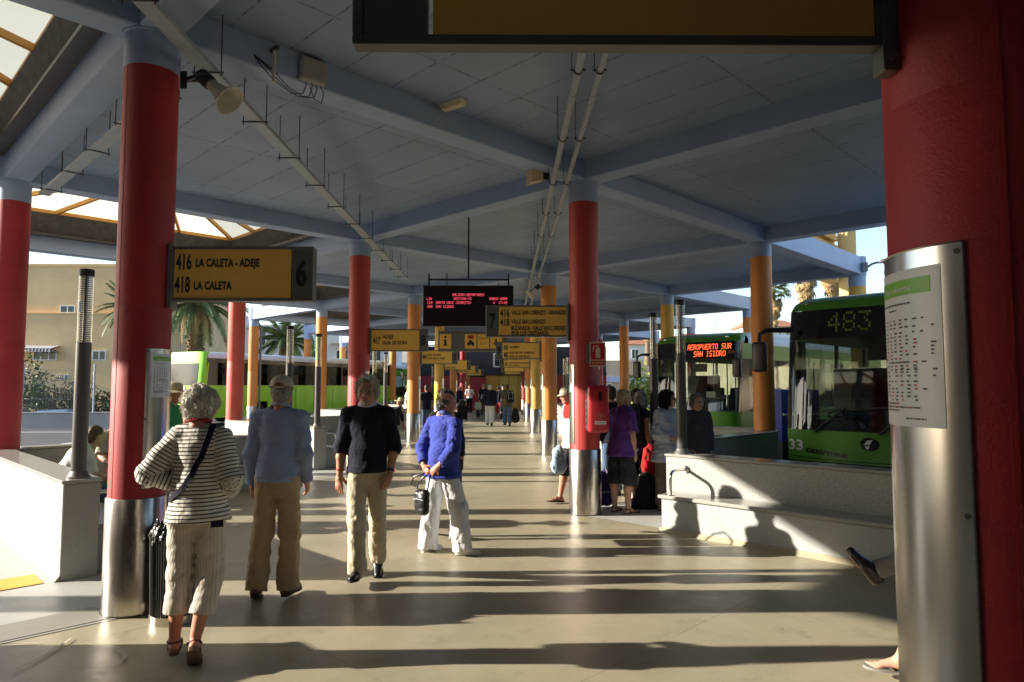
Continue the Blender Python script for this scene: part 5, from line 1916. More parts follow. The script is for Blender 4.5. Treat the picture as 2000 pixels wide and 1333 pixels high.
def vmesh(name, parts, mats, pickmat=None):
    """join meshed volumes (vertices, quads, u) into one mesh datablock"""
    Vs, Qs, Us, o = [], [], [], 0
    for V, Q, U, w in parts:
        Vs.append(V)
        Qs.append(Q + o)
        Us.append(U)
        o += len(V)
    V, Q, U = np.concatenate(Vs), np.concatenate(Qs), np.concatenate(Us)
    me = bpy.data.meshes.new(name)
    me.vertices.add(len(V))
    me.vertices.foreach_set('co', V.astype(np.float32).ravel())
    me.loops.add(len(Q) * 4)
    me.loops.foreach_set('vertex_index', Q.astype(np.int32).ravel())
    me.polygons.add(len(Q))
    me.polygons.foreach_set('loop_start', np.arange(0, len(Q) * 4, 4, dtype=np.int32))
    me.update(calc_edges=True)
    at = me.attributes.new('u', 'FLOAT', 'POINT')
    at.data.foreach_set('value', U.astype(np.float32))
    mats = mats if isinstance(mats, (list, tuple)) else [mats]
    for m in mats:
        me.materials.append(m)
    if pickmat is not None:
        me.polygons.foreach_set('material_index', pickmat(V[Q].mean(1)).astype(np.int32))
    me.shade_smooth()
    me.update()
    return me

def wrinkle(seed, amp, freq=(20, 20, 34), spots=()):
    """soft swells plus creases; creases deepen near the given spots (point, radius, gain)"""
    q = np.random.RandomState(seed)
    K = q.normal(size=(5, 3)) * np.array(freq)
    K2 = q.normal(size=(4, 3)) * np.array(freq) * 1.9
    W_ = q.normal(size=(5, 3)) * 9
    ph = q.uniform(0, 6.28, (5, 2))
    def f(X):
        o = np.zeros(len(X), np.float32)
        for i in range(5):
            o += np.sin(X @ K[i] + 1.6 * np.sin(X @ W_[i] + ph[i, 0]) + ph[i, 1])
        r = np.zeros(len(X), np.float32)
        for i in range(4):
            r += (1 - np.abs(np.sin(X @ K2[i] * .5 + 1.9 * np.sin(X @ W_[i] * .8 + ph[i, 1]) + ph[i, 0]))) ** 3
        g_ = np.ones(len(X), np.float32)
        for (p, rad, gain) in spots:
            d2 = ((X - np.asarray(p, np.float32)) ** 2).sum(-1)
            g_ += gain * np.exp(-d2 / (rad * rad))
        return (amp * (.34 * o + .9 * (r - .9)) * g_).astype(np.float32)
    return f

def cloth(name, col, stripe=None, rough=.85, var=.07, bump=.25, bs=260, vs=5, check=None):
    """woven cloth; stripe = (colour, period in metres, fraction, softness) follows the limb or trunk"""
    if name in MATS:
        return MATS[name]
    m = mat(name, col, rough=rough, var=var, vs=vs, bump=bump, bs=bs, sheen=.05, spec=.2)
    nt = m.node_tree
    N, L = nt.nodes, nt.links
    fb = N.new('ShaderNodeTexNoise')
    fb.inputs['Scale'].default_value = 13
    fb.inputs['Detail'].default_value = 3
    fb.inputs['Distortion'].default_value = 1.6
    tc_ = N.new('ShaderNodeTexCoord')
    mp_ = N.new('ShaderNodeMapping')
    mp_.inputs['Scale'].default_value = (1, 1, .55)
    mp_.inputs['Rotation'].default_value = (.35, .3, 0)
    L.new(tc_.outputs['Object'], mp_.inputs[0])
    L.new(mp_.outputs[0], fb.inputs['Vector'])
    bp_ = N.new('ShaderNodeBump')
    bp_.inputs['Strength'].default_value = .55
    bp_.inputs['Distance'].default_value = .022
    L.new(fb.outputs['Fac'], bp_.inputs['Height'])
    b_ = N['Principled BSDF']
    old = b_.inputs['Normal'].links[0].from_node
    L.new(bp_.outputs[0], old.inputs['Normal'])
    if stripe:
        nt = m.node_tree
        N, L = nt.nodes, nt.links
        b = N['Principled BSDF']
        src = b.inputs['Base Color'].links[0].from_socket
        at = N.new('ShaderNodeAttribute')
        at.attribute_name = 'u'
        mu = N.new('ShaderNodeMath')
        mu.operation = 'MULTIPLY'
        mu.inputs[1].default_value = 1 / stripe[1]
        L.new(at.outputs['Fac'], mu.inputs[0])
        fr = N.new('ShaderNodeMath')
        fr.operation = 'FRACT'
        L.new(mu.outputs[0], fr.inputs[0])
        lt = N.new('ShaderNodeMath')
        lt.operation = 'LESS_THAN'
        lt.inputs[1].default_value = stripe[2]
        L.new(fr.outputs[0], lt.inputs[0])
        mx = N.new('ShaderNodeMixRGB')
        L.new(lt.outputs[0], mx.inputs[0])
        L.new(src, mx.inputs[1])
        mx.inputs[2].default_value = (*stripe[0], 1)
        L.new(mx.outputs[0], b.inputs['Base Color'])
    return m
def skin_mat(name, col):
    return mat(name, col, rough=.5, var=.10, vs=14, bump=.05, bs=120, sss=.06, spec=.35)
SK_FAIR = skin_mat('skin_fair', (.52, .29, .20))
SK_TAN = skin_mat('skin_tan', (.42, .21, .13))
SK_RED = skin_mat('skin_ruddy', (.50, .23, .155))
LIPS = mat('lips', (.34, .12, .10), rough=.45)
SCLERA = mat('eye_white', (.40, .36, .32), rough=.2)
IRIS = mat('iris', (.05, .045, .04), rough=.1)
def hair_mat(name, c):
    return mat(name, c, rough=.55, var=.35, vs=60, bump=.5, bs=160, stretch=(1, 1, .35), spec=.4)
H_WHITE = hair_mat('hair_white', (.60, .57, .50))
H_BLOND = hair_mat('hair_pale_blond', (.56, .47, .31))
H_GREY = hair_mat('hair_grey', (.30, .28, .26))
H_SALT = hair_mat('hair_dark_grey', (.15, .14, .13))
H_DARK = hair_mat('hair_dark_brown', (.035, .022, .016))
H_BROWN = hair_mat('hair_brown', (.10, .055, .03))

def tufts(V, Q, n, ln, wd, seed, comb):
    """short hair blades standing off a hair surface"""
    q = np.random.RandomState(seed)
    mb = MB()
    for f in q.choice(len(Q), n):
        p4 = V[Q[f]]
        nr = np.cross(p4[2] - p4[0], p4[3] - p4[1])
        nr = nr / (np.linalg.norm(nr) + 1e-9)
        w = q.dirichlet((1, 1, 1, 1))
        p = (p4 * w[:, None]).sum(0)
        d = comb(p, nr)
        d = d - nr * (d @ nr) * .9 + q.normal(size=3) * .22
        d = d / (np.linalg.norm(d) + 1e-9)
        sd = np.cross(d, nr)
        sd = sd / (np.linalg.norm(sd) + 1e-9) * wd * q.uniform(.6, 1.2)
        l = ln * q.uniform(.5, 1.25)
        b = p - nr * .002
        mid = b + d * l * .55 + nr * l * .12
        tip = b + d * l + nr * l * .06
        mb.add([b - sd, b + sd, mid + sd * .8, tip, mid - sd * .8], [(0, 1, 2, 3, 4)])
    return mb

def person(label, loc, face, H, pose, fit, skin=SK_FAIR, hair=None, det=1, girth=1.0, female=False, group=None, seed=1):
    """face: heading in degrees, 0 = towards the camera (-Y), 90 = to the right (+X), 180 = away"""
    s = H / 1.75
    root = thing('person', label, 'person', loc, R(face), group)
    hres = {2: .0095, 1: .013, 0: .02}[det]
    fw = np.array([0, -1., 0])
    zz = np.array([0, 0, 1.])
    up = nv(pose.get('spine', (0, 0, 1)))
    up0 = nv(up + zz * 1.2)
    yh, ysh = R(pose.get('hip_yaw', 0)), R(pose.get('sh_yaw', 0))
    lh = np.array([math.cos(yh), math.sin(yh), 0])
    ls = np.array([math.cos(ysh), math.sin(ysh), 0]) + np.array([0, 0, pose.get('sh_tilt', 0)])
    fs = nv(np.cross(up, ls)) * -1
    fs = fs if fs[1] < 0 else -fs
    fh = np.array([math.sin(yh), -math.cos(yh), 0])
    pel = np.array(pose.get('pelvis', (0, 0, .93 * s)), float)
    J = {}
    waist = pel + up0 * .13 * s
    chest = waist + up * .20 * s
    neck = chest + up * .205 * s
    shw = (.150 if female else .172) * s * (1 + (girth - 1) * .4)
    hipw = (.092 if female else .086) * s
    J['sole'] = []
    legs = {}
    for sd in (1, -1):
        P = pose.get('L' if sd > 0 else 'R', {})
        hip = pel + lh * hipw * sd - zz * .02 * s
        th, sh_ = nv(P.get('thigh', (.03 * sd, 0, -1))), nv(P.get('shin', (0, .02, -1)))
        kn = hip + th * .43 * s
        an = kn + sh_ * .41 * s
        fd = nv(P.get('foot', (.18 * sd, -1, 0)))
        fu = nv(zz - fd * fd[2])
        legs[sd] = [hip, kn, an, fd, fu]
    if 'pelvis' not in pose:
        low = min(min((l[2] - l[4] * .075 * s - l[3] * .055 * s)[2], (l[2] - l[4] * .075 * s + l[3] * .18 * s)[2]) for l in legs.values())
        dz = -low + pose.get('lift', 0)
        for l in legs.values():
            for i in range(3):
                l[i] = l[i] + zz * dz
        pel, waist, chest, neck = [p + zz * dz for p in (pel, waist, chest, neck)]
    arms = {}
    for sd in (1, -1):
        A = pose.get('armL' if sd > 0 else 'armR', {})
        shp = neck - up * .070 * s + ls * shw * sd + fs * A.get('fwd', 0) * s
        ud = nv(A.get('up', (.16 * sd, .05, -1)))
        fd = nv(A.get('fore', (.04 * sd, -.22, -1)))
        el = shp + ud * .285 * s
        wr = el + fd * .25 * s
        hd = nv(A.get('hand', fd))
        pn = A.get('palm', (-sd, 0, 0))
        arms[sd] = dict(sh=shp, el=el, wr=wr, hd=hd, pn=nv(np.asarray(pn, float) - hd * (np.asarray(pn, float) @ hd)), curl=A.get('curl', 22))
    hy, hp, hr = [R(a) for a in pose.get('head', (0, 0, 0))]
    nd = nv(up + fs * (.22 + .35 * math.sin(hp)))
    Rh = np.array(Matrix.Rotation(hy, 3, 'Z') @ Matrix.Rotation(hp, 3, 'X') @ Matrix.Rotation(hr, 3, 'Y'))
    hc = neck + nd * .145 * s
    hd_ = lambda x, y, z: hc + Rh @ (np.array([x, y, z]) * s)
    # ---- body (skin)
    g = girth
    B = Vol(hres)
    B.cap(pel, waist, .115 * s, .105 * s, k=.05, fl=(fs, .7))
    B.cap(waist, chest + up * .05 * s, .105 * s, .125 * s, k=.05, fl=(fs, .62))
    B.cap(arms[1]['sh'], arms[-1]['sh'], .05 * s, k=.06)
    B.cap(neck - up * .03 * s, hd_(0, .018, -.055), .058 * s, .052 * s, k=.03)
    for sd in (1, -1):
        a = arms[sd]
        ga = 1 + (g - 1) * .6
        B.cap(a['sh'], a['el'], .046 * s * ga, .039 * s * ga, k=.03)
        B.cap(a['el'], a['el'] + (a['wr'] - a['el']) * .35, .038 * s * ga, .040 * s * ga, k=.02)
        B.cap(a['el'] + (a['wr'] - a['el']) * .35, a['wr'], .040 * s * ga, .027 * s, k=.02)
        hip, kn, an, fd, fu = legs[sd]
        sh_ = nv(an - kn)
        B.cap(hip, kn, .078 * s * ga, .052 * s * ga, k=.04)
        calf = kn + sh_ * .13 * s + np.cross(lh, sh_) * .0 - fd * .012 * s
        B.cap(kn, calf, .050 * s, .056 * s * ga, k=.03)
        B.cap(calf, an, .056 * s * ga, .034 * s, k=.03)
        sc0 = an - fu * .075 * s
        cut = [(sc0 + fu * .006, -fu)]
        if fit.get('shoes', {}).get('kind', 'shoe') in ('sandal', 'heel', 'flip'):
            B.cap(an - fu * .03 * s, sc0 - fd * .035 * s + fu * .03 * s, .034 * s, .032 * s, k=.02, cuts=cut)
            B.cap(an + fd * .01 * s - fu * .02 * s, sc0 + fd * .115 * s + fu * .02 * s, .034 * s, .026 * s, k=.025, cuts=cut)
            lat = np.cross(fd, fu)
            for i in range(5):
                o = (-.030 + .015 * i) * s * (1 if np.dot(lat, lh) * sd > 0 else -1)
                l_ = (.185 - .010 * i) * s
                B.cap(sc0 + fd * .11 * s + lat * o + fu * .016 * s, sc0 + fd * l_ + lat * o * 1.12 + fu * .012 * s, .014 * s, (.012 if i == 0 else .008) * s, k=.012, cuts=cut)
        else:
            B.cap(an, sc0 + fd * .08 * s + fu * .035 * s, .032 * s, .024 * s, k=.02)
    parts = [B.mesh('b', None)]
    # head
    Hh = {2: .0052, 1: .009, 0: .016}[det]
    Hv = Vol(Hh)
    E_ = lambda c, r, k=.02, op=1: Hv.ell(hd_(*c), np.array(r) * s, Rh, k * s, (), op)
    C_ = lambda a, b, ra, rb, k=.02, op=1: Hv.cap(hd_(*a), hd_(*b), ra * s, rb * s, k * s, None, (), op)
    E_((0, .014, .042), (.075, .094, .088))
    E_((0, -.030, .0), (.064, .062, .085), .04)
    C_((0, -.035, -.035), (0, -.052, -.078), .052, .034, .035)
    E_((0, -.074, -.090), (.022, .018, .018), .025)
    for sx in (-1, 1):
        E_((sx * .040, -.062, -.020), (.026, .024, .026), .03)
        C_((sx * .052, -.005, -.055), (sx * .022, -.058, -.088), .022, .018, .03)
        E_((sx * .077, .012, .0), (.009, .022, .033), .008)
        E_((sx * .070, .018, -.002), (.012, .014, .02), .01)
    C_((-.036, -.082, .036), (.036, -.082, .036), .013, .013, .022)
    C_((0, -.090, .024), (0, -.108, -.014), .009, .013, .014)
    for sx in (-1, 1):
        E_((sx * .012, -.100, -.018), (.009, .011, .009), .008)
        E_((sx * .033, -.103, .013), (.021, .016, .013), .014, -1)
    C_((-.019, -.086, -.046), (.019, -.086, -.046), .0085, .0085, .010)
    C_((-.015, -.085, -.058), (.015, -.085, -.058), .0095, .0095, .010)
    E_((0, -.099, -.0515), (.022, .006, .0018), .004, -1)
    C_((0, .02, -.04), (0, .035, -.13), .053, .056, .03)
    parts.append(Hv.mesh('h', None))
    # hands
    for sd in (1, -1):
        a = arms[sd]
        if pose.get('hide_hands'):
            continue
        Hn = Vol({2: .0048, 1: .0065, 0: .012}[det])
        d, pn = a['hd'], a['pn']
        lt = np.cross(d, pn)            # across the palm
        th_side = nv(lt) * (1 if (np.cross(d, pn) @ fs) > 0 else -1) if abs(np.cross(d, pn) @ fs) > .15 else nv(lt)
        w = a['wr']
        pr = .0 if det else .004
        Hn.cap(w - d * .03 * s, w + d * .025 * s, .028 * s, .030 * s, k=.015, fl=(pn, .8))
        Hn.cap(w + d * .025 * s - th_side * .006 * s, w + d * .078 * s, .034 * s, .038 * s, k=.015, fl=(pn, .42))
        for i in range(4):
            o = th_side * (.030 - .0195 * i) * s
            L_ = (.072, .080, .074, .058)[i] * s
            base = w + d * (.085 - .004 * abs(i - 1.2)) * s + o
            c0 = R(a['curl'] * (.7 + .12 * i))
            p, dd = base, d
            for j, f_ in enumerate((.45, .32, .23)):
                ca_ = c0 * (.6 if j == 0 else 1.0)
                dd = nv(dd * math.cos(ca_) + pn * math.sin(ca_))
                q_ = p + dd * L_ * f_
                Hn.cap(p, q_, (.0098 - .001 * j + pr) * s, (.0092 - .001 * j + pr) * s, k=.004)
                p = q_
        tb = w + d * .022 * s + th_side * .022 * s + pn * .008 * s
        tk = tb + nv(d * .62 + th_side * .62 + pn * .25) * .045 * s
        tt = tk + nv(d * .88 + th_side * .18 + pn * (.25 + .5 * math.sin(R(a['curl'])))) * .032 * s
        Hn.cap(tb, tk, .0145 * s, .0115 * s, k=.012)
        Hn.cap(tk, tt, .0112 * s, .0092 * s, k=.004)
        parts.append(Hn.mesh('n', None))
    nb_, nh_ = len(parts[0][0]), len(parts[1][0])
    lipc = hd_(0, -.094, -.052)
    def pick(C):
        q = (C - lipc) @ Rh / s
        return ((np.abs(q[:, 0]) < .024) & (np.abs(q[:, 2]) < .0125 - .18 * np.abs(q[:, 0])) & (np.abs(q[:, 1]) < .02)).astype(int)
    body = link('body', vmesh('body', parts, [skin, LIPS], pick if det else None), root)
    if det >= 1 and not pose.get('no_eyes'):
        ey = MB()
        for sx in (-1, 1):
            for (rr, oy, mi) in ((.0112, .003, 0), (.0058, -.0048, 1)):
                i0 = len(ey.v)
                ey.lathe([(rr * math.sin(R(a_)) * s, -rr * math.cos(R(a_)) * s) for a_ in range(0, 181, 20)], 14, mi=mi)
                c = hd_(sx * .032, -.081 + oy, .013)
                for i in range(i0, len(ey.v)):
                    ey.v[i] = tuple(np.array(ey.v[i]) + c)
        ey.build('eyes', [SCLERA, IRIS], root, 60)
    # ---- top
    def add(nm, V4, m, **kw):
        return link(nm, vmesh(nm, [V4], m, **kw), root)
    res = {'root': root, 'J': dict(pel=pel, waist=waist, chest=chest, neck=neck, hc=hc, arms=arms, legs=legs, up=up, fs=fs, ls=ls, lh=lh, s=s, hd=hd_, Rh=Rh)}
    belly = fit.get('belly', 0)
    o = fit.get('top')
    if o:
        e = o.get('ease', .014)
        T = Vol(hres)
        hem = pel + up0 * (o.get('hem', -.06)) * s
        cH = [(hem, -up0)]
        ux = lambda X: (X - pel.astype(np.float32)) @ up.astype(np.float32)
        T.cap(waist - up * .02, chest + up * .05 * s, .132 * s * g + e, (.146 if not female else .132) * s * (1 + (g - 1) * .6) + e, k=.03, fl=(fs, .70), cuts=cH, u=ux)
        T.cap(pel - up0 * .20 * s, waist, (.182 if female else .168) * s * g + e * 1.3 + .010, .134 * s * g + e, k=.04, fl=(fs, .90), cuts=cH, u=ux)
        if belly:
            T.ell(waist + fs * .05 * s + up * .0, (.13 * s, .10 * s + belly, .16 * s), None, .05, cH, 1, ux)
        if female:
            for sd in (1, -1):
                T.ell(chest + ls * .065 * s * sd + fs * .085 * s + up * .01, (.062 * s, .05 * s, .06 * s), None, .05, cH, 1, ux)
        T.cap(arms[1]['sh'] - ls * .03, arms[-1]['sh'] + ls * .03, .052 * s + e * .8, k=.04, u=ux)
        for sd in (1, -1):
            a = arms[sd]
            T.cap(neck - up * .005 * s + ls * .025 * sd - fs * .008 * s, a['sh'] + up * .008, .040 * s + e * .5, .042 * s + e * .6, k=.03, u=ux)
            sl = o.get('sleeve', 1.0) * .535 * s
            ga = 1 + (g - 1) * .5
            loose = o.get('loose', .006)
            ud_, fd_ = nv(a['el'] - a['sh']), nv(a['wr'] - a['el'])
            if sl <= .285 * s + .01:
                cp = a['sh'] + ud_ * sl
                T.cap(a['sh'], cp + ud_ * .05, .050 * s * ga + e * .9, .050 * s * ga + e + loose, k=.025, cuts=[(cp, ud_)], u=lambda X, a=a, ud_=ud_: .35 - (X - a['sh'].astype(np.float32)) @ ud_.astype(np.float32))
            elif sl > .02:
                T.cap(a['sh'], a['el'], .050 * s * ga + e * .9, .043 * s * ga + e * .8 + loose, k=.025, u=lambda X, a=a, ud_=ud_: .35 - (X - a['sh'].astype(np.float32)) @ ud_.astype(np.float32))
                cp = a['el'] + fd_ * (sl - .285 * s)
                T.cap(a['el'], cp + fd_ * .04, .043 * s * ga + e * .8 + loose, .032 * s + e * .7 + loose * .4, k=.015, cuts=[(cp, fd_)], u=lambda X, a=a, fd_=fd_: .065 - (X - a['el'].astype(np.float32)) @ fd_.astype(np.float32))
        # neckline
        T.cap(neck + up * .055 * s - fs * .012 * s, neck + up * .20 * s, .062 * s, .08 * s, k=.012, op=-1)
        if o.get('vneck'):
            T.cap(neck + fs * .09 * s - up * .03 * s, neck + fs * .07 * s + up * .05, .03 * s, .05 * s, k=.01, op=-1)
        sp = [(arms[q_]['el'], .10, .9) for q_ in (1, -1)] + [(hem, .16, .6)] + [(arms[q_]['sh'] - up * .1, .09, .6) for q_ in (1, -1)]
        res['top'] = T.mesh('t', None, wrinkle(seed, o.get('wr', .0045), o.get('wf', (16, 16, 26)), sp))
        if o.get('mat2'):
            res['top_obj'] = add(o.get('name', 'shirt'), res['top'], [o['mat'], o['mat2']], pickmat=lambda C: (((C - neck) @ up > -.20 * s) & (np.abs((C - neck) @ ls) < .15 * s)).astype(int))
        else:
            res['top_obj'] = add(o.get('name', 'shirt'), res['top'], o['mat'])
        if o.get('band'):
            # ribbed hem band
            rb = Vol(hres)
            rb.cap(hem - up0 * .20 * s, hem + up0 * .10 * s, .164 * s * g + e * .9, .146 * s * g + e * .9, k=.02, fl=(fs, .88), cuts=[(hem - up0 * .035 * s, -up0), (hem + up0 * .012 * s, up0)])
            add('hem_band', rb.mesh('r', None), o['mat'])
        if o.get('collar') is not None:
            cb = MB()
            pts = []
            for i in range(25):
                an_ = 2 * math.pi * i / 24
                r1 = .070 * s
                p = neck + up * (.045 + .020 * math.cos(an_)) * s + (-fs * math.cos(an_) + ls * math.sin(an_)) * r1 * (1.0) + fs * .012 * s
                pts.append(p)
            lo_, hi_ = [], []
            for i, p in enumerate(pts):
                out = p - (neck + up * .05 * s)
                out = nv(out - up * (out @ up))
                lo_.append(p + out * .014 * s - up * .022 * s)
                hi_.append(p - out * .004 * s + up * .018 * s)
            cb.add(lo_ + hi_ + [h_ - up * .012 * s - nv((h_ - neck) - up * ((h_ - neck) @ up)) * .006 for h_ in hi_], [(i, i + 1, 26 + i, 25 + i) for i in range(24)] + [(25 + i, 26 + i, 51 + i, 50 + i) for i in range(24)])
            cb.build('collar', o['collar'], root, 60)
    # ---- trousers
    o = fit.get('bottom')
    if o:
        e = o.get('ease', .012)
        T = Vol(hres)
        top = waist + up0 * o.get('rise', .0) * s
        cT = [(top, up0)]
        if fit.get('top'):
            cT.append((pel + up0 * (fit['top'].get('hem', -.06) + .012) * s, up0))
        f = o.get('len', 1.0)
        gb = 1 + (g - 1) * .8
        uy = (lambda X: X[:, 0] * 1.0) if o.get('vert') else None
        T.cap(pel - zz * .01 * s, waist + up0 * .05, .134 * s * gb + e * .6, .122 * s * gb + e * .5, k=.03, fl=(fh, .76), cuts=cT, u=uy)
        for sd in (1, -1):
            hip, kn, an, fd, fu = legs[sd]
            T.ell(hip - fh * .030 * s + zz * .020 * s, (.076 * s * gb, .070 * s * gb + e * .4, .088 * s), None, .03, cT, 1, uy)
            td, sh_ = nv(kn - hip), nv(an - kn)
            kr, hr_ = o.get('knee', .058) * s, o.get('cuff', .060) * s
            if f <= .53:
                hp_ = hip + td * f * .84 * s
                T.cap(hip, hp_ + td * .05, .082 * s * gb + e, o.get('cuff', .086) * s + e, k=.03, cuts=[(hp_, td)] + cT, u=uy)
            else:
                T.cap(hip, kn, .080 * s * gb + e * .6, kr + e, k=.03, cuts=cT, u=uy)
                hp_ = kn + sh_ * (f * .84 - .43) * s
                T.cap(kn, hp_ + sh_ * .06, kr + e, hr_ + e, k=.03, cuts=[(hp_, sh_)], u=uy)
        sp = [(legs[q_][1], .10, .8) for q_ in (1, -1)] + [(legs[q_][2], .14, 1.1) for q_ in (1, -1)] + [(pel - zz * .08, .10, .7)]
        wz = wrinkle(seed + 3, o.get('wr', .006) * .55, o.get('wf', (14, 14, 22)), sp)
        add(o.get('name', 'trousers'), T.mesh('t', None, wz), o['mat'])
    # ---- skirt / dress
    o = fit.get('skirt')
    if o:
        T = Vol(hres)
        top = waist + up0 * .04 * s
        bz = pel - zz * o['drop'] * s
        T.cap(pel - zz * (o['drop'] + .1) * s, waist, o.get('r', .20) * s, .135 * s * g, k=.03, fl=(fh, .75), cuts=[(top, up0), (bz, -zz)])
        add('skirt', T.mesh('t', None, wrinkle(seed + 3, .008, (22, 22, 4))), o['mat'])
    # ---- footwear
    o = fit.get('shoes')
    if o:
        kind = o.get('kind', 'shoe')
        for sd in (1, -1):
            hip, kn, an, fd, fu = legs[sd]
            sc0 = an - fu * .075 * s
            lat = np.cross(fd, fu)
            if kind == 'shoe':
                T = Vol(.009 if det == 2 else (.012 if det else .018))
                cut = [(sc0 + fu * .004, -fu)]
                ft = o.get('fat', 1.0)
                T.cap(sc0 - fd * .045 * s + fu * .035 * s * ft, sc0 + fd * .05 * s + fu * .032 * s * ft, .040 * s * ft, .042 * s * ft, k=.02, cuts=cut)
                T.cap(sc0 + fd * .05 * s + fu * .03 * s * ft, sc0 + fd * .165 * s + fu * .020 * s * ft, .043 * s * ft, .033 * s * ft, k=.02, cuts=cut, fl=(fu, .8))
                T.cap(sc0 - fd * .02 * s + fu * .05 * s, an + fu * .0, .042 * s, .043 * s, k=.02, cuts=[(an + fu * o.get('high', .0), fu)])
                add('shoe', T.mesh('s', None), o['mat'])
            out = [(-.075, 0), (-.07, .022), (-.045, .034), (0, .033), (.05, .036), (.10, .046), (.15, .044), (.19, .026), (.205, 0)]
            loop = out + [(a_, -b_) for a_, b_ in out[-2:0:-1]]
            hh = o.get('sole_h', .016)
            bot, topv = [], []
            for a_, b_ in loop:
                lift_ = .055 * max(0, (.06 - a_) / .13) if kind == 'heel' else 0
                p = sc0 + fd * a_ * s + lat * b_ * s * (1.04 if kind != 'heel' else .8)
                bot.append(p - fu * hh * .5 + fu * .003)
                topv.append(p + fu * hh * .6)
            mb = MB()
            nL = len(loop)
            mb.add(bot + topv, [tuple(range(nL))[::-1], tuple(range(nL, 2 * nL))] + [(i, (i + 1) % nL, nL + (i + 1) % nL, nL + i) for i in range(nL)])
            if kind == 'heel':
                mb.tube([sc0 - fd * .05 * s + fu * .0, sc0 - fd * .055 * s - zz * .0 - fu * .085 * s], [.016, .006], 8)
            mb.build('sole', o.get('sole', RUBBER), root, 40)
            if kind in ('sandal', 'flip', 'heel'):
                st = MB()
                def strap(pts, w_):
                    st.tube(pts, w_, 7)
                def arch(a_, wd, hh_, w_, tilt=0.0):
                    pts = []
                    for i in range(11):
                        t_ = math.pi * i / 10
                        pts.append(sc0 + fd * (a_ + tilt * math.cos(t_)) * s + lat * math.cos(t_) * wd * s + fu * (.004 + math.sin(t_) * hh_) * s)
                    strap(pts, w_)
                if kind == 'flip':
                    strap([sc0 + fd * .15 * s + lat * .012 * sd + fu * .012, sc0 + fd * .12 * s + fu * .042 * s, sc0 + fd * .04 * s + lat * .038 * s + fu * .012], .005)
                    strap([sc0 + fd * .12 * s + fu * .042 * s, sc0 + fd * .04 * s - lat * .038 * s + fu * .012], .005)
                else:
                    n_ = 6 if kind == 'heel' else 4
                    for i in range(n_):
                        a_ = (.125, .085, .045, .0, -.03, .10)[i]
                        arch(a_, .043 - .002 * i, (.038, .052, .072, .085, .06, .045)[i], .0062 if kind == 'sandal' else .004, (0, .02, -.03, 0, .02, -.03)[i])
                    pts = [an + (-fd * math.cos(R(q_)) + lat * math.sin(R(q_))) * .042 * s + fu * (-.012) * s for q_ in range(0, 361, 30)]
                    strap(pts, .007 if kind == 'sandal' else .005)
                st.build('strap', o['mat'], root, 50)
    # ---- hair and hats
    o = hair
    if o:
        T = Vol({2: .006, 1: .009, 0: .016}[det])
        kind, m = o['kind'], o['mat']
        E2 = lambda c, r, k=.02, op=1, cuts=(): T.ell(hd_(*c), np.array(r) * s, Rh, k * s, [(hd_(*a_), Rh @ nv(b_)) for a_, b_ in cuts], op)
        face_cut = ((0, -.052, .070), (0, -1, -.42))
        if kind == 'short':
            E2((0, .020, .052), (.084, .099, .090), .02, 1, [face_cut])
            E2((0, .060, -.02), (.070, .055, .070), .03, 1, [((0, .0, 0), (0, -1, -.2))])
        elif kind == 'full':      # longer, swept, over the ears
            E2((0, .018, .050), (.085, .098, .088), .02, 1, [face_cut])
            E2((0, .048, -.02), (.082, .062, .078), .03, 1, [((0, -.012, 0), (0, -1, -.1))])
            for sx in (-1, 1):
                E2((sx * .074, .002, .008), (.018, .036, .056), .02)
        elif kind == 'bob':
            E2((0, .018, .056), (.096, .106, .094), .02, 1, [((0, -.058, .062), (0, -1, -.30))])
            E2((0, .048, -.035), (.100, .075, .105), .03, 1, [((0, -.015, 0), (0, -1, 0))])
            for sx in (-1, 1):
                E2((sx * .082, -.005, -.02), (.026, .048, .085), .025)
        elif kind == 'curly':
            E2((0, .022, .052), (.100, .112, .098), .02, 1, [((0, -.055, .06), (0, -1, -.3))])
            E2((0, .055, -.01), (.098, .078, .082), .03, 1, [((0, -.01, 0), (0, -1, 0))])
            q = random.Random(seed)
            for i in range(46):
                a_, b_ = q.uniform(0, 6.28), q.uniform(-.5, 1.3)
                c = (.092 * math.cos(a_) * math.cos(b_), .022 + .104 * math.sin(a_) * math.cos(b_), .04 + .092 * math.sin(b_))
                if c[1] < -.03 and c[2] < .09:
                    continue
                r_ = q.uniform(.018, .032)
                E2(c, (r_, r_, r_), .012)
        elif kind == 'bald':
            E2((0, .026, .018), (.083, .092, .070), .02, 1, [((0, -.020, 0), (0, -1, -.25)), ((0, 0, .052), (0, -.25, 1))])
            E2((0, .072, -.035), (.064, .045, .055), .03, 1, [((0, .0, 0), (0, -1, -.2))])
        elif kind == 'undercap':
            E2((0, .026, .012), (.083, .094, .066), .02, 1, [((0, -.005, 0), (0, -1, -.1)), ((0, 0, .046), (0, .1, 1))])
            E2((0, .066, -.035), (.062, .045, .048), .03, 1, [((0, .0, 0), (0, -1, -.2))])
        hv = T.mesh('h', None, wrinkle(seed + 7, .0035 if kind != 'curly' else .006, (90, 90, 60)))
        hob = add('hair', hv, m)
        if det >= 1:
            ctr = hd_(0, .02, .10)
            dn = Rh @ np.array([0, .25, -1.])
            comb = lambda p, n_: nv((p - ctr) * 6 + dn * .8)
            tf = tufts(hv[0], hv[1], {2: 3800, 1: 800}[det], {'curly': .030, 'full': .045, 'bob': .05, 'undercap': .012}.get(kind, .022) * s, .0016 if det == 2 else .0022, seed, comb)
            tf.build('hair_strands', m, hob, None)
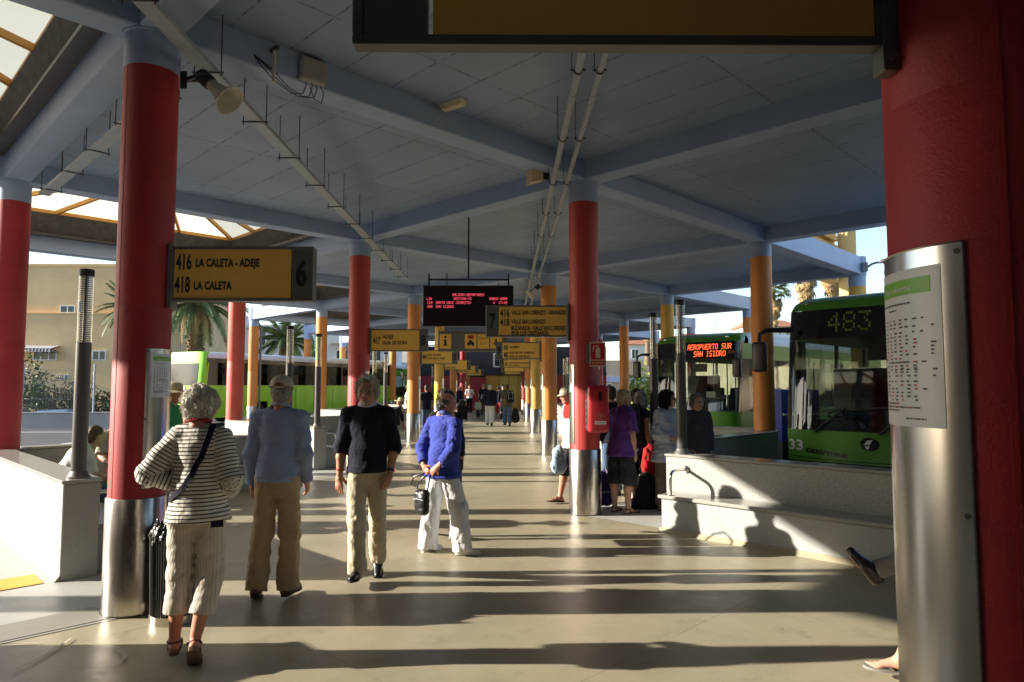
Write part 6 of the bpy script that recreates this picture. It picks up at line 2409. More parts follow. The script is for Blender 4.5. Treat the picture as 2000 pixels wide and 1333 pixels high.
    if fit.get('cap'):
        o = fit['cap']
        T = Vol({2: .006, 1: .009, 0: .016}[det])
        cu = [(hd_(0, 0, .040), Rh @ nv((0, .10, -1)))]
        T.ell(hd_(0, .016, .052), np.array((.096, .115, .100)) * s, Rh, .01, cu)
        T.ell(hd_(0, .016, .045), np.array((.084, .103, .086)) * s, Rh, .004, (), -1)
        if o.get('strap'):
            T.ell(hd_(0, .125, .045), np.array((.036, .05, .034)) * s, Rh, .004, (), -1)
        cp = add('cap', T.mesh('c', None), o['mat'])
        br = MB()
        sg = -1
        w_ = []
        for i in range(13):
            a_ = R(-75 + 150 * i / 12)
            w_.append((a_,))
        inn = [hd_(.086 * math.sin(a_[0]), .016 + sg * .100 * math.cos(a_[0]), .052) for a_ in w_]
        ou = [hd_(.080 * math.sin(a_[0]) * 1.02, .016 + sg * (.100 * math.cos(a_[0]) + .075 * math.cos(a_[0]) ** .6), .036 - .012 * abs(math.sin(a_[0]))) for a_ in w_]
        br.add(inn + ou + [p - Rh @ np.array([0, 0, .004]) for p in inn] + [p - Rh @ np.array([0, 0, .004]) for p in ou],
               [(i, i + 1, 14 + i, 13 + i) for i in range(12)] + [(27 + i, 26 + i, 39 + i, 40 + i) for i in range(12)] + [(13 + i, 14 + i, 40 + i, 39 + i) for i in range(12)])
        br.build('cap_brim', o['mat'], cp, 60)
        if o.get('strap'):
            MB().tube([hd_(.040 * math.cos(R(a_)), .016 + .112 * (.95 + .05 * math.sin(R(a_))), .043) for a_ in range(0, 181, 20)], .008, 8).build('cap_strap', o['mat'], cp, 60)
            MB().tube([hd_(.04, .12, .046), hd_(.06, .135, .044), hd_(.085, .14, .043)], .006, 6).build('strap_end', o['mat'], cp, 60)
    if fit.get('hat'):
        o = fit['hat']
        mb = MB()
        for pr in ([(.088, .045), (.09, .06), (.086, .12), (.06, .145), (0, .15)], [(.086, .05), (.13, .042), (.19, .028), (.192, .024), (.13, .036), (.086, .044)]):
            i0 = len(mb.v)
            mb.lathe(pr, 28, cap=False)
            for i in range(i0, len(mb.v)):
                x, y, z = mb.v[i]
                mb.v[i] = tuple(hd_(x, y * 1.12 + .014, z + .01 * math.cos(3 * math.atan2(y, x)) * (abs(x) + abs(y) > .15)))
        mb.build('hat', o['mat'], root, 50)
    if fit.get('glasses'):
        gm = MB()
        for sx in (-1, 1):
            gm.tube([hd_(sx * .033 + .021 * math.cos(R(a_)), -.112, .012 + .016 * math.sin(R(a_))) for a_ in range(0, 361, 30)], .0018 * s, 5)
            gm.tube([hd_(sx * .054, -.110, .016), hd_(sx * .078, -.05, .016), hd_(sx * .082, .012, .012)], .0018 * s, 5)
        gm.tube([hd_(-.012, -.113, .016), hd_(0, -.117, .02), hd_(.012, -.113, .016)], .0018 * s, 5)
        go = gm.build('glasses', DARK, root, 40)
        lm = MB()
        for sx in (-1, 1):
            lm.add([hd_(sx * .033 + .020 * math.cos(R(a_)), -.112, .012 + .015 * math.sin(R(a_))) for a_ in range(0, 360, 30)], [tuple(range(12))])
        lm.build('glasses_lens', BBLACK if fit['glasses'] == 'dark' else LENS, go, None)
    if det >= 1 and fit.get('brows') is not None:
        bm_ = MB()
        for sx in (-1, 1):
            bm_.tube([hd_(sx * .014, -.098, .033), hd_(sx * .032, -.098, .040), hd_(sx * .050, -.085, .034)], [.004 * s, .0045 * s, .002 * s], 6)
        bm_.build('eyebrows', fit['brows'], root, 50)
    if fit.get('beard') is not None:
        T = Vol(.006)
        for sx in (-1, 1):
            T.cap(hd_(sx * .022, -.076, -.060), hd_(0, -.086, -.094), .012 * s, .014 * s, k=.014)
        T.cap(hd_(-.02, -.095, -.034), hd_(.02, -.095, -.034), .0065 * s, .0065 * s, k=.006)
        add('beard', T.mesh('b', None, wrinkle(seed, .003, (90, 90, 90))), fit['beard'])
    return res
# ------------------------------------------------------------------ the people
LEATHER = mat('black_leather', (.014, .014, .015), rough=.35, var=.2, vs=30, bump=.1, bs=120)
BROWNL = mat('brown_leather', (.06, .030, .018), rough=.4, var=.2, vs=20)
NAVY = cloth('navy_knit', (.010, .011, .026), bump=.4, bs=240)
PALEBLUE = cloth('pale_blue_knit', (.27, .345, .53), bump=.4, bs=240)
KHAKI = cloth('khaki_cotton', (.43, .32, .19))
CREAMT = cloth('cream_cotton', (.55, .48, .35))
CREAMS = cloth('cream_pinstripe_cotton', (.56, .51, .44), stripe=((.42, .38, .34), .018, .22))
STRIPED = cloth('navy_striped_jersey', (.70, .67, .58), stripe=((.016, .018, .03), .0235, .30))
ROYAL = cloth('royal_blue_pique', (.045, .065, .34), bump=.4, bs=300)
WHITEC = cloth('white_cotton', (.62, .64, .66))
WHITEW = cloth('white_shirt', (.68, .68, .67))
PURPLE = cloth('purple_cotton', (.115, .045, .26))
BLACKC = cloth('black_cotton', (.012, .012, .014))
CHARC = cloth('charcoal_cotton', (.030, .030, .036))
GREENC = cloth('green_cotton', (.03, .28, .10))
BEIGES = cloth('beige_striped_polo', (.48, .43, .34), stripe=((.34, .30, .24), .03, .4))
TEAL = cloth('teal_checked_cotton', (.05, .20, .19), stripe=((.5, .5, .46), .05, .35))
LINEN = cloth('pale_blue_linen', (.42, .45, .52))
BROWNT = cloth('brown_cotton', (.13, .095, .07))
DKPAT = cloth('dark_patterned_knit', (.05, .05, .06), stripe=((.11, .09, .10), .03, .3))
OLIVE = cloth('olive_cotton', (.12, .10, .055))
DENIM = cloth('blue_denim', (.075, .12, .21))
REDC = cloth('red_cotton', (.42, .02, .02))
SAND_C = cloth('sand_cap_cotton', (.48, .42, .33))
SANDAL = mat('red_brown_sandal', (.13, .028, .024), rough=.6, var=.2)
SANDALB = mat('brown_sandal', (.09, .06, .04), rough=.7, var=.2)
CORKS = mat('cork_sole', (.20, .13, .08), rough=.85, var=.2)
WHITESH = mat('white_shoe', (.60, .60, .57), rough=.5, var=.06)

def drape(res, pts, off=.006, w=.022, name='strap', m=LEATHER, root=None):
    """flat strap laid on the outside of a garment along rough points (pushed onto the cloth)"""
    V, Q = res['top'][0], res['top'][1]
    bv = BVHTree.FromPolygons([Vector(v) for v in V], [tuple(int(i) for i in q) for q in Q])
    P, N_ = [], []
    pts = [Vector(p) for p in pts]
    fine = []
    for a, b in zip(pts, pts[1:]):
        for i in range(6):
            fine.append(a.lerp(b, i / 6))
    fine.append(pts[-1])
    for p in fine:
        hit, n_, _, _ = bv.find_nearest(p)
        P.append(hit + n_ * off)
        N_.append(n_)
    mb = MB()
    vs = []
    for i, p in enumerate(P):
        t = (P[min(i + 1, len(P) - 1)] - P[max(i - 1, 0)]).normalized()
        sd = t.cross(N_[i]).normalized() * w
        vs += [p - sd, p + sd, p + sd * .9 + N_[i] * .004, p - sd * .9 + N_[i] * .004]
    fs = []
    for i in range(len(P) - 1):
        for k in range(4):
            fs.append((4 * i + k, 4 * i + (k + 1) % 4, 4 * i + 4 + (k + 1) % 4, 4 * i + 4 + k))
    mb.add(vs, fs)
    return mb.build(name, m, root, 40)

# 1 --- woman in the striped jacket, from behind, hand on hip
r1 = person('woman from behind in a navy striped jacket, one hand on her hip', (-1.93, 4.34, 0), 183, 1.62,
    dict(spine=(.02, -.03, 1), sh_tilt=.02, head=(-12, 6, 0),
         L=dict(thigh=(.05, -.04, -1), shin=(.03, .05, -1), foot=(.35, -1, 0)),
         R=dict(thigh=(.0, -.02, -1), shin=(.12, .30, -1), foot=(.20, -.70, -.62)),
         armL=dict(up=(.52, .18, -.80), fore=(-.72, -.30, -.30), hand=(-.75, -.35, -.1), palm=(0, .3, -1), curl=25),
         armR=dict(up=(-.28, .16, -.95), fore=(.30, -.85, -.42), hand=(.5, -.8, -.2), curl=30)),
    dict(top=dict(mat=STRIPED, name='striped_jacket', hem=-.085, ease=.022, sleeve=.98, wr=.005, loose=.010),
         bottom=dict(mat=CREAMS, len=.80, ease=.016, knee=.064, cuff=.062, wr=.007, vert=True),
         shoes=dict(kind='sandal', mat=SANDAL, sole=CORKS, sole_h=.026)),
    SK_RED, dict(kind='curly', mat=H_WHITE), det=2, girth=1.06, female=True, seed=11)
J = r1['J']
MB().tube([J['neck'] + np.array([.068 * math.cos(R(a)), .008 + .066 * math.sin(R(a)), .050 + .012 * math.sin(R(a))]) * J['s'] for a in range(0, 361, 20)], .012, 8).build('red_collar', cloth('red_trim', (.30, .02, .025)), r1['root'], 50)
W1 = J['arms'][1]['wr']
MB().tube([W1 + np.array([0, .034 * math.cos(R(a)), .034 * math.sin(R(a))]) for a in range(0, 361, 30)], .008, 8).build('red_cuff', cloth('red_trim', (.3, .02, .025)), r1['root'], 50)
bag1 = thing('crossbody_bag', 'dark navy bag strap worn diagonally across the striped jacket', 'bag', tuple(r1['root'].location), r1['root'].rotation_euler.z)
sh, pl = J['arms'][-1]['sh'], J['pel']
drape(r1, [J['neck'] + np.array([-.10, -.10, -.06]), sh + np.array([.05, .02, .09]), J['chest'] + np.array([-.07, .16, .03]), J['waist'] + np.array([.05, .18, .02]), pl + np.array([.16, .10, .06])], .006, .019, 'strap', NAVY, bag1)
MB().box(.04, .24, -.26, -.17, pl[2] - .12, pl[2] + .08).build('bag_body', NAVY, bag1, 50, bevel=.03, seg=2)
fr = MB()
for i in range(9):
    fr.tube([(-.02 + .012 * i, -.16, pl[2] - .14), (-.02 + .013 * i, -.15 - .004 * i, pl[2] - .25 - .03 * (i % 3))], .006, 5)
fr.build('turquoise_fringe', mat('turquoise', (.05, .42, .42), rough=.7), bag1, 40)
lbl = MB().add([(-.15, .148, pl[2] - .085), (-.215, .122, pl[2] - .085), (-.215, .122, pl[2] - .045), (-.15, .148, pl[2] - .045)], [(0, 1, 2, 3)])
lbl.v = [(x, y + .042, z) for x, y, z in lbl.v]
lbl.build('hem_label', NAVY, r1['root'], None)

# 2 --- man with the cap
r2 = person('man from behind in a pale blue sweater, khaki trousers and a sand coloured cap', (-1.86, 5.62, 0), 176, 1.75,
    dict(spine=(.0, -.02, 1), head=(10, 4, 0),
         L=dict(thigh=(.05, .05, -1), shin=(.02, .20, -1), foot=(.30, -.9, -.22)),
         R=dict(thigh=(-.03, -.08, -1), shin=(.0, .06, -1), foot=(-.12, -1, 0)),
         armL=dict(up=(.13, .06, -1), fore=(.04, -.14, -1), palm=(-.8, -.2, 0), curl=26),
         armR=dict(up=(-.13, .02, -1), fore=(.05, -.45, -.9), palm=(.8, 0, 0), curl=26)),
    dict(top=dict(mat=PALEBLUE, name='sweater', hem=.0, ease=.020, sleeve=1.0, wr=.0045, loose=.008, band=True, collar=cloth('check_shirt', (.45, .42, .46))),
         bottom=dict(mat=KHAKI, len=1.03, ease=.020, knee=.062, cuff=.064, wr=.008, wf=(12, 12, 24)),
         shoes=dict(mat=BROWNL, sole=RUBBER), cap=dict(mat=SAND_C, strap=True)),
    SK_RED, dict(kind='undercap', mat=H_GREY), det=2, girth=1.04, seed=21)

# 3 --- man walking towards us
r3 = person('grey haired man in a navy sweater and cream trousers walking towards the camera', (-1.23, 6.08, 0), 4, 1.75,
    dict(spine=(0, -.03, 1), head=(-4, 10, 0),
         R=dict(thigh=(.03, -.22, -1), shin=(.03, .02, -1), foot=(-.12, -1, .10)),
         L=dict(thigh=(.01, .14, -1), shin=(-.03, .42, -1), foot=(.10, -.85, -.50)),
         armR=dict(up=(-.19, .06, -1), fore=(-.02, -.16, -1), palm=(.4, .9, 0), curl=16),
         armL=dict(up=(.21, .12, -1), fore=(-.10, -.35, -.9), hand=(-.30, -.2, -1), palm=(-.6, .7, 0), curl=30)),
    dict(top=dict(mat=NAVY, name='sweater', hem=.005, ease=.019, sleeve=.64, wr=.0045, loose=.004, band=True, collar=cloth('white_collar', (.55, .57, .62))),
         bottom=dict(mat=CREAMT, len=1.04, ease=.016, knee=.056, cuff=.060, wr=.008, wf=(14, 14, 18)),
         shoes=dict(mat=LEATHER), glasses='clear', brows=H_GREY, beard=H_GREY),
    SK_TAN, dict(kind='full', mat=H_WHITE), det=2, girth=1.02, seed=31)
J = r3['J']
wr, el = J['arms'][1]['wr'], J['arms'][1]['el']
dv = nv(el - wr)
x_, y_ = nv(np.cross(dv, (0, 0, 1))), None
y_ = np.cross(dv, x_)
MB().tube([wr + dv * .03 + (x_ * math.cos(R(a)) + y_ * math.sin(R(a))) * .033 for a in range(0, 361, 24)], .009, 8).build('watch_strap', LEATHER, r3['root'], 50)
MB().tube([wr + dv * .03 + np.array([.034, -.005, 0]), wr + dv * .03 + np.array([.042, -.006, 0])], .018, 14).build('watch_face', CHROME, r3['root'], 40)
wr, el = J['arms'][-1]['wr'], J['arms'][-1]['el']
dv = nv(el - wr)
x_ = nv(np.cross(dv, (0, 1, 0)))
y_ = np.cross(dv, x_)
MB().tube([wr + dv * .05 + (x_ * math.cos(R(a)) + y_ * math.sin(R(a))) * .034 for a in range(0, 361, 24)], .005, 6).build('red_wristband', REDC, r3['root'], 50)

# 4 --- man in the blue polo, hands behind his back
r4 = person('balding man in a royal blue polo and white trousers, hands behind his back', (-.66, 7.12, 0), 140, 1.64,
    dict(spine=(.0, -.03, 1), head=(-38, 14, 0),
         L=dict(thigh=(.12, .06, -1), shin=(.06, .10, -1), foot=(-.15, -1, 0)),
         R=dict(thigh=(-.24, -.12, -1), shin=(-.16, .0, -1), foot=(-.77, -.64, 0)),
         armL=dict(up=(.22, .36, -.95), fore=(-.48, .34, -.72), hand=(-.75, .15, -.6), palm=(0, -.9, 0), curl=35),
         armR=dict(up=(-.24, .36, -.95), fore=(.52, .36, -.70), hand=(.75, .15, -.6), palm=(0, -.9, .0), curl=35)),
    dict(top=dict(mat=ROYAL, name='polo_shirt', hem=-.11, ease=.020, sleeve=.90, wr=.006, loose=.012, collar=cloth('blue_collar', (.10, .13, .42))),
         bottom=dict(mat=WHITEC, len=1.05, ease=.026, knee=.070, cuff=.082, wr=.011, wf=(16, 16, 12)),
         shoes=dict(mat=WHITESH, sole=WHITESH), belly=.05),
    SK_RED, dict(kind='bald', mat=H_SALT), det=2, girth=1.12, seed=41)
J = r4['J']
hp_ = (J['arms'][1]['wr'] + J['arms'][-1]['wr']) / 2 + np.array([0, .03, -.08])
bag = thing('camera_bag', 'small black camera bag hanging from the hands of the man in blue', 'bag', tuple(r4['root'].location), r4['root'].rotation_euler.z)
Vb = Vol(.01)
cb_ = hp_ + np.array([.03, .06, -.26])
Vb.cap(cb_ + np.array([-.035, 0, .07]), cb_ + np.array([-.03, 0, -.08]), .055, .060, k=.03, fl=(np.array([0, 1., 0]), .8))
Vb.cap(cb_ + np.array([.035, 0, .07]), cb_ + np.array([.03, 0, -.08]), .055, .060, k=.03, fl=(np.array([0, 1., 0]), .8))
link('bag_body', vmesh('bag_body', [Vb.mesh('b', None, wrinkle(3, .004))], LEATHER), bag)
MB().tube([hp_ + np.array([-.02, 0, 0]), hp_ + np.array([-.06, .06, -.1]), cb_ + np.array([-.07, 0, .1])], .008, 6).tube([hp_ + np.array([.02, 0, 0]), hp_ + np.array([.09, .06, -.08]), cb_ + np.array([.07, 0, .1])], .008, 6).tube(
    [hp_ + np.array([.03, .02, .02]), hp_ + np.array([.13, .08, -.02]), hp_ + np.array([.17, .08, -.10]), hp_ + np.array([.12, .07, -.12]), hp_ + np.array([.04, .03, -.02])], .008, 6).build('bag_strap', LEATHER, bag, 50)
MB().tube([cb_ + np.array([-.07, .052, .02]), cb_ + np.array([0, .06, .03]), cb_ + np.array([.07, .052, .02])], .004, 6).build('zip', GALV, bag, 40)
# 5 --- woman hidden behind him
r5 = person('woman in a black dress and strappy heels hidden behind the man in blue', (-.70, 7.80, 0), 170, 1.60,
    dict(spine=(0, 0, 1), L=dict(thigh=(.10, -.16, -1), shin=(.02, .06, -1), foot=(.2, -.8, -.42)), R=dict(thigh=(-.10, .10, -1), shin=(0, .1, -1), foot=(-.1, -.8, -.42)),
         armL=dict(up=(.15, -.05, -1), fore=(.0, -.5, -.6), curl=40)),
    dict(top=dict(mat=BLACKC, name='dress_top', hem=-.05, ease=.008, sleeve=.9), skirt=dict(mat=BLACKC, drop=.42, r=.20), shoes=dict(kind='heel', mat=LEATHER, sole=LEATHER)),
    SK_TAN, dict(kind='bob', mat=H_DARK), det=1, female=True, seed=51)
t = thing('handbag', 'black handbag with a flap showing to the right of the white trousers', 'bag', (-.60, 7.48, 0), R(10))
MB().box(-.04, .10, -.16, .16, .62, .90).build('bag_body', LEATHER, t, 50, bevel=.02, seg=2)
MB().box(-.05, .11, -.165, .165, .80, .915).build('flap', LEATHER, t, 50, bevel=.015, seg=2)
MB().tube([(.03, -.12, .90), (.03, -.10, 1.05), (.03, 0, 1.12), (.03, .10, 1.05), (.03, .12, .90)], .010, 8).build('handle', LEATHER, t, 50)

# --- group behind the extinguisher column
person('man with a cap and a red and white top stepping out behind the extinguisher column', (.97, 9.98, 0), 285, 1.70,
    dict(spine=(0, -.10, 1), head=(0, 14, 0), L=dict(thigh=(.03, .12, -1), shin=(0, .25, -1), foot=(.05, -1, -.1)), R=dict(thigh=(-.02, -.30, -1), shin=(0, -.15, -1), foot=(0, -1, .08)),
         armL=dict(up=(.18, -.02, -1), fore=(.03, -.12, -1), palm=(-1, 0, 0), curl=45)),
    dict(top=dict(mat=WHITEW, mat2=REDC, hem=-.10, ease=.018, sleeve=.42), bottom=dict(mat=CHARC, name='shorts', len=.62, ease=.02, knee=.085, cuff=.085), shoes=dict(kind='sandal', mat=SANDALB, sole=RUBBER), cap=dict(mat=SAND_C)),
    SK_RED, dict(kind='undercap', mat=H_GREY), det=1, girth=1.08, seed=61)
def carrier(name, label, loc, h, w, m, m2=None, seed=1, cat='bag'):
    t = thing(name, label, cat, loc, R(20))
    V_ = Vol(.012)
    V_.cap((0, 0, .06), (0, 0, h * .75), w * .55, w * .34, k=.03, fl=(np.array([0, 1., 0]), .6)).cap((0, 0, h * .7), (0, 0, h), w * .3, w * .08, k=.05)
    link('bag_body', vmesh('bag_body', [V_.mesh('x', None, wrinkle(seed, .012, (20, 20, 10)))], m), t)
    return t
carrier('carrier_bag', 'pale blue plastic carrier bag hanging left of the extinguisher column', (.74, 9.72, .52), .34, .22, mat('pale_blue_plastic', (.42, .60, .74), rough=.3, var=.2, vs=8))
r7 = person('woman from behind in a purple t-shirt and dark shorts beside the extinguisher column', (1.55, 9.30, 0), 128, 1.66,
    dict(spine=(0, -.06, 1), head=(-14, 6, 0), L=dict(thigh=(.06, .02, -1), shin=(0, .04, -1), foot=(.2, -1, 0)), R=dict(thigh=(-.06, -.04, -1), shin=(0, .06, -1), foot=(-.2, -1, 0)),
         armR=dict(up=(-.14, .02, -1), fore=(-.02, -.14, -1), palm=(1, 0, 0), curl=20), armL=dict(up=(.14, -.1, -1), fore=(0, -.6, -.7))),
    dict(top=dict(mat=PURPLE, hem=-.13, ease=.022, sleeve=.46, wr=.007), bottom=dict(mat=CHARC, name='shorts', len=.60, ease=.024, knee=.088, cuff=.092, wr=.009), shoes=dict(kind='sandal', mat=SANDALB, sole=RUBBER, sole_h=.024)),
    SK_FAIR, dict(kind='short', mat=H_BLOND), det=2, girth=1.10, female=True, seed=71)
r8 = person('person with grey hair and a dark grey backpack behind the woman in purple', (1.92, 9.98, 0), 120, 1.62,
    dict(spine=(0, -.04, 1), head=(10, 0, 0)), dict(top=dict(mat=CHARC, name='vest', hem=-.12, ease=.014, sleeve=.12), bottom=dict(mat=BLACKC, name='leggings', len=.78, ease=.006, knee=.056, cuff=.05), shoes=dict(mat=BROWNL)),
    SK_TAN, dict(kind='bob', mat=H_GREY), det=1, female=True, seed=81)
def backpack(label, loc, rz, z, m, m2, w=.30, h=.46, name='backpack'):
    t = thing(name, label, 'backpack', loc, rz)
    V_ = Vol(.012)
    for sx in (-1, 1):
        V_.cap((sx * w * .25, 0, z + .10), (sx * w * .22, 0, z + h - .10), .10, .085, k=.04)
    V_.cap((-w * .2, .07, z + .10), (w * .2, .07, z + .10), .075, .075, k=.03)
    link('bag_body', vmesh('bag_body', [V_.mesh('x', None, wrinkle(8, .005))], m), t)
    st = MB()
    for sx in (-1, 1):
        st.tube([(sx * .09, .09, z + .04), (sx * .095, .125, z + h * .4), (sx * .08, .10, z + h * .75), (sx * .05, .05, z + h + .01)], .011, 6)
        st.tube([(sx * .12, -.08, z + .05), (sx * .13, -.12, z + h * .5), (sx * .1, -.06, z + h)], .016, 6)
    st.tube([(-.09, .11, z + h * .4), (0, .14, z + h * .42), (.09, .11, z + h * .4)], .008, 6)
    st.build('straps', m2, t, 50)
    return t
backpack('dark grey backpack on the back of the grey haired person', (1.92 - .13, 9.98 - .08, 0), R(120), 1.0, CHARC, BLACKC)
person('dark haired person whose head shows just above the woman in purple', (1.64, 10.75, 0), 200, 1.70, {}, dict(top=dict(mat=NAVY, hem=-.1), bottom=dict(mat=DENIM), shoes=dict(mat=LEATHER)), SK_TAN, dict(kind='short', mat=H_DARK), det=0, seed=91)
person('dark haired man in shade right of the grey haired person', (2.02, 10.7, 0), 60, 1.66, {}, dict(top=dict(mat=BLACKC, hem=-.1, sleeve=.4), bottom=dict(mat=CHARC), shoes=dict(mat=LEATHER), glasses='dark'), SK_TAN, dict(kind='short', mat=H_DARK), det=1, seed=95)
backpack('purple hiking backpack with grey straps standing on the ground', (1.32, 9.66, 0), R(200), .02, cloth('purple_nylon', (.06, .035, .17)), cloth('grey_strap', (.36, .36, .38)), .30, .52)
carrier('red_bag', 'red cloth bag hanging at the side of the grey haired person', (2.02, 9.72, .50), .36, .24, REDC, seed=4)
carrier('black_bag', 'large black bag standing on the ground behind the woman in purple', (1.95, 9.62, .0), .46, .40, BLACKC, seed=6)
r9 = person('dark haired woman in sunglasses, a pale blue linen shirt and brown trousers', (2.19, 9.42, 0), 35, 1.64,
    dict(spine=(0, -.02, 1), head=(28, 0, 0), L=dict(thigh=(.05, -.03, -1), foot=(.15, -1, 0)), R=dict(thigh=(-.04, .03, -1), foot=(-.2, -1, 0)),
         armR=dict(up=(-.16, .05, -1), fore=(.45, -.75, -.2), hand=(.6, -.6, 0), palm=(0, 0, -1)), armL=dict(up=(.16, .05, -1), fore=(-.4, -.8, -.1))),
    dict(top=dict(mat=LINEN, name='linen_shirt', hem=-.22, ease=.026, sleeve=.88, wr=.008, loose=.012, collar=LINEN), bottom=dict(mat=BROWNT, len=.97, ease=.016, knee=.068, cuff=.07), shoes=dict(kind='sandal', mat=LEATHER, sole=RUBBER), glasses='dark', brows=H_DARK),
    SK_FAIR, dict(kind='bob', mat=H_DARK), det=2, female=True, girth=1.04, seed=101)
r10 = person('elderly grey haired woman in a dark patterned sweater behind the lamp', (2.66, 9.62, 0), 10, 1.60,
    dict(spine=(0, -.02, 1), head=(8, 4, 0), armR=dict(up=(-.16, .05, -1), fore=(.2, -.4, -.9)), armL=dict(up=(.2, .05, -1), fore=(-.1, -.3, -.9))),
    dict(top=dict(mat=DKPAT, name='sweater', hem=-.13, ease=.024, sleeve=1.0), bottom=dict(mat=cloth('mustard_cotton', (.40, .20, .04)), len=1.0), shoes=dict(mat=LEATHER), glasses='clear', brows=H_GREY),
    SK_FAIR, dict(kind='full', mat=H_GREY), det=2, female=True, girth=1.12, seed=111)

# --- seated on the left benches
SITL = dict(thigh=(.10, -1, -.08), shin=(0, .05, -1), foot=(.15, -1, 0))
SITR = dict(thigh=(-.10, -1, -.08), shin=(0, .05, -1), foot=(-.15, -1, 0))
def sit(**kw):
    d = dict(pelvis=(0, 0, .53), L=SITL, R=SITR, armL=dict(up=(.15, -.25, -1), fore=(-.1, -.9, -.3)), armR=dict(up=(-.15, -.25, -1), fore=(.1, -.9, -.3)))
    d.update(kw)
    return d
person('bald man with glasses in a beige polo sitting on the left bench', (-5.55, 9.82, 0), 48, 1.76, sit(head=(-30, 6, 0), spine=(0, -.10, 1)), dict(top=dict(mat=BEIGES, hem=-.08, sleeve=.46, ease=.02), bottom=dict(mat=TEAL, name='shorts', len=.5, ease=.02), shoes=dict(mat=LEATHER), glasses='clear', brows=H_GREY), SK_RED, dict(kind='bald', mat=H_GREY), det=1, girth=1.1, seed=121)
person('person in a white shirt sitting bent forward behind the left lamp', (-5.15, 8.02, 0), 135, 1.70, sit(spine=(-.12, -.55, 1), head=(20, 10, 0)), dict(top=dict(mat=WHITEW, hem=-.08, ease=.022, sleeve=.5), bottom=dict(mat=DENIM), shoes=dict(mat=LEATHER)), SK_FAIR, dict(kind='short', mat=H_BROWN), det=1, girth=1.06, seed=131)
person('man in a green t-shirt and straw hat half hidden behind the sign 6 column', (-4.17, 8.5, 0), 95, 1.74, dict(spine=(0, -.04, 1), head=(0, 6, 0)), dict(top=dict(mat=GREENC, hem=-.12, ease=.02, sleeve=.42), bottom=dict(mat=BROWNT, name='shorts', len=.5), shoes=dict(mat=LEATHER), hat=dict(mat=mat('straw', (.50, .42, .27), rough=.8, bump=.3, bs=150))), SK_RED, dict(kind='short', mat=H_BROWN), det=1, girth=1.06, seed=141)
person('person in a white t-shirt sitting behind the head of the striped woman', (-4.98, 10.72, 0), 30, 1.72, sit(head=(20, 0, 0)), dict(top=dict(mat=WHITEW, hem=-.08, sleeve=.42), bottom=dict(mat=DENIM), shoes=dict(mat=LEATHER)), SK_RED, dict(kind='short', mat=H_BROWN), det=1, seed=151)
# --- seated by the orange column farther along
person('blond woman in a white top sitting near the orange column with sign 10', (-4.35, 22.6, 0), 60, 1.68, sit(head=(30, -8, 0)), dict(top=dict(mat=WHITEW, hem=-.1, sleeve=.3), bottom=dict(mat=WHITEC), shoes=dict(mat=WHITESH)), SK_FAIR, dict(kind='bob', mat=H_BLOND), det=0, female=True, seed=161)
person('woman in black with a wide sun hat leaning back on the bench', (-3.62, 22.3, 0), 285, 1.70, sit(spine=(0, .30, 1), head=(0, -8, 0), armL=dict(up=(.2, -.7, -.4), fore=(-.2, -.5, .8)), armR=dict(up=(-.2, .5, -1), fore=(0, .1, -1))), dict(top=dict(mat=BLACKC, hem=-.1, sleeve=.9), bottom=dict(mat=BLACKC), shoes=dict(mat=LEATHER), hat=dict(mat=mat('straw', (.5, .42, .27)))), SK_RED, dict(kind='short', mat=H_BROWN), det=0, female=True, seed=171)
person('man in a white shirt and dark trousers behind the orange column with sign 10', (-3.5, 24.3, 0), 90, 1.76, {}, dict(top=dict(mat=WHITEW, hem=-.04, sleeve=.5), bottom=dict(mat=BLACKC), shoes=dict(mat=LEATHER)), SK_TAN, dict(kind='short', mat=H_DARK), det=0, seed=181)
person('man in a dark blue t-shirt standing between the orange and yellow columns', (-2.95, 25.2, 0), 190, 1.74, {}, dict(top=dict(mat=NAVY, hem=-.1, sleeve=.4), bottom=dict(mat=DENIM), shoes=dict(mat=LEATHER)), SK_TAN, dict(kind='short', mat=H_DARK), det=0, seed=185)
# --- people far along the walkway
WALK = dict(L=dict(thigh=(.02, -.14, -1), shin=(0, .06, -1)), R=dict(thigh=(-.02, .10, -1), shin=(0, .30, -1), foot=(0, -.85, -.45)))
person('white haired man walking away in a dark navy jacket and white trousers', (-.72, 28.9, 0), 178, 1.70, WALK, dict(top=dict(mat=NAVY, name='jacket', hem=-.10, ease=.045, sleeve=1.0, loose=.02), bottom=dict(mat=WHITEC, ease=.035, knee=.075, cuff=.07), shoes=dict(mat=BROWNL)), SK_FAIR, dict(kind='short', mat=H_WHITE), det=1, girth=1.15, seed=191)
person('man walking away in an olive shirt and jeans with a backpack', (.02, 28.9, 0), 185, 1.70, WALK, dict(top=dict(mat=OLIVE, hem=-.14, ease=.03, sleeve=.5), bottom=dict(mat=DENIM, ease=.022), shoes=dict(mat=LEATHER)), SK_RED, dict(kind='short', mat=H_BROWN), det=1, girth=1.1, seed=201)
backpack('black backpack on the man in the olive shirt', (.15, 28.70, 0), R(185), .98, BLACKC, cloth('grey_strap', (.3, .3, .3)), .26, .46)
t = carrier('black_holdall', 'black holdall carried by the man in the olive shirt', (.36, 28.85, .28), .48, .36, BLACKC, seed=9)
person('man in a white shirt and dark trousers standing by the red porch', (-2.35, 43.2, 0), 10, 1.76, dict(armL=dict(up=(.2, 0, -1), fore=(-.5, -.6, .3)), armR=dict(up=(-.25, 0, -1), fore=(.3, -.7, .1))), dict(top=dict(mat=WHITEW, hem=-.02, sleeve=.45, ease=.02), bottom=dict(mat=BLACKC), shoes=dict(mat=LEATHER)), SK_TAN, dict(kind='short', mat=H_DARK), det=0, girth=1.08, seed=211)
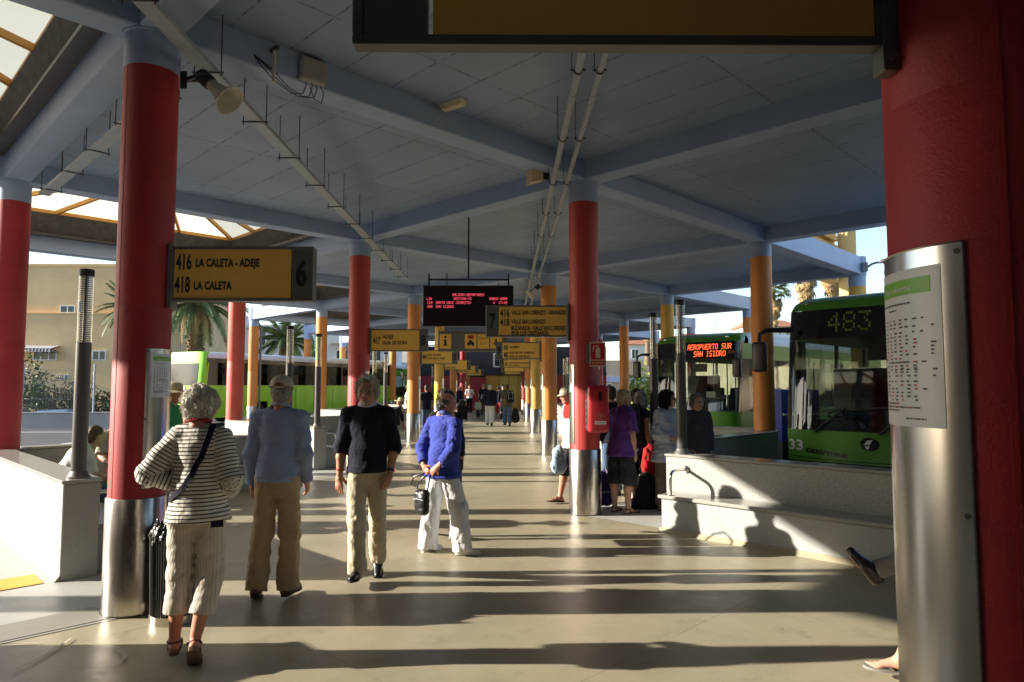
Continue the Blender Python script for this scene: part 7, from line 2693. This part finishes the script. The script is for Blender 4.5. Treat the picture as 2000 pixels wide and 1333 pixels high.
person('small child in a pale top walking down the middle of the walkway', (-1.52, 36.2, 0), 185, .92, WALK, dict(top=dict(mat=cloth('pale_green_cotton', (.5, .56, .42)), hem=-.16, ease=.05, sleeve=.9), bottom=dict(mat=CHARC), shoes=dict(mat=LEATHER)), SK_FAIR, dict(kind='short', mat=H_DARK), det=0, seed=221)
person('bald man in a dark jacket standing behind the tall suitcase', (-2.42, 35.2, 0), 60, 1.70, dict(head=(20, 10, 0)), dict(top=dict(mat=NAVY, name='jacket', hem=-.1, ease=.04), bottom=dict(mat=CHARC), shoes=dict(mat=LEATHER)), SK_RED, dict(kind='bald', mat=H_GREY), det=0, girth=1.1, seed=231)
person('woman with dark curly hair and red trousers ahead of the walking couple', (-.45, 39.0, 0), 175, 1.62, WALK, dict(top=dict(mat=BLACKC, hem=-.12), bottom=dict(mat=REDC), shoes=dict(mat=LEATHER)), SK_TAN, dict(kind='curly', mat=H_DARK), det=0, female=True, seed=241)
person('man in a cap ahead of the white haired walker', (-1.30, 38.0, 0), 180, 1.74, WALK, dict(top=dict(mat=NAVY, hem=-.1), bottom=dict(mat=CHARC), shoes=dict(mat=LEATHER), cap=dict(mat=SAND_C)), SK_FAIR, dict(kind='undercap', mat=H_GREY), det=0, seed=251)
person('man in a dark cap just ahead of the man in the olive shirt', (-.18, 33.4, 0), 180, 1.70, WALK, dict(top=dict(mat=NAVY, hem=-.1), bottom=dict(mat=CHARC), shoes=dict(mat=LEATHER), cap=dict(mat=NAVY)), SK_FAIR, dict(kind='undercap', mat=H_GREY), det=0, seed=261)
t = thing('suitcase', 'tall black suitcase standing by the orange column with sign 14', 'suitcase', (-2.18, 33.6, 0), R(8))
MB().box(-.24, .24, -.14, .14, .06, .72).build('shell', BLACKC, t, 50, bevel=.04, seg=3)
MB().box(-.16, .16, -.09, .09, .722, .98).build('travel_bag', CHARC, t, 50, bevel=.04, seg=2)
MB().tube([(-.12, .1, .72), (-.12, .1, 1.02), (.12, .1, 1.02), (.12, .1, .72)], .012, 8).build('pull_handle', GALV, t, 40)
for sx in (-1, 1):
    for sy in (-1, 1):
        MB().tube([(sx * .2 - .015, sy * .1, .032), (sx * .2 + .015, sy * .1, .032)], .032, 12).build('castor', BLACK, t, 40)

# --- two people on the bench hidden by the foreground column: only feet show
person('seated person hidden by the foreground column, black shoe on a crossed leg', (3.14, 4.30, 0), -125, 1.72,
    sit(R=dict(thigh=(.05, -1, .28), shin=(.32, -.85, -.40), foot=(.12, -.60, .80)), L=dict(thigh=(.08, -1, -.05), shin=(0, .05, -1), foot=(.1, -1, 0))),
    dict(top=dict(mat=CHARC, hem=-.08), bottom=dict(mat=cloth('grey_jersey', (.26, .26, .27)), len=1.0, cuff=.05), shoes=dict(mat=LEATHER, sole=mat('pale_rope_sole', (.42, .34, .24), rough=.85), sole_h=.012, fat=1.3)), SK_FAIR, dict(kind='short', mat=H_BROWN), det=1, seed=271)
person('seated person hidden by the foreground column, bare foot in a flip-flop', (2.82, 3.86, 0), -125, 1.68,
    sit(L=dict(thigh=(.14, -1, -.04), shin=(.06, -.38, -1), foot=(.3, -1, .04)), R=dict(thigh=(-.02, -1, -.05), shin=(.05, -.10, -1), foot=(.1, -1, 0))),
    dict(top=dict(mat=WHITEW, hem=-.08), bottom=dict(mat=DENIM, name='shorts', len=.40), shoes=dict(kind='flip', mat=SANDALB, sole=mat('grey_foam', (.22, .21, .20), rough=.8))), SK_FAIR, dict(kind='bob', mat=H_BROWN), det=1, female=True, seed=281)

# ------------------------------------------------------------------ small things on the platform
t = thing('litter_bin', 'black ribbed litter bin with a plastic liner beside the sign 6 column', 'bin', (-2.42, 5.13, 0))
bn = MB()
nR = 60
prof = [(.17, .06), (.185, .62)]
for k, (r_, z) in enumerate(prof):
    for i in range(nR * 2):
        a = math.pi * i / nR
        rr_ = r_ * (1 + (.018 if i % 2 else -.018))
        bn.v.append((rr_ * math.cos(a), rr_ * math.sin(a), z))
for i in range(nR * 2):
    j = (i + 1) % (nR * 2)
    bn.f.append((i, j, nR * 2 + j, nR * 2 + i))
    bn.m.append(0)
bn.build('ribbed_body', mat('bin_black', (.010, .010, .011), rough=.45), t, None)
MB().lathe([(.178, 0), (.178, .062), (.15, .064)], 40).build('steel_foot', STEEL, t, 40)
V_ = Vol(.011)
for i in range(22):
    a = i * .2856
    V_.cap((.17 * math.cos(a), .17 * math.sin(a), .60 + .03 * math.sin(i * 2.1)), (.15 * math.cos(a), .15 * math.sin(a), .70 + .03 * math.cos(i * 1.7)), .022, .014, k=.02)
link('bin_liner', vmesh('bin_liner', [V_.mesh('x', None, wrinkle(4, .010, (40, 40, 20)))], mat('bin_bag', (.008, .008, .009), rough=.22)), t)
MB().tube([(-.14, .14, .0), (-.14, .14, .95)], .02, 10).build('support_post', GALV, t, 40)

t = thing('fire_extinguisher_box', 'red plastic fire extinguisher box fixed to the red column', 'extinguisher box', (1.05, 9.25, 0))
BOXR = mat('extinguisher_red', (.46, .03, .045), rough=.24, var=.05, coat=.2)
V_ = MB().box(-.005, .275, -.405, -.19, 1.09, 1.71)
V_.build('housing', BOXR, t, 60, bevel=.055, seg=4)
MB().box(-.012, -.004, -.33, -.20, 1.12, 1.68).box(.02, .25, -.215, -.185, 1.12, 1.68).build('back_frame', BLACK, t, None)
for i in range(6):
    MB().box(-.014, .0, -.30, -.27, 1.15 + i * .085, 1.185 + i * .085).build('hinge_clip', GALV, t, None)
MB().box(.135, .18, -.4075, -.404, 1.51, 1.625).build('viewing_slot', BBLACK, t, None)
MB().box(.135, .18, -.4075, -.404, 1.36, 1.43).build('red_label', RED, t, None)
pl_ = MB().box(.09, .23, -.4077, -.404, 1.205, 1.245).build('name_plate', PAPER, t, None)
mb = MB()
text_mb(mb, 'EXTINTOR', .16, 1.213, .022, w=.12, y=-.4080, align='C', bold=.02)
mb.build('name_lettering', INK, pl_, None)
t = thing('extinguisher_sign', 'red sign with a white extinguisher pictogram and the word EXTINTOR', 'sign', (1.05, 9.25, 0))
q0 = MB().box(.045, .255, -.235, -.227, 1.955, 2.275).build('plate', mat('sign_cream', (.60, .56, .40), rough=.4), t, None)
MB().box(-.0, .05, -.232, -.19, 2.0, 2.25).build('bracket', GREYM, t, None)
MB().box(.058, .242, -.2365, -.2352, 2.045, 2.262).box(.058, .242, -.2365, -.2352, 1.968, 2.032).build('red_field', RED, q0, None)
mb = MB()
mb.add([(.125 + .0, -.2375, 2.07), (.185, -.2375, 2.07), (.185, -.2375, 2.185), (.170, -.2375, 2.205), (.140, -.2375, 2.205), (.125, -.2375, 2.185)], [(0, 1, 2, 3, 4, 5)])
mb.add([(.148, -.2376, 2.205), (.162, -.2376, 2.205), (.162, -.2376, 2.235), (.148, -.2376, 2.235)], [(0, 1, 2, 3)])
mb.add([(.10, -.2377, 2.215), (.15, -.2377, 2.222), (.15, -.2377, 2.232), (.09, -.2377, 2.222), (.085, -.2377, 2.15), (.095, -.2377, 2.15)], [(0, 1, 2, 3, 4, 5)])
text_mb(mb, 'EXTINTOR', .15, 1.985, .028, w=.15, y=-.2375, align='C', bold=.02)
mb.build('pictogram', mat('sign_cream', (.6, .56, .4)), q0, None)
